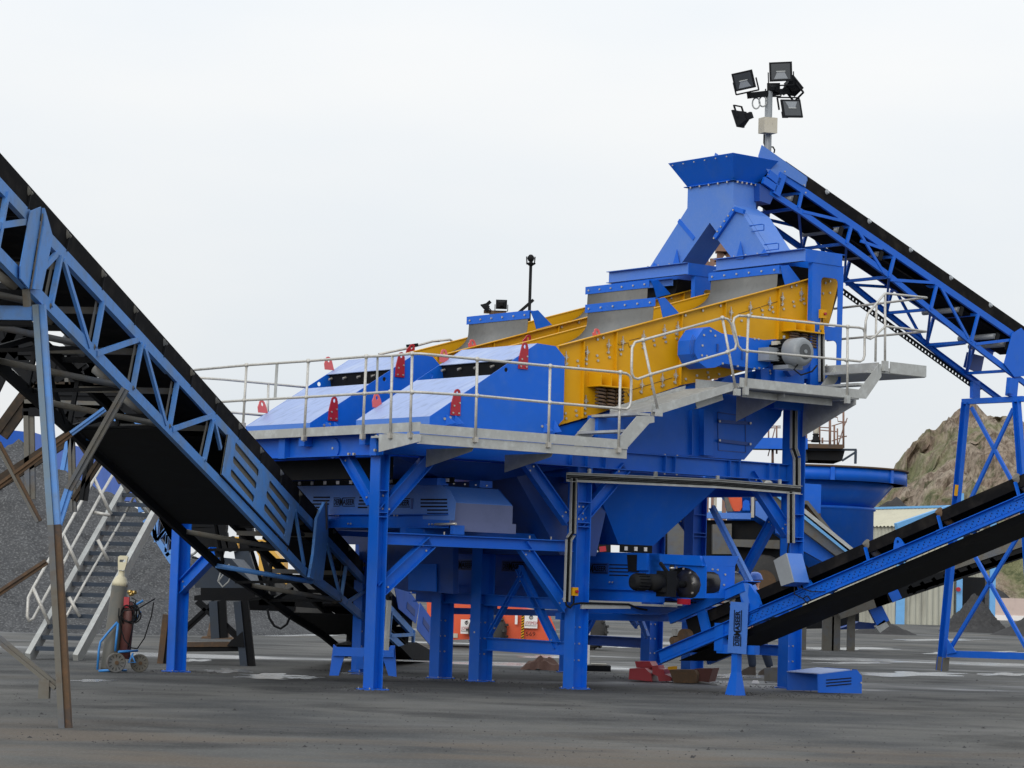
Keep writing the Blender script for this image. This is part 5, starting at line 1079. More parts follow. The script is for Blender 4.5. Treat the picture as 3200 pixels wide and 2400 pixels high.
b = nb(GALV); b.bar(up_(R5(1425, 1040), 1.2), up_(R5(1400, 1470), 1.2), .05, .06, up=U); b.build('tail_prop', lc)
# trestle of the left conveyor: leg planes
lt = thing('trestle', V((-4.2, 24.3, 0)), 'weathered foreground trestle with one long leg, under the slanting left conveyor', 'trestle')
Yl = lambda y: (lambda p: yp(p, y))
H0 = Yl(24.1); H1 = Yl(25.6)
def member(par, f, a, c, wd, dp, m1, m2=None, nm='brace'):
    A, Cc = f(a), f(c); d = (Cc-A).normalized(); x = d.cross(V((0, 1, 0))).normalized(); x = x if x.x > 0 else -x
    b = nb(m1); b.bar(A-x*wd*.25, Cc-x*wd*.25, dp, wd*.5, up=x)
    b.m(m2 or m1); b.bar(A+x*wd*.25+V((0, .02, 0)), Cc+x*wd*.25+V((0, .02, 0)), dp*.8, wd*.48, up=x)
    return b.build(nm, par)
b_ = member(lt, H0, R2(338, -130), (170, 1640), .115, .12, LEGB, BLUEL, 'leg')
b_ = member(lt, H0, (170, 1640), (205, 2280), .115, .12, GREYB, RUST, 'leg')
member(lt, H1, (392, 1215), (215, 1530), .075, .08, GREYB, GREYB); member(lt, H1, (215, 1530), (180, 1640), .08, .07, BLUEL, BLUEL)
member(lt, H1, R2(905, 770), R2(610, 985), .05, .05, BLUEL); member(lt, H1, (222, 1355), (-40, 1545), .06, .05, RUST)
member(lt, H0, R3(-60, 1060), R3(490, 1510), .07, .08, GREYB); member(lt, H1, R3(-40, 720), R3(400, 430), .06, .06, RUST)
member(lt, H1, R2(-20, 1060), C3(450, 1400), .06, .06, GREYB, RUST)
b = nb(BLUEL); A, Cc = Yl(24.4)(R1(-60, 1600)), Yl(24.4)(R1(285, 1605)); b.bar(A, Cc, .14, .14); b.m(BLK); b.bar(A-Z*.10, Cc-Z*.10, .2, .04); b.bar(A+Z*.10, Cc+Z*.10, .16, .05); b.build('cross_beam', lt)
b = nb(GREYB); c = H0(R3(385, 1530)); b.box(c, V((.05, 0, 0)), V((0, .05, 0)), Z*.09); b.build('foot_bracket', lt)
# steel jungle of the older plant behind the left conveyor
op = thing('steel_platform', V((-8, 40, 0)), 'dark rusty steel platform frame behind the left conveyor beside the stairs', 'platform frame')
J = Yl(38.0); J2 = Yl(41.0); J3 = Yl(29.0)
for nm_, f, a, c, wd, m1 in (
    ('platform_beam', J, R2(300, 590), R2(1060, 600), .20, DARKR), ('platform_beam', J, R2(300, 650), R2(1060, 660), .34, BLK), ('platform_beam', J, R2(215, 722), R2(980, 742), .12, GREYB), ('platform_beam', J, R2(200, 765), R2(1000, 790), .22, BLK),
    ('platform_beam', J, R2(640, 1005), R2(860, 1005), .14, DARKR), ('platform_beam', J, R2(160, 305), R2(900, 300), .16, BLK), ('platform_beam', J2, R2(1150, 1270), R2(1700, 1285), .14, BLK), ('platform_beam', J2, R2(1420, 1545), R2(1950, 1560), .14, BLK),
    ('platform_beam', J2, R2(1280, 1340), R2(1900, 1480), .16, GREYB), ('platform_beam', J, R2(1000, 830), R2(1330, 925), .16, BLUEL),
    ('platform_post', J, R2(520, 230), R2(455, 560), .26, BLK), ('platform_post', J, R2(580, 310), R2(600, 560), .12, GREYB), ('platform_post', J, R2(630, 340), R2(680, 560), .22, BLK),
    ('platform_post', J, R2(250, 790), (95, 1560), .15, GREYB), ('platform_post', J, R2(610, 790), R2(632, 1659), .10, GREYB), ('platform_post', J, R2(640, 860), R2(560, 1300), .13, BLUEL), ('platform_post', J, R2(775, 1180), R2(720, 1560), .12, BLK),
    ('platform_post', J2, R2(1150, 990), R2(1100, 1140), .30, DARKR), ('platform_post', J, R2(600, 790), R2(800, 1000), .38, BLK),
    ('platform_brace', J, R2(620, 1000), R2(-60, 1440), .20, DARKR), ('platform_brace', J, R2(210, 0), R2(-90, 620), .28, BLK), ('platform_brace', J, R2(300, 60), R2(30, 300), .34, BLK), ('platform_brace', J, R2(-60, 160), R2(330, 530), .26, BLK), ('platform_brace', J, R2(20, 60), R2(60, 200), .14, BLK),
    ('platform_brace', J, R2(130, 20), R2(90, 250), .20, BLK), ('platform_brace', J, R2(310, 560), R2(0, 990), .26, DARKR), ('platform_brace', J, R2(840, 0), R2(1200, 0), .1, BLK), ('platform_brace', J, R2(170, 250), R2(340, 210), .12, BLK),
    ('platform_brace', J, R2(500, 550), R2(750, 380), .10, BLK), ('platform_brace', J, R2(900, 1160), R2(640, 1560), .10, DARKR), ('platform_brace', J, R2(860, 1050), R2(1060, 1400), .13, DARKR), ('platform_brace', J2, R2(1130, 1230), R2(1370, 1040), .12, BLK),
    ('platform_brace', J2, R2(940, 1180), R2(1130, 1480), .14, GREYB), ('platform_brace', J2, R2(1180, 1000), R2(1090, 1140), .10, GALV), ('platform_brace', J, R2(650, 1020), R2(740, 1150), .05, DARKR), ('platform_brace', J, R2(800, 780), R2(950, 980), .5, BLK)):
    member(op, f, a, c, wd, .12, m1, m1, nm_)
b = nb(BLK)
for i in range(9):
    a = J2(R2(640+i*24, 340+i*4)); c = J2(R2(700+i*16, 560)); b.bar(a, c, .03, .05, up=V((1, 0, 0)))
b.build('ladder_cage', op); b = nb(GALV)
for i in range(7): b.bar(J2(R2(670+i*22, 350)), J2(R2(730+i*17, 580)), .03, .04, up=V((1, 0, 0)))
b.build('ladder_cage', op); b = nb(GALV)
for i in range(5): b.bar(J2(R2(1000+i*30, 1000)), J2(R2(1050+i*28, 1180)), .03, .05, up=V((1, 0, 0)))
b.build('ladder_cage', op)
b = nb(BLK)
b.prism([J2(p) for p in (R2(860, 1000), R2(1000, 990), R2(1500, 1400), R2(1500, 1659), R2(1380, 1600), R2(1130, 1260))], V((0, .5, 0)))
b.build('chute_plate', op); b = nb(BLK)
b.prism([J(p) for p in (R2(430, 560), R2(560, 540), R2(1020, 620), R2(1400, 930), R2(1000, 1000), R2(880, 870), R2(640, 690), R2(440, 680))], V((0, .3, 0)))
b.build('chute_plate', op)
b = nb(DARKR); b.prism([Yl(39)(p) for p in ((-30, 930), R1(0, 1450), R1(35, 1405), R1(60, 1440), R1(140, 1490), R1(200, 1540), R1(60, 1550), (-30, 965))], V((0, .4, 0))); b.build('chute_plate', op); b = nb(BLK); b.prism([Yl(39)(p) for p in ((-30, 880), R1(220, 1350), R1(280, 1560), R1(0, 1600), (-30, 980), (-30, 970), R1(210, 1550), R1(140, 1480), R1(60, 1390), (-30, 900))], V((0, .2, 0))); b.build('chute_plate', op)

# stairs
st = thing('stairs', V((-8.1, 42, 0)), 'steep galvanised metal stairs with tubular handrail beside the gravel heap', 'stairs')
sA0 = yp((88, 2058), 42.0); sA0.z = 0; sA1 = yp((412, 1488), 46.2); n_tr = 18; sv = V((.78, .1, 0))
for o, nm_ in ((V((0, 0, 0)), 'a'), (sv, 'b')):
    b = nb(GALV); d = (sA1-sA0).normalized(); upn = V((1, 0, 0)).cross(d); b.bar(sA0+o, sA1+o, .09, .26, up=upn); b.build('stair_stringer', st)
b = nb(STEELD); n = n_tr
for i in range(1, n):
    c = sA0.lerp(sA1, i/n)+sv*.5; b.box(c, sv*.48, V((0, .11, 0)), Z*.035)
b.build('stair_tread', st)
hs_ = lambda p: None
rl_ = Yl(43.5)
b = nb(GALVR); S1 = lambda p, t: yp(p, 42.2+4*t)
r_up = [S1(C3(1245, 620), 1.0), S1(C3(1080, 915), .66), S1(C3(728, 1550), .3), S1(R3(285, 660), .05), S1(R3(245, 740), .02), S1(R3(235, 900), 0), S1(R3(250, 940), 0), S1(R3(285, 925), .02), S1(R3(430, 660), .12), S1(C3(850, 1659), .36), S1(C3(1165, 1090), .7), S1(C3(1370, 740), 1.0)]
b.path(r_up, .028, 8); b.build('handrail', st)
for a, c, t in ((C3(1085, 905), C3(1280, 1320), .66), (C3(728, 1550), R3(690, 500), .3), (R3(285, 655), R3(428, 970), .04), (R3(800, 0), R3(950, 30), .6)):
    b = nb(GALVR); b.tube(S1(a, t), S1(c, t), .03); b.build('rail_post', st)
b = nb(GALVR)
rr = [S1(R3(p[0], p[1]), t) for p, t in (((1080, 20), .75), ((740, 600), .35), ((575, 900), .12))]; b.path(rr, .025, 8); b.build('handrail', st)
for a, c, t in ((R3(845, 240), R3(935, 420), .45), (R3(595, 735), R3(690, 905), .15)):
    b = nb(GALVR); b.tube(S1(a, t), S1(c, t), .03); b.build('rail_post', st)
b = nb(GALVR); b.tube(yp(C3(1610, 980), 46), yp(C3(1440, 1320), 46), .025); b.m(GALV)
for i in range(3): b.tube(yp(C3(1490+i*50, 960+i*90), 46.5), yp(C3(1600+i*60, 1180+i*80), 46.5), .035)
b.build('upper_rail', st)

# tail stand
ts = thing('conveyor_stand', zp((1130, 2125)), 'low blue stand under the tail of the slanting left conveyor', 'stand')
TS = Yl(zp((1040, 2128)).y)
b = nb(BLUE); b.bar(TS(R5(945, 1480)), TS(R5(1470, 1492)), .14, .13); b.build('top_beam', ts)
for pl_ in (((945, 1420), (1045, 1500), (990, 1690), (910, 1690)), ((1440, 1430), (1475, 1430), (1490, 1700), (1420, 1690), (1370, 1530))):
    b = nb(BLUE); b.prism([TS(R5(*p)) for p in pl_], V((0, .12, 0))); b.build('leg', ts)
b = nb(BLUE); b.prism([TS(R5(*p))+V((0, .9, 0)) for p in ((1120, 1500), (1170, 1500), (1180, 1650), (1110, 1650))], V((0, .1, 0))); b.build('leg', ts)

# ================================================================== FLOODLIGHT MASTS, CAMERA POLE
def flood(par, c, fwd, up, s=1., lens=True):
    s *= .9
    fwd = fwd.normalized(); x = fwd.cross(up).normalized(); u = x.cross(fwd).normalized()
    b = nb(BLK); W_, H_, D_ = .25*s, .21*s, .20*s
    fr = [c+x*a*W_+u*e*H_ for a, e in ((-1, -1), (1, -1), (1, 1), (-1, 1))]; bk = [c-fwd*D_+x*a*W_*.45+u*e*H_*.5 for a, e in ((-1, -1), (1, -1), (1, 1), (-1, 1))]
    b.hexa([p+fwd*.03 for p in fr], fr); b.hexa([c+(p-c)*.93 for p in fr], bk); b.box(c-fwd*(D_+.04)+u*.02, x*W_*.3, fwd*.06, u*H_*.35)
    b.bar(c-x*(W_+.02)-fwd*.05, c-x*(W_+.02)-fwd*.05-u*H_*1.4, .02, .03, up=fwd); b.bar(c+x*(W_+.02)-fwd*.05, c+x*(W_+.02)-fwd*.05-u*H_*1.4, .02, .03, up=fwd); b.bar(c-x*(W_+.02)-fwd*.05-u*H_*1.4, c+x*(W_+.02)-fwd*.05-u*H_*1.4, .03, .02)
    f = b.build('floodlight', par)
    b = nb(GLASS); g_ = [c+(p-c)*.82+fwd*.034 for p in fr]; b.hexa(g_, [p-fwd*.004 for p in g_]); b.m(MGREY); b.hexa([c+x*a*W_+u*e*H_+fwd*.035 for a, e in ((-.6, -.75), (.6, -.75), (.3, .0), (-.3, .0))], [c+x*a*W_+u*e*H_+fwd*.037 for a, e in ((-.6, -.75), (.6, -.75), (.3, .0), (-.3, .0))]); b.m(GALV); b.tube(c-x*.1*s+fwd*.038, c+x*.1*s+fwd*.038, .014*s, 6); b.build('lens', f)  # grey trapezoid painted on the glass as its bright reflection
    return f
M46 = lambda p: wp(p, 2.85)
mast = thing('lighting_mast', M46(Q1(1375, 1450)), 'dark pole with a cluster of five black floodlights above the top conveyor head', 'light mast')
mb = M46(Q1(1390, 400)); b = nb(BLK); b.m(MGREY); b.tube(V((mb.x, mb.y, M46(Q1(1375, 1460)).z)), mb+Z*.05, .065, 12); b.build('pole', mast)
b = nb(BLK); b.bar(M46(Q1(1215, 412)), M46(Q1(1580, 370)), .08, .10); b.bar(M46(Q1(1215, 430)), M46(Q1(1400, 405)), .05, .02); b.build('cross_arm', mast)
b = nb(GALV)
for c_, r_ in ((Q1(1280, 478), .19), (Q1(1338, 462), .18)):
    c = M46(c_); b.path([c+V((.065*math.cos(t), 0, r_*.5*math.sin(t))) for t in [i*math.pi/9 for i in range(19)]], .014, 6)
b.build('coiled_cable', mast)
b = nb(BEIGE); c = M46(Q1(1375, 683)); b.box(c-V((0, .12, 0)), V((.115, .03, 0)), V((-.045, .08, 0)), Z*.135); b.m(BLK)
for dx in (-.0, .08): b.box(c+V((dx, -.20+dx*.26, .02)), V((.014, .005, 0)), V((-.002, .01, 0)), Z*.02)
b.path([c+V(o) for o in ((-.05, 0, -.13), (-.05, 0, -.28), (0, 0, -.4))], .014, 6); b.path([c+V(o) for o in ((-.02, 0, -.13), (-.02, 0, -.36))], .014, 6); b.path([c+V(o) for o in ((.03, 0, -.13), (.02, 0, -.3), (-.03, 0, -.42))], .014, 6)
b.path([M46(Q1(*p)) for p in ((1400, 855), (1425, 855), (1440, 880), (1435, 905))], .014, 6); b.build('junction_box', mast)
vy = V((0, -1, 0))
flood(mast, M46(Q1(1165, 300))+V((0, -.2, 0)), V((-.35, -1, -.38)), V((-.18, 0, 1)), 0.82)
flood(mast, M46(Q1(1482, 225))+V((0, -.2, 0)), V((-.12, -1, -.12)), V((-.05, 0, 1)), 0.88)
flood(mast, M46(Q1(1572, 545))+V((0, -.2, 0)), V((.4, -1, .20)), V((.10, 0, -1)), 0.86)
flood(mast, M46(Q1(1130, 610)), V((-1, .5, -.35)), V((.3, 0, -1)), 0.80)
flood(mast, M46(Q1(1600, 330)), V((.75, .4, .62)), V((-.6, 0, .75)), 0.80)
flood(mast, M46(Q1(1430, 350)), V((.2, 1, .3)), V((0, 0, 1)), .5)
P2 = Yl(62.)
cp = thing('camera_pole', V((P2(R6(988, 700)).x, 62, 0)), 'thin dark pole with a round surveillance camera on top, behind the screens', 'camera pole')
tpp = P2(R6(992, 350)); b = nb(BLK); b.tube(V((tpp.x, 62, 0)), tpp, .04, 10); b.bar(P2(R6(1015, 655)), P2(R6(860, 790)), .06, .07); b.build('pole', cp)
b = nb(BLK); b.lathe([(.04, 0), (.20, .12), (.2, .14), (.07, .16), (.09, .30), (.11, .33)], P2(R6(992, 378)), Z, 14); c = P2(R6(992, 275)); b.lathe([(.0, -.12), (.10, -.10), (.14, 0), (.13, .08), (.06, .16), (0, .17)], c+Z*.02, Z, 16)
for sx_ in (-1, 1): b.bar(c+V((sx_*.17, 0, .10)), c+V((sx_*.15, 0, -.22)), .04, .05, up=V((1, 0, 0)))
b.bar(c+V((-.16, 0, -.2)), c+V((.16, 0, -.2)), .05, .04)
for k_ in range(len(b.v)): b.v[k_] = tpp+(b.v[k_]-tpp)*.62
b.build('camera_head', cp)
m2 = thing('lighting_mast', V((P2(R6(660, 760)).x, 62, 0)), 'mast top with two floodlights peeping over the far yellow screen', 'light mast')
q = P2(R6(660, 760)); b = nb(RUST); b.tube(V((q.x, 62, 0)), q, .08, 10); b.bar(P2(R6(585, 758)), P2(R6(780, 765)), .06, .08); b.bar(P2(R6(590, 765)), P2(R6(630, 720)), .04, .04); b.build('pole', m2)
flood(m2, P2(R6(738, 712))+Z*.05, V((0, 1, .15)), Z, .62); flood(m2, P2(R6(595, 722)), V((-.8, .2, -.75)), V((-.7, 0, .7)), .6)

# red steel tower seen through the chute legs
P70 = Yl(75.)
rt_ = thing('steel_tower', V((P70((2262, 800)).x, 75, 0)), 'red-brown lattice tower seen far behind between the chute legs', 'tower')
b = nb(PIPE)
xs = [P70(Q2(p, 250)) for p in (1130, 1180, 1235, 1330)]
for p in xs: b.bar(V((p.x, 75, 0)), V((p.x, 75, P70(Q2(1200, 120 if p in xs[2:] else 300)).z)), .12, .12)
for (a, c) in ((Q2(1235, 300), Q2(1340, 190)), (Q2(1235, 190), Q2(1340, 300)), (Q2(1240, 230), Q2(1340, 235)), (Q2(1120, 350), Q2(1290, 320)), (Q2(1160, 320), Q2(1220, 310)), (Q2(1120, 390), Q2(1290, 380)), (Q2(1180, 400), Q2(1330, 320)), (Q2(1240, 160), Q2(1340, 160))): b.bar(P70(a), P70(c), .1, .12)
b.box(P70(Q2(1290, 190)), V((.28, 0, 0)), V((0, .3, 0)), Z*.2); b.build('tower_frame', rt_)

# ================================================================== CIRCULAR TANK
TY = 60.; TP = Yl(TY)
tcx = TP((2500, 1600)).x; R_ = (TP((2829, 1480)).x-tcx)
tank = thing('thickener_tank', V((tcx, TY, 0)), 'big blue round tank with conical bottom and rusty railings on top, right of the tower', 'tank')
TF = Yl(TY-R_)
zr = TF(Q4(600, 965)).z-.05; zr0 = TF(Q4(600, 1105)).z
b = nb(BLUED); b.m(BLUE); b.lathe([(R_, zr0), (R_, zr-.02), (R_-.05, zr-.02), (R_-.05, zr0)], V((tcx, TY, 0)), Z, 72)
b.m(RUST); b.lathe([(R_+.06, zr-.02), (R_+.06, zr+.02), (R_-.07, zr+.02), (R_-.07, zr-.02)], V((tcx, TY, 0)), Z, 72)
b.m(BLUE)
for a in range(0, 360, 40): d = V((math.sin(math.radians(a+10)), -math.cos(math.radians(a+10)), 0)); b.box(V((tcx, TY, (zr+zr0)/2))+d*(R_+.02), d*.02, d.cross(Z)*.05, Z*((zr-zr0)/2))
b.build('tank_rim', tank)
zc = TF(Q4(700, 1355)).z+.1; rb_ = TP(Q4(905, 1500)).x-tcx
b = nb(NAVY); b.m(BLUE); b.lathe([(R_-.25, zr0+.02), (rb_, zc), (rb_-.05, zc), (R_-.35, zr0+.02)], V((tcx, TY, 0)), Z, 8 if False else 12); b.build('tank_cone', tank)
b = nb(BLUE); b.lathe([(rb_, 2.1), (rb_, zc-.08), (rb_+.05, zc-.06), (rb_+.05, zc), (rb_-.1, zc)], V((tcx, TY, 0)), Z, 4 if False else 40); b.build('tank_base', tank)
b = nb(BLUE); TT = Yl(TY-R_*.4)
A = TT(Q4(-300, 790)); B = TT(Q4(330, 800)); b.bar(A, B, .6, .26); b.m(BLK); b.prism([TT(Q4(330, 830)), TT(Q4(665, 850)), TT(Q4(640, 940)), TT(Q4(330, 930))], V((0, 1.6, 0)))
b.m(STEELD); b.bar(TT(Q4(330, 842)), TT(Q4(765, 845)), .06, .05); b.bar(TT(Q4(640, 940)), TT(Q4(765, 860)), .05, .05); b.bar(TT(Q4(758, 845)), TT(Q4(755, 965)), .10, .05); b.bar(TT(Q4(325, 850)), TT(Q4(330, 945)), .08, .05); b.m(RUST); b.bar(TT(Q4(335, 815)), TT(Q4(640, 822)), .5, .10); b.build('bridge', tank)
b = nb(PIPE)
for x, y0, y1, r_ in ((290, 650, 770, .035), (333, 640, 780, .03), (447, 545, 800, .035), (535, 505, 830, .08), (573, 630, 820, .05), (600, 660, 820, .03), (652, 455, 830, .06), (470, 740, 790, .05), (75, 640, 760, .035), (5, 640, 760, .035), (40, 840, 960, .08), (75, 840, 880, .05)):
    b = nb(PIPE); b.tube(TT(Q4(x, y0)), TT(Q4(x, y1)), r_*.25+.010, 8); b.build('railing_post', tank)
for l_ in (((280, 650), (440, 650), (530, 655)), ((290, 660), (560, 685), (600, 690)), ((285, 765), (540, 770)), ((440, 545), (600, 565), (605, 600), (680, 605)), ((550, 640), (680, 600)), ((600, 725), (680, 730)), ((550, 770), (680, 725)), ((600, 825), (650, 660), (685, 570)), ((0, 640), (110, 640)), ((0, 655), (110, 655)), ((0, 900), (60, 660), (75, 650))):
    b = nb(PIPE); b.path([TT(Q4(*p)) for p in l_], .014, 6); b.build('railing', tank)
b = nb(BEIGE); c = TT(Q4(412, 780)); b.m(BEIGE); b.lathe([(.06, .20), (.07, .22), (.07, .42), (.04, .45)], c+Z*0, Z, 14); b.m(BLK); b.lathe([(.11, 0), (.11, .05), (.075, .07), (.075, .13), (.06, .15), (.08, .18), (.07, .20)], c, Z, 14); b.build('mixer_drive', tank)
# box and chutes in front of the tank
OB = Yl(56.)
ob_ = thing('transfer_hopper', V((OB(Q4(400, 1300)).x, 56, 0)), 'mud-stained hopper and sloping old conveyor between tower and round tank', 'hopper')
b = nb(BLUE); b.prism([OB(p) for p in (Q4(230, 1130), Q4(460, 1145), Q4(455, 1390), Q4(440, 1395), Q4(230, 1340))], V((0, 1.2, 0))); b.m(RUST); b.prism([OB(p) for p in (Q4(425, 1395), Q4(455, 1395), Q4(455, 1440), Q4(425, 1440))], V((0, 1, 0))); b.build('hopper_box', ob_)
b = nb(RUST); b.m(GREYB); b.prism([OB(p)-V((0, .4, 0)) for p in (C5(1285, 425), C5(1360, 430), C5(1720, 880), C5(1690, 900), C5(1345, 470), C5(1285, 470))], V((0, .3, 0))); b.m(BLK); b.m(RUST); b.prism([OB(p)-V((0, .2, 0)) for p in (C5(1285, 470), C5(1350, 470), C5(1700, 900), C5(1560, 800), C5(1285, 600))], V((0, .5, 0)))
b.build('hopper_wall', ob_)
b = nb(GREYB); O2 = lambda p: OB(p)-V((0, .8, 0))
b.prism([O2(p) for p in (C5(830, 190), C5(1300, 590), C5(1850, 1040), C5(1830, 1110), C5(1690, 1090), C5(1290, 790), C5(940, 500), C5(760, 420))], V((0, .6, 0)))
b.m(SKYB); b.bar(O2(C5(930, 330))-V((0, .1, 0)), O2(C5(1815, 1040))-V((0, .1, 0)), .06, .10); b.m(GALV); b.bar(O2(C5(850, 210))-V((0, .1, 0)), O2(C5(1830, 1010))-V((0, .1, 0)), .06, .12); b.build('old_conveyor', ob_)
b = nb(BLUE); b.prism([O2(p)+V((0, .3, 0)) for p in (C5(1000, 640), C5(1290, 790), C5(1690, 1095), C5(1560, 1150), C5(1290, 1000), C5(1000, 800))], V((0, .4, 0))); b.build('side_panel', ob_)
# dark crusher plant behind the tower
cr_ = thing('crusher_plant', V((OB((2250, 1800)).x, 58, 0)), 'dark dusty crusher machinery with an orange drum, deep behind the tower', 'crusher')
OC = Yl(58.)
def slab(par, nm_, mt_, pts, dep=.6, f=OC, dy=0.):
    b = nb(mt_); b.prism([f(p)+V((0, dy, 0)) for p in pts], V((0, dep, 0))); return b.build(nm_, par)
slab(cr_, 'machine_frame', BLK, (C5(-300, 640), C5(760, 650), C5(1060, 860), C5(1150, 1000), C5(1400, 1200), C5(1400, 1500), C5(-300, 1500)), 1.5)
slab(cr_, 'platform_side', BLUED, (C5(-100, 560), C5(710, 570), C5(710, 640), C5(-100, 620)), .3, dy=-.3)
slab(cr_, 'machine_frame', GREYB, (C5(270, 700), C5(490, 690), C5(490, 1040), C5(270, 1040)), .3, dy=-.3)
slab(cr_, 'machine_frame', GREYB, (C5(490, 870), C5(1040, 880), C5(1040, 980), C5(490, 950)), .3, dy=-.3)
slab(cr_, 'drum_housing', ORG, (C5(440, 340), C5(610, 340), C5(615, 500), C5(590, 545), C5(520, 545), C5(480, 480)), .5, dy=-.2)
slab(cr_, 'tank_drum', BLUE, (C5(620, 440), C5(650, 415), C5(690, 430), C5(700, 540), C5(615, 540)), .5, dy=-.3)
slab(cr_, 'deck_post', BEIGE, (C5(295, 340), C5(322, 340), C5(318, 500), C5(292, 500)), .2, dy=-.3); slab(cr_, 'deck_post', BEIGE, (C5(720, 345), C5(750, 345), C5(745, 620), C5(712, 620)), .2, dy=-.3)
slab(cr_, 'machine_frame', GREYB, (C5(400, 340), C5(430, 340), C5(510, 550), C5(440, 550)), .2, dy=-.25)
slab(cr_, 'hopper_wall', BLUED, (C5(760, 350), C5(1050, 430), C5(1050, 800), C5(900, 680), C5(760, 600)), .3, dy=-.4)
b = nb(TYRE); b.lathe([(.2, -.3), (.62, -.28), (.66, -.1), (.66, .1), (.62, .28), (.2, .3)], OC(C5(850, 1370)), V((0, 1, 0)), 24); b.m(RUST); b.lathe([(.1, -.32), (.3, -.33)], OC(C5(850, 1370)), V((0, 1, 0)), 20); b.build('wheel', cr_)
slab(cr_, 'machine_frame', GREYB, (Q5(1890, 630), Q5(2110, 640), Q5(2110, 1020), Q5(1890, 1020)), .3, dy=-.5)
slab(cr_, 'machine_frame', BLK, (Q5(1150, 720), Q5(1500, 780), Q5(1500, 1000), Q5(1150, 1000)), .3, dy=6)
b = nb(GALV); b.bar(OC(Q5(1245, 830)), OC(Q5(1295, 900)), .04, .04); b.build('strut', cr_); b = nb(RED); b.bar(OC(Q5(1335, 850)), OC(Q5(1340, 895)), .1, .15, up=V((1, 0, 0))); b.build('strut', cr_)

# ================================================================== SHEDS
def corr(p0, p1, z0, z1, z1b=None, pitch=.33, amp=.05, mt_=CLAD, b=None):
    b = b or nb(mt_); b.m(mt_); p0 = V(p0); p1 = V(p1); d = (p1-p0); n = int(d.length/pitch)*4; dd = d.normalized(); nn = dd.cross(Z); o = len(b.v); z1b = z1 if z1b is None else z1b
    for i in range(n+1):
        t = i/n; q = p0+d*t+nn*(amp*math.sin(i*math.pi/2+.7)); b.v += [V((q.x, q.y, z0)), V((q.x, q.y, z1+(z1b-z1)*t))]
    for i in range(n): b.face([o+2*i, o+2*i+2, o+2*i+3, o+2*i+1])
    return b
c1 = zp(Q7(1100, 968)); YS = c1.y
SP = Yl(YS)
shed = thing('cream_shed', c1, 'long cream corrugated shed with pale blue trim below the rocky hill', 'shed')
p_e = zp(Q7(1640, 985)); p_l = zp(Q7(800, 930)); p_l = V((c1.x-7, c1.y+14, 0))
ze = SP(Q4(1090, 1505)).z
b = corr(p_l, c1, 0, ze, mt_=CLAD); b.build('side_wall', shed)
ridge = yp(Q4(1568, 1347), YS+1.5); 
b = corr(c1, V((ridge.x, c1.y+1.2, 0)), 0, ze, ridge.z-.3, mt_=CREAM); b.m(CREAM)
b.m(CLAD); corr(c1-V((0, .15, 0)), V((p_e.x, c1.y+1.0, 0)), 0, 3.7, 3.7, mt_=CLAD, b=b); b.build('gable_wall', shed)
b = nb(CREAM); far_ridge = yp(Q4(905, 1350), YS+32); far_eave = yp(Q4(890, 1505), YS+14)
A = V((c1.x-.1, c1.y-.3, ze)); 
n_ = 105
e0 = V((p_l.x, p_l.y, ze)); r0_ = ridge.copy(); r1_ = r0_+(e0-A)*2.3; e1 = A+(e0-A)*2.3
o = len(b.v)
N4 = n_*4
for i in range(N4+1):
    t = i/N4; h_ = .035*math.sin(i*math.pi/2+.7)
    b.v += [A.lerp(e1, t)+Z*h_, r0_.lerp(r1_, t)+Z*h_]
for i in range(N4): b.face([o+2*i, o+2*i+2, o+2*i+3, o+2*i+1])
b.build('roof', shed)
b = nb(SKYB); b.bar(A-V((0, .15, .1)), ridge-V((0, .15, .1)), .25, .5); b.bar(r0_+Z*.08, r1_+Z*.08, .2, .12); b.bar(V((c1.x+.2, c1.y-.25, 0)), V((c1.x+.2, c1.y-.25, ze)), .45, .2, up=V((0, 1, 0)))
for px in (1650, 1935): q = SP(Q7(px, 700)); b.bar(V((q.x, YS-.1, 0)), V((q.x, YS-.1, 7.0)), .3, .2, up=V((0, 1, 0)))
b.build('trim', shed)
b = corr((SP(Q7(1655, 700)).x, YS+2.5, 0), (SP(Q7(1930, 700)).x, YS+2.5, 0), 0, 6.5, mt_=CLAD); b.m(BLK); x0, x1 = SP(Q7(1660, 700)).x, SP(Q7(1930, 700)).x; b.wbox(x0, x1, YS+1.9, YS+2.3, 4.6, 4.9); b.wbox(x0+.3, x0+1.6, YS+1.5, YS+2.3, 0, 2.6); b.build('bay_wall', shed)
b = nb(RED); b.tube(SP(Q7(1632, 668))-V((0, .3, 0)), SP(Q7(1632, 668))-V((0, .5, 0)), .12, 10); b.build('alarm_bell', shed)
low = thing('boundary_wall', V((SP(Q7(2050, 800)).x, 175, 0)), 'pale pinkish low wall seen beyond the dust heap at the right edge', 'wall')
b = nb(mat('pink_render', (.5, .4, .36), .8)); q0 = yp(Q7(1930, 740), 175); q1 = yp(Q7(2330, 790), 175); b.wbox(q0.x, q0.x+3.2, 175, 175.3, 0, q0.z); b.wbox(q0.x+3.9, q1.x, 175, 175.3, 0, q0.z-.4); b.m(WHT); b.wbox(q0.x, q1.x, 174.9, 175, 0, q0.z-1.2); b.build('wall_panel', low)
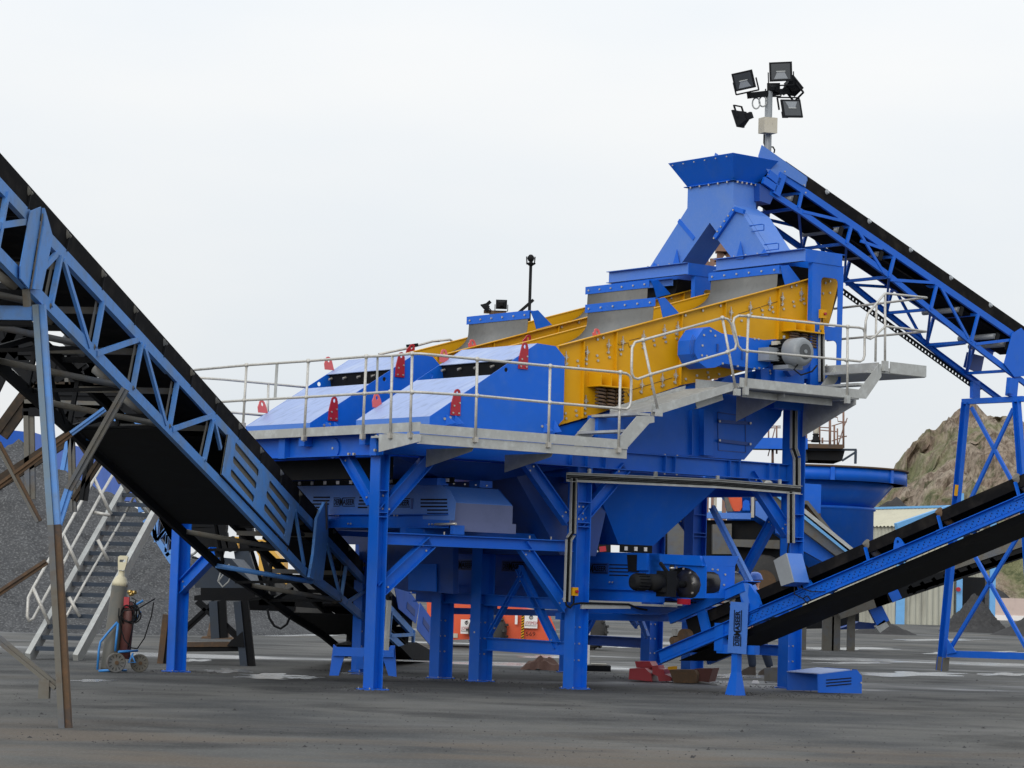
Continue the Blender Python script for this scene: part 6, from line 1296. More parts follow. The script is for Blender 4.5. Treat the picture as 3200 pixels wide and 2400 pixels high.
# dark machine left of the shed wall, and old belt conveyor behind the right belt
oc = thing('old_belt_conveyor', zp(Q7(800, 1040)), 'older grey belt conveyor on thin legs behind the right-hand belt, before the shed', 'belt conveyor')
OY = 66.; OP = Yl(OY)
b = nb(GREYB); b.m(GREYB); b.bar(OP(Q7(600, 875)), OP(Q7(1015, 740)), .8, .30); b.m(BLK); b.bar(OP(Q7(900, 770)), OP(Q7(2330, 290)), .8, .35); b.m(GREYB); b.bar(OP(Q7(1520, 480)), OP(Q7(2330, 210)), .9, .22); b.m(BLUE); b.bar(OP(Q7(1030, 730)), OP(Q7(1110, 690)), .9, .35); b.build('conveyor_frame', oc)
b = nb(BLK)
for i in range(8): b.bar(OP(Q7(1200+i*100, 640-i*34)), OP(Q7(1250+i*100, 700-i*36)), .8, .10)
b.bar(OP(Q7(1180, 690)), OP(Q7(2300, 330)), .8, .12); b.build('under_truss', oc)
for x, y0, y1, wd in ((590, 840, 1035, .22), (520, 900, 1020, .3), (720, 870, 1010, .2), (290, 930, 1030, .25)):
    b = nb(GREYB); q = OP(Q7(x, y0)); b.bar(V((q.x, OY, 0)), q, wd, .15, up=V((0, 1, 0))); b.build('leg', oc)
b = nb(BLUE); b.bar(OP(Q7(905, 790)), OP(Q7(990, 960)), .3, .35, up=V((1, 0, 0))); b.m(GALV); b.bar(OP(Q7(960, 960)), OP(Q7(1000, 1015)), .3, .3, up=V((1, 0, 0))); b.m(GREYB); b.bar(OP(Q7(945, 800)), OP(Q7(1040, 975)), .2, .12, up=V((1, 0, 0))); b.build('chute', oc)
b = nb(BLUE); b.prism([OP(Q7(*p)) for p in ((330, 950), (360, 930), (410, 930), (400, 965), (340, 965))], V((0, .3, 0))); b.build('dark_base', oc); b = nb(NAVY); b.prism([OP(Q7(*p))+V((0, .5, 0)) for p in ((760, 975), (810, 950), (960, 965), (990, 1010), (600, 1020))], V((0, .8, 0)))
b.build('dark_base', oc); b = nb(BLK); b.prism([OP(Q7(*p))+V((0, 2, 0)) for p in ((90, 880), (600, 860), (880, 820), (880, 1010), (90, 1030))], V((0, .8, 0))); b.build('dark_base', oc)

# blue gallery behind the gravel heap
ga_ = thing('clad_gallery', V((-20, 100, 0)), 'long bright blue clad roof edge running down behind the gravel heap at left', 'building')
gA, gB = yp(C3(-300, 300), 84), yp(C3(1480, 835), 108); gC, gD = yp(C3(-300, 1000), 84), yp(C3(1480, 1180), 108)
b = nb(BLUE); b.prism([gA, gB, gD, gC], V((1.5, 3, 0))); b.m(NAVY)
for t, h_ in ((.36, .06), (.42, .04)): b.bar(gA.lerp(gC, t)-V((0, .1, 0)), gB.lerp(gD, t)-V((0, .1, 0)), .1, .14)
b.m(RUST); b.bar(gA-V((0, .1, 0)), gB-V((0, .1, 0)), .2, .16); b.build('cladding', ga_)
# pale blue small truss behind the stairs
sg_ = thing('lattice_conveyor', V((yp(C3(1900, 1500), 52).x, 52, 0)), 'small pale blue lattice conveyor passing behind the blue corner column at left', 'lattice conveyor')
sp = Yl(52.)
for m_, nm_, l_ in ((BLUEL, 'truss_side', ((C3(1680, 1380), C4(150, 400), .11), (C3(1790, 1160), C4(170, 130), .16), (C3(1760, 1240), C3(1800, 1600), .09), (C3(1830, 1300), C3(1800, 1640), .06), (C3(1940, 1500), C3(1930, 1659), .05), (C3(1920, 1480), C3(1820, 1620), .06), (C4(90, 80), C4(75, 280), .05), (C4(100, 0), C4(0, 110), .07), (C4(80, 320), C4(160, 250), .07), (R2(1130, 1290), R2(1290, 1600), .3), (R2(1180, 1300), R2(1230, 1659), .12))), (GREYB, 'truss_side', ((C3(1800, 1180), C3(2060, 1659), .2), (R2(1280, 1520), R2(1400, 1659), .4)))):
    b = nb(m_)
    for a, c, wd in l_: b.bar(sp(a), sp(c), .3, wd, up=V((1, 0, 1)))
    b.build(nm_, sg_)
b = nb(BLK); b.prism([sp(p)+V((0, .6, 0)) for p in (C3(1690, 1370), C3(1780, 1200), C4(170, 300), C4(150, 380))], V((0, .3, 0))); b.build('belt', sg_)

# dark hopper on trestle legs, left of the slanting conveyor tail
dk = thing('hopper_stand', zp(R3(2140, 1330)), 'dark steel hopper on braced legs standing behind the blue corner column', 'hopper')
DY = zp(R3(2140, 1330)).y; DP = Yl(DY); DP2 = Yl(DY+3.2)
slab(dk, 'hopper_body', STEELD, (C4(620, 330), C4(800, 350), C4(1100, 690), C4(380, 690), C4(370, 640)), 2.0, DP, .3)
slab(dk, 'top_beam', BLK, (C4(460, 690), C4(1090, 690), C4(1090, 800), C4(990, 840), C4(385, 835), C4(385, 780), C4(460, 770)), 2.2, DP, .1)
member(dk, DP, C4(935, 840), C4(1015, 1600), .24, .24, STEELD, BLK, 'leg'); member(dk, DP2, C4(665, 840), C4(690, 1270), .30, .2, STEELD, BLK, 'leg')
member(dk, DP, C4(110, 1000), C4(40, 1590), .2, .2, RUST, BLK, 'leg')
member(dk, DP, C4(250, 1370), C4(980, 1365), .16, .16, RUST, BLK, 'base_rail')
for a, c in ((C4(430, 840), C4(620, 1010)), (C4(700, 1070), C4(900, 1260)), (C4(640, 850), C4(290, 1170))): member(dk, DP2, a, c, .12, .1, BLK, BLK, 'cross_brace')
slab(dk, 'gusset', BLK, (C4(780, 1360), C4(830, 1290), C4(905, 1240), C4(960, 1190), C4(985, 1370)), .05, DP, -.15)
b = nb(RUST); q = zp(C4(670, 1275)); b.hexa([q+V((x, y, 0)) for x, y in ((-.38, -.3), (.38, -.3), (.38, .3), (-.38, .3))], [q+V((x, y, .05)) for x, y in ((-.34, -.3), (.34, -.3), (.34, .3), (-.34, .3))]); b.hexa([q+V((x, y, .06)) for x, y in ((-.25, -.2), (.25, -.2), (.25, .2), (-.25, .2))], [q+V((x, y, .6)) for x, y in ((-.16, -.12), (.16, -.12), (.16, .12), (-.16, .12))]); b.build('foot_pad', dk)
b = nb(BLK); d3 = Yl(DY-1.5)
b.path([d3(C4(*p)) for p in ((1235, 930), (1260, 1040), (1320, 1130), (1390, 1160), (1460, 1110), (1505, 1010))], .022, 6); b.m(GALV); b.path([d3(C4(345+90*math.cos(t), 215+95*math.sin(t))) for t in [i*math.pi/10 for i in range(21)]], .022, 6); b.path([d3(C4(*p)) for p in ((800, 420), (700, 510), (668, 610), (720, 680), (790, 620), (820, 540), (740, 520), (670, 620))], .015, 6); b.m(BLK); b.path([d3(C4(*p)) for p in ((370, 340), (520, 365), (640, 350))], .015, 6)
b.build('hanging_hose', dk)
b = nb(BLK)
for a, c, wd in ((C4(1000, 580), C4(1650, 600), .10), (C4(1380, 820), C4(2212, 890), .22), (C4(1150, 830), C4(1400, 830), .18), (C4(1020, 880), C4(1560, 900), .2), (C4(800, 110), C4(850, 260), .16), (C4(1150, 160), C4(1320, 780), .10), (C4(700, 60), C4(720, 260), .25)): b.bar(DP2(a), DP2(c), .3, wd)
b.m(STEELD); b.prism([DP2(C4(*p)) for p in ((850, 270), (1020, 260), (1110, 540), (900, 560))], V((0, .4, 0))); b.m(BLK); b.prism([DP2(C4(*p)) for p in ((230, 10), (460, -10), (760, -10), (720, 270), (700, 340), (600, 330), (470, 250), (330, 100))], V((0, .4, 0))); b.prism([DP2(C4(*p)) for p in ((170, -340), (760, -340), (760, -12), (230, 8))], V((0, .4, 0))); b.prism([DP2(C4(*p)) for p in ((900, -10), (1060, 0), (1080, 260), (920, 270))], V((0, .4, 0))); b.build('side_frame_dark_fill', dk)  # black panels added as dark fill where sky would show through
# yellow loader and pale truck bed beyond
ld = thing('wheel_loader', V((yp((860, 1990), 82).x, 82, 0)), 'yellow earth-moving machine glimpsed under the slanting conveyor at left', 'loader')
LP = Yl(82.)
slab(ld, 'cab', YELD, (C4(1040, 140), C4(1200, 130), C4(1430, 400), C4(1430, 575), C4(1130, 575), C4(1140, 330)), 1.5, LP); slab(ld, 'body', YELD, (C4(1120, 580), C4(1620, 580), C4(1780, 780), C4(1800, 840), C4(1120, 840)), 2, LP)
slab(ld, 'body', YELD, (C4(1130, 740), C4(1400, 740), C4(1400, 830), C4(1130, 830)), 1.5, LP); slab(ld, 'boom', YELD, (C4(780, 100), C4(910, 100), C4(890, 250), C4(780, 250)), 1, LP)
slab(ld, 'window', BEIGE, (C4(1070, 180), C4(1110, 160), C4(1120, 240), C4(1070, 230)), .05, LP, -.1)
for x in (1260, 1640): b = nb(TYRE); b.lathe([(.3, -.3), (.75, -.3), (.85, 0), (.75, .3), (.3, .3)], LP(C4(x, 880)), V((0, 1, 0)), 20); b.build('wheel', ld)
tk_ = thing('flatbed_trailer', V((yp((830, 1960), 88).x, 88, 0)), 'pale low trailer edge parked beyond the hanging hose', 'trailer')
TK = Yl(88.); slab(tk_, 'bed', WHT, (C4(1080, 915), C4(1440, 915), C4(1440, 940), C4(1080, 940)), 2, TK); slab(tk_, 'bed', GREYB, (C4(1120, 940), C4(1430, 940), C4(1430, 985), C4(1160, 985)), 2, TK, .05)
for x in (1150, 1380): b = nb(TYRE); b.lathe([(.2, -.2), (.42, -.2), (.42, .2), (.2, .2)], TK(C4(x, 970)), V((0, 1, 0)), 16); b.build('wheel', tk_)

# ================================================================== ORANGE BOOM LIFT
bl_ = thing('boom_lift', zp((1500, 2026)), 'orange self-propelled boom lift with a white sign, parked behind the tower legs', 'boom lift')
BY = zp((1500, 2026)).y; BP = Yl(BY)
slab(bl_, 'counterweight', ORG, (C1(120, 640), C1(400, 640), C1(640, 700), C1(640, 1100), C1(400, 1105), C1(130, 1100)), 2.0, BP, .2)
slab(bl_, 'chassis', ORG, (C1(885, 705), C1(1110, 705), C1(1230, 730), C1(1440, 780), C1(1540, 810), C1(1610, 980), C1(1580, 1145), C1(880, 1135)), 2.0, BP, .1)
slab(bl_, 'hood_top', PINK, (C1(1205, 730), C1(1450, 785), C1(1440, 805), C1(1215, 800)), .3, BP, .02)
slab(bl_, 'boom', ORG, (C1(60, 478), C1(660, 482), C1(660, 572), C1(60, 568)), .8, BP, .6); slab(bl_, 'boom', BLK, (C1(660, 500), C1(1560, 520), C1(1560, 580), C1(660, 585)), .8, BP, .7)
for m_, a, c in ((YEL, C1(910, 558), C1(1030, 560)), (RED, C1(1160, 563), C1(1270, 563)), (WHT, C1(415, 495), C1(465, 492)), (WHT, C1(300, 700), C1(330, 680))):
    b = nb(m_); b.bar(BP(a)+V((0, .55, 0)), BP(c)+V((0, .55, 0)), .02, .13); b.build('marker', bl_)
slab(bl_, 'skid', BLK, (C1(1450, 1145), C1(1620, 1145), C1(1620, 1215), C1(1480, 1210)), 1.0, BP, .3)
def wheel(par, c, r, wdt, ax):
    b = nb(TYRE); b.lathe([(r*.5, -wdt), (r*.9, -wdt), (r, -wdt*.6), (r, wdt*.6), (r*.9, wdt), (r*.5, wdt)], c, ax, 32); x = ax.cross(Z)
    for i in range(20):
        t = 2*math.pi*i/20; d = x*math.cos(t)+Z*math.sin(t); b.box(c+d*(r+.008)+ax*(wdt*.4*(1 if i % 2 else -1)), d*.025, d.cross(ax)*r*.06, ax*wdt*.5)
    wv_ = b.build('wheel', par); b = nb(RUST); b.tube(c-ax*wdt*.7, c+ax*wdt*.7, r*.45, 18); b.build('rim', wv_)
rW = (BP(C1(830, 780)).z-0)/2
wheel(bl_, V((BP(C1(825, 1000)).x, BY-.1, rW)), rW, .26, V((.25, .97, 0))); wheel(bl_, V((BP(C1(825, 1000)).x+2.4, BY+1.8, rW)), rW, .26, V((.2, 1, 0)))
X_ = V((1, 0, 0))
for o, w_, h_, pt, em in ((C1(1248, 968), 148, 158, 'JOFEMESA', True), (C1(512, 1032), 130, 162, 'JOFEMESA', True)):
    b = nb(WHT); a = BP(o)-V((0, .01, 0)); sx_ = w_*k2*BY/7800; sz_ = h_*k2*BY/7800; b.box(a+X_*sx_/2+Z*sz_/2, X_*sx_/2, V((0, .01, 0)), Z*sz_/2)
    b.m(RED); q = a+X_*sx_*.07+Z*sz_*.26-V((0, .015, 0)); b.text(pt, q, X_, Z, sz_*.34, .0, .60); b.m(BLK); b.bar(a+X_*sx_*.06+Z*sz_*.18-V((0, .015, 0)), a+X_*sx_*.94+Z*sz_*.18-V((0, .015, 0)), .004, sz_*.03)
    c = a+X_*sx_*.5+Z*sz_*.78-V((0, .015, 0)); b.path([c+X_*(.13*sx_*math.cos(t))+Z*(.13*sx_*math.sin(t)) for t in [i*math.pi/8 for i in range(17)]], .008, 4); b.text('f', c-X_*.02-Z*.05, X_, Z, .15, 0)
    b.build('sign', bl_)
b = nb(BLK); q = BP(C1(1262, 1058))-V((0, .01, 0)); b.text('569', q, X_, Z, .14, .0, 1.1); b.build('fleet_number', bl_)
b = nb(YEL); a, c = BP(C1(1232, 812)), BP(C1(1226, 1090)); b.bar(a-V((0, .01, 0)), c-V((0, .01, 0)), .06, .004, up=V((0, 1, 0))); b.m(BLK)
for i in range(9): q = a.lerp(c, (i+.5)/9)-V((0, .016, 0)); b.bar(q-X_*.03-Z*.02, q+X_*.03+Z*.02, .004, .022)
b.build('hazard_tape', bl_)
b = nb(WHT); q = BP(C1(1155, 860))-V((0, .01, 0)); b.box(q, X_*.03, V((0, .005, 0)), Z*.13); b.m(BEIGE); b.box(BP(C1(438, 1057))-V((0, -.18, 0)), X_*.08, V((0, .01, 0)), Z*.05); b.build('sticker', bl_)

# ================================================================== GAS CYLINDER TROLLEY
gy = zp(R3(935, 1380)); GY = gy.y; GP = Yl(GY)
gc = thing('gas_cylinder', gy, 'tall dark gas cylinder with cream shoulder leaning in a blue trolley', 'gas cylinder')
foot = GP(R3(935, 1385)); foot.z = .02; axd = (GP(R3(1025, 640))-foot); axd = (axd+V((0, .12, 0))).normalized(); Lc = (GP(R3(1025, 640))-foot).length
b = nb(CYLG); b.lathe([(.115, 0), (.125, .03), (.125, Lc)], foot, axd, 20); b.m(CYLC); b.lathe([(.125, Lc), (.12, Lc+.06), (.085, Lc+.13), (.05, Lc+.17), (.05, Lc+.24)], foot, axd, 20); b.build('cylinder_body', gc)
b = nb(CYLC); x = V((1, 0, 0)); c = foot+axd*(Lc+.25); b.holed([c+x*a+axd*h_ for a, h_ in ((-.05, 0), (.05, 0), (.065, .10), (.075, .20), (.05, .22), (-.05, .22), (-.075, .20), (-.065, .10))], [[c+x*a+axd*h_ for a, h_ in ((-.045, .12), (.045, .12), (.045, .16), (-.045, .16))]], V((0, -1, 0)), .08); b.build('valve_guard', gc)
tl_ = thing('cylinder_trolley', GP(R3(1100, 1390)), 'two-wheeled blue hand trolley carrying the gas cylinder, with hoses', 'hand trolley')
b = nb(TRIM_BLUE); f1 = lambda x, y, d=-.18: GP(R3(x, y))+V((0, d, 0))
b.path([f1(1030, 950), f1(950, 1040), f1(885, 1120), f1(872, 1180), f1(858, 1360)], .018, 8); b.path([f1(1035, 960), f1(1012, 1200)], .018, 8); b.path([f1(1225, 765, .15), f1(1140, 815, .15), f1(1120, 900, .1), f1(1100, 1200, .0)], .018, 8); b.path([f1(1040, 1205), f1(1180, 1200, .1)], .018, 8); b.path([f1(1150, 1220, 0), f1(1110, 1300, 0), f1(1170, 1300, 0), f1(1140, 1235, 0)], .015, 8); b.path([f1(1210, 860, .1), f1(1130, 980, .1), f1(1120, 1200, .05)], .014, 8); b.path([f1(870, 1370), f1(1020, 1360), f1(1080, 1370, .1)], .02, 8)
b.build('trolley_frame', tl_)
for x, y, d, r_ in ((1025, 1308, -.28, 85), (1190, 1300, .18, 78)):
    c = f1(x, y, d); r = r_*k1*GY/7800; c.z = r+.0; axw = V((.45, -.9, 0)).normalized()
    b = nb(TYRE); b.m(GREYB); b.lathe([(.03, -.03), (r*.8, -.012), (r*.85, -.02), (r, -.02), (r, .02), (r*.85, .02), (r*.8, .012), (.03, .04)], c, axw, 28); b.m(RUST); b.tube(c-axw*.05, c+axw*.05, .03, 10); b.m(BLK)
    xx = axw.cross(Z).normalized()
    for i in range(12):
        t = 2*math.pi*i/12; dd_ = xx*math.cos(t)+Z*math.sin(t); b.bar(c+axw*.022+dd_*.04, c+axw*.018+dd_*r*.78, .006, .012, up=axw)
    b.build('wheel', tl_)
b = nb(BLK)
random.seed(3)
for i in range(6):
    c = f1(1130+random.uniform(-30, 40), 870+random.uniform(-20, 30), random.uniform(-.1, .1)); ra, rb2 = random.uniform(.07, .14), random.uniform(.08, .15); ph = random.random()*6
    b.path([c+V((ra*math.cos(t), .05*math.sin(t+ph), rb2*math.sin(t))) for t in [j*math.pi/8 for j in range(17)]], .012, 6)
b.path([f1(*p) for p in ((1045, 830), (1040, 900), (1060, 1000), (1090, 1100), (1150, 1170), (1200, 1180), (1240, 1090, .1), (1300, 900, .1), (1320, 780, .1))], .010, 6); b.path([f1(*p) for p in ((1330, 750, .1), (1200, 840), (1090, 850), (1050, 900), (1065, 1020))], .010, 6); b.path([f1(*p) for p in ((1150, 740), (1190, 760), (1160, 1000), (1120, 1180))], .01, 6)
b.build('hose', tl_)
b = nb(mat('brown_cylinder', (.10, .035, .03), .6)); a = f1(1075, 1190, .02); a.z = .2; b.lathe([(.085, 0), (.085, .72), (.05, .82), (.03, .86)], a, V((.06, .05, 1)), 16); b.m(RED); b.box(f1(1095, 780, 0), V((.04, 0, 0)), V((0, .04, 0)), Z*.08)
b.m(mat('brass', (.5, .35, .12), .3, .8)); 
for p_ in ((1140, 690), (1175, 695), (1150, 710)): b.tube(f1(p_[0]-14, p_[1]), f1(p_[0]+14, p_[1], -.22), .03, 10)
b.build('small_cylinder', tl_)

# ================================================================== LOOSE THINGS ON THE GROUND
def slots_on(b, A, B, n, dz, nrm):
    for i in range(n): b.bar(A+Z*dz*i+nrm*.004, B+Z*dz*i+nrm*.004, .006, .016)
gq = zp(Q7(450, 1568)); GYg = gq.y; gx = Yl(GYg)
gd = thing('belt_guard', gq, 'bright blue belt guard cover with three slots lying open on the ground', 'machine guard')
b = nb(BLUE); r_ = U*.0+V((.98, .2, 0)).normalized(); A = gq.copy(); 
fr = [gx(p) for p in (Q7(448, 1568), Q7(443, 1402), Q7(712, 1368), Q7(768, 1368), Q7(812, 1425), Q7(810, 1568))]
for v_ in fr: v_.z = max(v_.z, .012)
b.prism(fr, V((-.03, .012, 0))); bkv = V((-.42, .62, 0))
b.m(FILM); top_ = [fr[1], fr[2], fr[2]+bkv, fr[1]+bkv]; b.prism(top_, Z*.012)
b.m(BLUE); b.prism([fr[3], fr[4], fr[4]+bkv, fr[3]+bkv], Z*.012); b.prism([x_+bkv for x_ in fr], V((-.01, .012, 0))); b.m(BLK)
for i in range(3): b.bar(gx(Q7(502, 1452+i*26))-V((0, .006, 0)), gx(Q7(720, 1434+i*25))-V((0, .006, 0)), .006, .016)
b.m(BOLT); b.bolt(gx(Q7(718, 1366)), Z, .012); b.bolt(gx(Q7(805, 1475))-V((0, .01, 0)), V((0, -1, 0)), .014); b.build('guard_shell', gd)
gd2 = thing('belt_guard', zp(Q7(60, 1480)), 'dark guard cover with three slots standing behind the bright blue one', 'machine guard')
q0 = zp(Q7(30, 1470)); g2 = Yl(q0.y)
b = nb(GREYB); s2 = [g2(p) for p in (Q7(20, 1480), Q7(20, 1350), Q7(250, 1340), Q7(300, 1385), Q7(300, 1520), Q7(100, 1530))]
for v_ in s2: v_.z = max(v_.z, .01)
b.prism(s2, V((-.1, .02, 0))); b.prism([s2[1], s2[2], s2[2]+V((.1, .8, 0)), s2[1]+V((.1, .8, 0))], Z*.01); b.m(BLUED)
for i in range(3): b.bar(g2(Q7(135, 1418+i*24))-V((0, .006, 0)), g2(Q7(250, 1414+i*24))-V((0, .006, 0)), .006, .016)
b.build('guard_shell', gd2)
rp = thing('idler_bracket', zp(Q6(280, 1465)), 'red painted steel box section lying on the ground left of the brown trays', 'steel part')
RY = zp(Q6(280, 1466)).y; rx = Yl(RY)
def lay(par, nm_, mt_, pts, dep, dy=0, f=rx):
    b = nb(mt_); P = [f(p)+V((0, dy, 0)) for p in pts]
    for v_ in P: v_.z = max(v_.z, .008)
    b.prism(P, V((dep*.3, dep, 0))); return b.build(nm_, par)
lay(rp, 'box_section', RED, [Q6(*p) for p in ((178, 1445), (185, 1352), (320, 1350), (372, 1400), (380, 1465))], .5)
lay(rp, 'box_section', RED, [Q6(*p) for p in ((255, 1350), (240, 1295), (370, 1298), (400, 1350))], .4, .3)
rp2 = thing('idler_bracket', zp(Q6(470, 1460)), 'stepped red steel bracket between the red box section and the brown trays', 'steel part')
lay(rp2, 'bracket_body', RED, [Q6(*p) for p in ((385, 1400), (380, 1330), (430, 1325), (440, 1355), (480, 1360), (490, 1400), (550, 1430), (548, 1462), (440, 1462), (430, 1420))], .4)
rp3 = thing('steel_tray', zp(Q6(600, 1480)), 'dark rusty folded steel tray on the ground, left of the two brown ones', 'steel part')
lay(rp3, 'tray_body', RUST, [Q6(*p) for p in ((520, 1360), (740, 1362), (760, 1400), (745, 1485), (560, 1470))], .5, -.2)
b = nb(YEL); b.bar(rx(Q6(520, 1352))+V((0, .1, 0)), rx(Q6(600, 1346))+V((0, .1, 0)), .04, .05); b.build('packing', rp3)
rp4 = thing('steel_tray', zp(Q6(800, 1480)), 'brown rusty open steel tray on the ground right of the darker one', 'steel part')
bpaint = mat('brown_primer', (.085, .022, .016), .7, c2=(.05, .02, .015)); b = nb(bpaint); P = [rx(Q6(*p)) for p in ((745, 1355), (905, 1352), (890, 1400), (870, 1470), (790, 1478), (760, 1400))]
for v_ in P: v_.z = max(v_.z, .008)
b.prism(P, V((.15, .5, 0))); b.build('tray_body', rp4)
sh = thing('metal_strip', zp(Q6(830, 1490)), 'bright thin metal strip lying in front of the brown tray', 'scrap strip')
b = nb(GALV); A = zp(Q6(755, 1476)); B = zp(Q6(950, 1500)); b.bar(A+Z*.02, B+Z*.02, .05, .02); b.build('strip', sh)
for lab, cpt, mt_, sz in (('small pale stone lying between the support stand and the blue guard', Q6(1275, 1478), WHT, .07),):
    s_ = thing('stone', zp(cpt), lab, 'stone'); b = nb(mt_); c = zp(cpt); b.hexa([c+V((x*sz, y*sz, 0)) for x, y in ((-1, -.6), (.8, -.8), (1, .7), (-.7, .9))], [c+V((x*sz, y*sz, sz*.6)) for x, y in ((-.7, -.4), (.5, -.5), (.6, .4), (-.5, .6))]); b.build('stone_body', s_)
rg = thing('rag_heap', zp(C1(1450, 1455)), 'crumpled brown sacking on the ground left of the middle column', 'rag heap')
b = nb(mat('brown_sacking', (.10, .05, .035), .9)); c = zp(C1(1450, 1455)); random.seed(5)
o = len(b.v); nx_ = 16
for j in range(6):
    for i in range(nx_):
        x_ = (i/(nx_-1)-.5)*2; y_ = (j/5-.5)*2; b.v.append(c+V((x_*.38, y_*.3+.3, max(.0, (1-x_*x_)*(1-y_*y_)*.22+mn.noise(V((x_*3, y_*3, 2)))*.09))))
for j in range(5):
    for i in range(nx_-1): b.face([o+j*nx_+i, o+j*nx_+i+1, o+(j+1)*nx_+i+1, o+(j+1)*nx_+i])
b.build('sacking', rg)
wb_ = thing('cardboard_sheet', zp(C1(1480, 1400)), 'white sheet standing on edge behind the brown sacking under the base rail', 'board')
b = nb(WHT); qy = Yl(zp(C1(1450, 1455)).y+1.0); P = [qy(p) for p in (C1(1335, 1410), C1(1340, 1350), C1(1600, 1360), C1(1600, 1410))]; 
for v_ in (P[0], P[3]): v_.z = 0.0
b.prism(P, V((0, .01, 0))); b.build('sheet', wb_)
gp_ = thing('steel_plate', zp(C1(2070, 1450)), 'flat dark plate on the ground right of the middle column', 'plate')
b = nb(BLK); c = zp(C1(2070, 1460)); b.box(c+Z*.05, V((.26, .05, 0)), V((0, .3, 0)), Z*.05); b.m(BEIGE); b.box(c+Z*.115+V((.05, 0, 0)), V((.14, .02, 0)), V((0, .12, 0)), Z*.012); b.build('plate_body', gp_)
wp_ = thing('plastic_pipe', zp(C1(1970, 1400)), 'short white upright strip beside the rear column foot', 'pipe'); b = nb(WHT); c = zp(C1(1972, 1400)); b.bar(c, c+Z*.9, .1, .08, up=V((1, 0, 0))); b.build('pipe_body', wp_)
# loose gravel
b = nb(GRAV); b.m(CARBON); random.seed(11)
for i in range(3000):
    y = 22+random.random()**1.3*24; x = random.uniform(-.23, .23)*y; s = random.uniform(.004, .013)*(1 if random.random() < .97 else 2.2)
    if i > 1500:
        u_, w_ = random.choice([(c_[0], c_[1]) for c_ in cols]+[(5.6, -1.5), (7.0, -2.2), (.3, .1)]); r_ = abs(random.gauss(0, .45))+.12; t_ = random.random()*6.283; q_ = L(u_+r_*math.cos(t_), w_+r_*math.sin(t_), 0); x, y = q_.x, q_.y; s = random.uniform(.006, .022); b.m(GRAV if random.random() < .35 else CARBON)
    c = V((x, y, 0)); v4 = [c+V((random.uniform(.5, 1)*s*a_, random.uniform(.5, 1)*s*b2, 0)) for a_, b2 in ((-1, -1), (1, -1), (1, 1), (-1, 1))]
    b.add(v4+[c+V((random.uniform(-.3, .3)*s, random.uniform(-.3, .3)*s, s*random.uniform(.6, 1)))], [[0, 1, 4], [1, 2, 4], [2, 3, 4], [3, 0, 4]])
go = b.build('loose_gravel'); go['kind'] = 'stuff'; go['label'] = 'scattered gravel crumbs on the yard surface'; go['category'] = 'gravel'

# ================================================================== PERSON
pf_ = zp(Q6(1250, 1408)); PY = pf_.y; PX = pf_.x
def skin(name, verts, edges, mt_, parent, sub=2, root=0):
    me = bpy.data.meshes.new(name); me.from_pydata([tuple(v[0]) for v in verts], [], edges); ob = bpy.data.objects.new(name, me); col.objects.link(ob)
    md = ob.modifiers.new('s', 'SKIN'); 
    for i, v in enumerate(verts):
        r = v[1]; me.skin_vertices[0].data[i].radius = r if isinstance(r, tuple) else (r, r); me.skin_vertices[0].data[i].use_root = i == root
    md.use_smooth_shade = True; s_ = ob.modifiers.new('b', 'SUBSURF'); s_.levels = sub; s_.render_levels = sub
    dg = bpy.context.evaluated_depsgraph_get(); m2_ = bpy.data.meshes.new_from_object(ob.evaluated_get(dg)); bpy.data.objects.remove(ob)
    m2_.materials.clear(); m2_.materials.append(mt_)
    o2 = bpy.data.objects.new(name, m2_); col.objects.link(o2)
    if parent: o2.parent = parent
    return o2
# local frame: X right in the picture, -Y to the viewer; walking to the left
per = bpy.data.objects.new('person', None); col.objects.link(per)
hx = yp(Q6(1290, 600), PY).x-PX
per.location = (PX, PY, 0); per['label'] = 'worker in a blue hard hat and dark clothes walking behind the right-hand belt'; per['category'] = 'person'
c0x = hx*.85
Vb = [((c0x+.04, 0, .98), (.15, .11)), ((c0x+.03, 0, 1.12), (.13, .10)), ((c0x+.02, 0, 1.32), (.17, .11)), ((c0x, 0, 1.47), (.10, .08)), ((c0x-.02, 0, 1.54), .055), ((c0x-.03, 0, 1.60), (.075, .085)), ((c0x-.035, 0, 1.69), (.082, .10)), ((c0x-.03, 0, 1.75), (.06, .07)),
      ((c0x+.02, -.19, 1.43), .06), ((c0x+.06, -.25, 1.16), .045), ((c0x-.10, -.27, .95), .034), ((c0x+.02, .19, 1.43), .06), ((c0x+.0, .25, 1.16), .045), ((c0x-.16, .24, .98), .034),
      ((c0x+.02, -.10, .92), .09), ((c0x-.10, -.11, .50), .058), ((-.02, -.11, .10), .042), ((-.16, -.11, .045), (.045, .035)), ((c0x+.08, .10, .92), .09), ((c0x+.16, .11, .50), .058), ((c0x+.30, .11, .10), .042), ((c0x+.18, .11, .045), (.045, .035))]
Eb = [(0, 1), (1, 2), (2, 3), (3, 4), (4, 5), (5, 6), (6, 7), (3, 8), (8, 9), (9, 10), (3, 11), (11, 12), (12, 13), (0, 14), (14, 15), (15, 16), (16, 17), (0, 18), (18, 19), (19, 20), (20, 21)]
body_ = skin('body', Vb, Eb, SKIN, per)
g_ = lambda i, k=1.18: (Vb[i][0], tuple(x_*k for x_ in (Vb[i][1] if isinstance(Vb[i][1], tuple) else (Vb[i][1],)*2)))
skin('jacket', [g_(0, 1.22), g_(1, 1.3), g_(2, 1.2), ((c0x, 0, 1.48), (.10, .085)), g_(8, 1.25), g_(9, 1.4), (((c0x-.08, -.268, .99)), .045), g_(11, 1.25), g_(12, 1.4), (((c0x-.13, .243, 1.01)), .045)], [(0, 1), (1, 2), (2, 3), (3, 4), (4, 5), (5, 6), (3, 7), (7, 8), (8, 9)], mat('navy_jacket', (.03, .05, .13), .85, spec=.1), per)
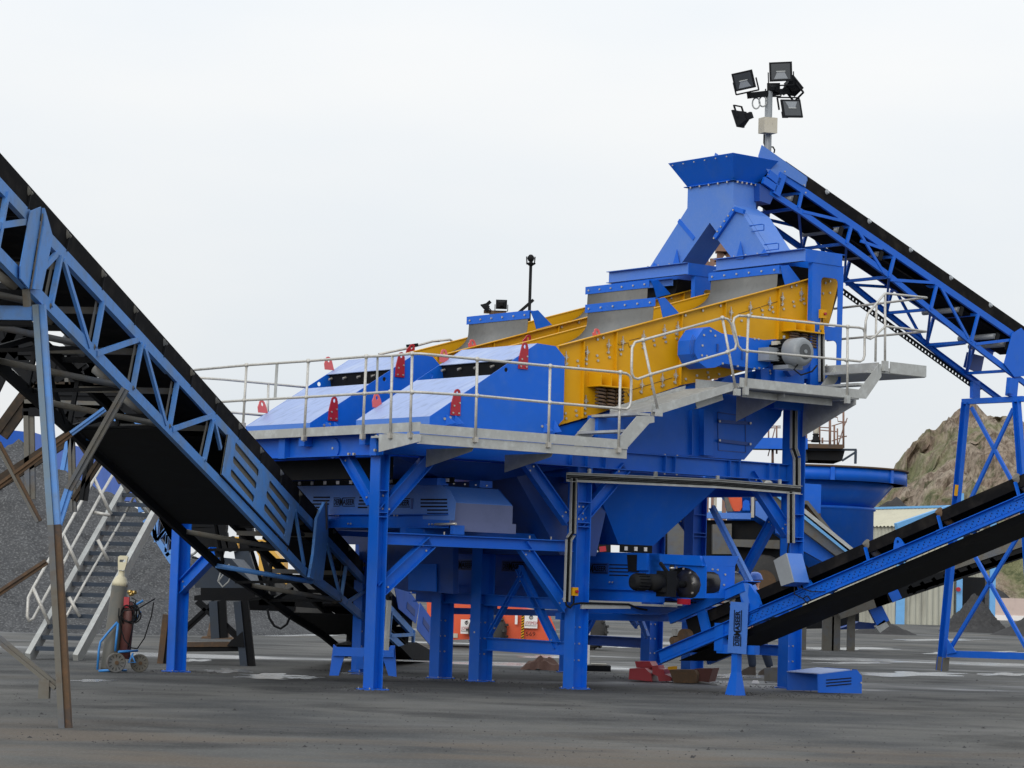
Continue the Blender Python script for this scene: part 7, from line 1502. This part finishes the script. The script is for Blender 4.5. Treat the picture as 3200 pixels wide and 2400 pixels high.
skin('trousers', [((c0x+.04, 0, 1.02), (.165, .13)), g_(0, 1.15), g_(14, 1.2), g_(15, 1.5), ((Vb[16][0][0]+.01, -.11, .12), .075), g_(18, 1.2), g_(19, 1.5), ((Vb[20][0][0]-.01, .11, .12), .075)], [(0, 1), (1, 2), (2, 3), (3, 4), (1, 5), (5, 6), (6, 7)], DENIM, per)
def pbuild(b, nm_): o = b.build(nm_, per); return o
PO = V((PX, PY, 0))
b = nb(BOOT)
for bx_, by_ in ((Vb[16][0][0], -.11), (Vb[20][0][0], .11)):
    c = PO+V((bx_, by_, 0)); b.hexa([c+V((x_, y_, 0)) for x_, y_ in ((-.24, -.03), (-.22, -.055), (-.05, -.05), (.06, -.045), (.07, 0), (.06, .045), (-.05, .05), (-.22, .055), (-.24, .03))], [c+V((x_, y_, h_)) for x_, y_, h_ in ((-.22, -.025, .05), (-.2, -.04, .07), (-.05, -.045, .15), (.05, -.04, .16), (.06, 0, .16), (.05, .04, .16), (-.05, .045, .15), (-.2, .04, .07), (-.22, .025, .05))])
pbuild(b, 'boots')
hc = PO+V((c0x-.035, 0, 1.70))
b = nb(HATB); b.lathe([(.145, 0), (.15, .01), (.135, .03), (.13, .07), (.10, .12), (.05, .145), (0, .15)], hc, V((-.06, 0, 1)), 24); b.hexa([hc+V(x_) for x_ in ((-.13, -.08, 0), (-.20, -.05, -.005), (-.20, .05, -.005), (-.13, .08, 0))], [hc+V(x_) for x_ in ((-.13, -.08, .012), (-.20, -.05, .006), (-.20, .05, .006), (-.13, .08, .012))]); pbuild(b, 'hard_hat')
b = nb(SKIN); fc = hc+V((-.085, 0, -.06)); b.hexa([fc+V(x_) for x_ in ((0, -.018, -.035), (-.045, -.012, -.035), (-.045, .012, -.035), (0, .018, -.035))], [fc+V(x_) for x_ in ((0, -.01, .03), (-.012, -.006, .03), (-.012, .006, .03), (0, .01, .03))])
for sy in (-1, 1): b.lathe([(.0, -.012), (.02, -.008), (.026, .004), (0, .01)], hc+V((.02, sy*.088, -.06)), V((0, sy, 0)), 10)
b.m(BLK)
for sy in (-1, 1): b.box(hc+V((-.088, sy*.034, -.035)), V((.006, 0, 0)), V((0, .014, 0)), Z*.006)
b.m(mat('lips', (.35, .12, .10), .5)); b.box(hc+V((-.088, 0, -.115)), V((.006, 0, 0)), V((0, .024, 0)), Z*.005); pbuild(b, 'face')
b = nb(SKIN)
for (wx, wy, wz) in (Vb[10][0], Vb[13][0]):
    c = PO+V((wx, wy, wz)); d = V((-.35, 0, -1)).normalized(); s_ = V((0, 1, 0)); f_ = d.cross(s_)
    b.box(c+d*.06, s_*.04, f_*.014, d*.05)
    for i, ln in enumerate((.065, .075, .07, .055)):
        p_ = c+d*.11+s_*(-.03+i*.02); b.tube(p_, p_+d*ln*.55+f_*.006, .009, 6); b.tube(p_+d*ln*.55+f_*.006, p_+d*ln+f_*.025, .008, 6)
    b.tube(c+d*.04+f_*.01, c+d*.09+f_*.05, .010, 6)
pbuild(b, 'hands')
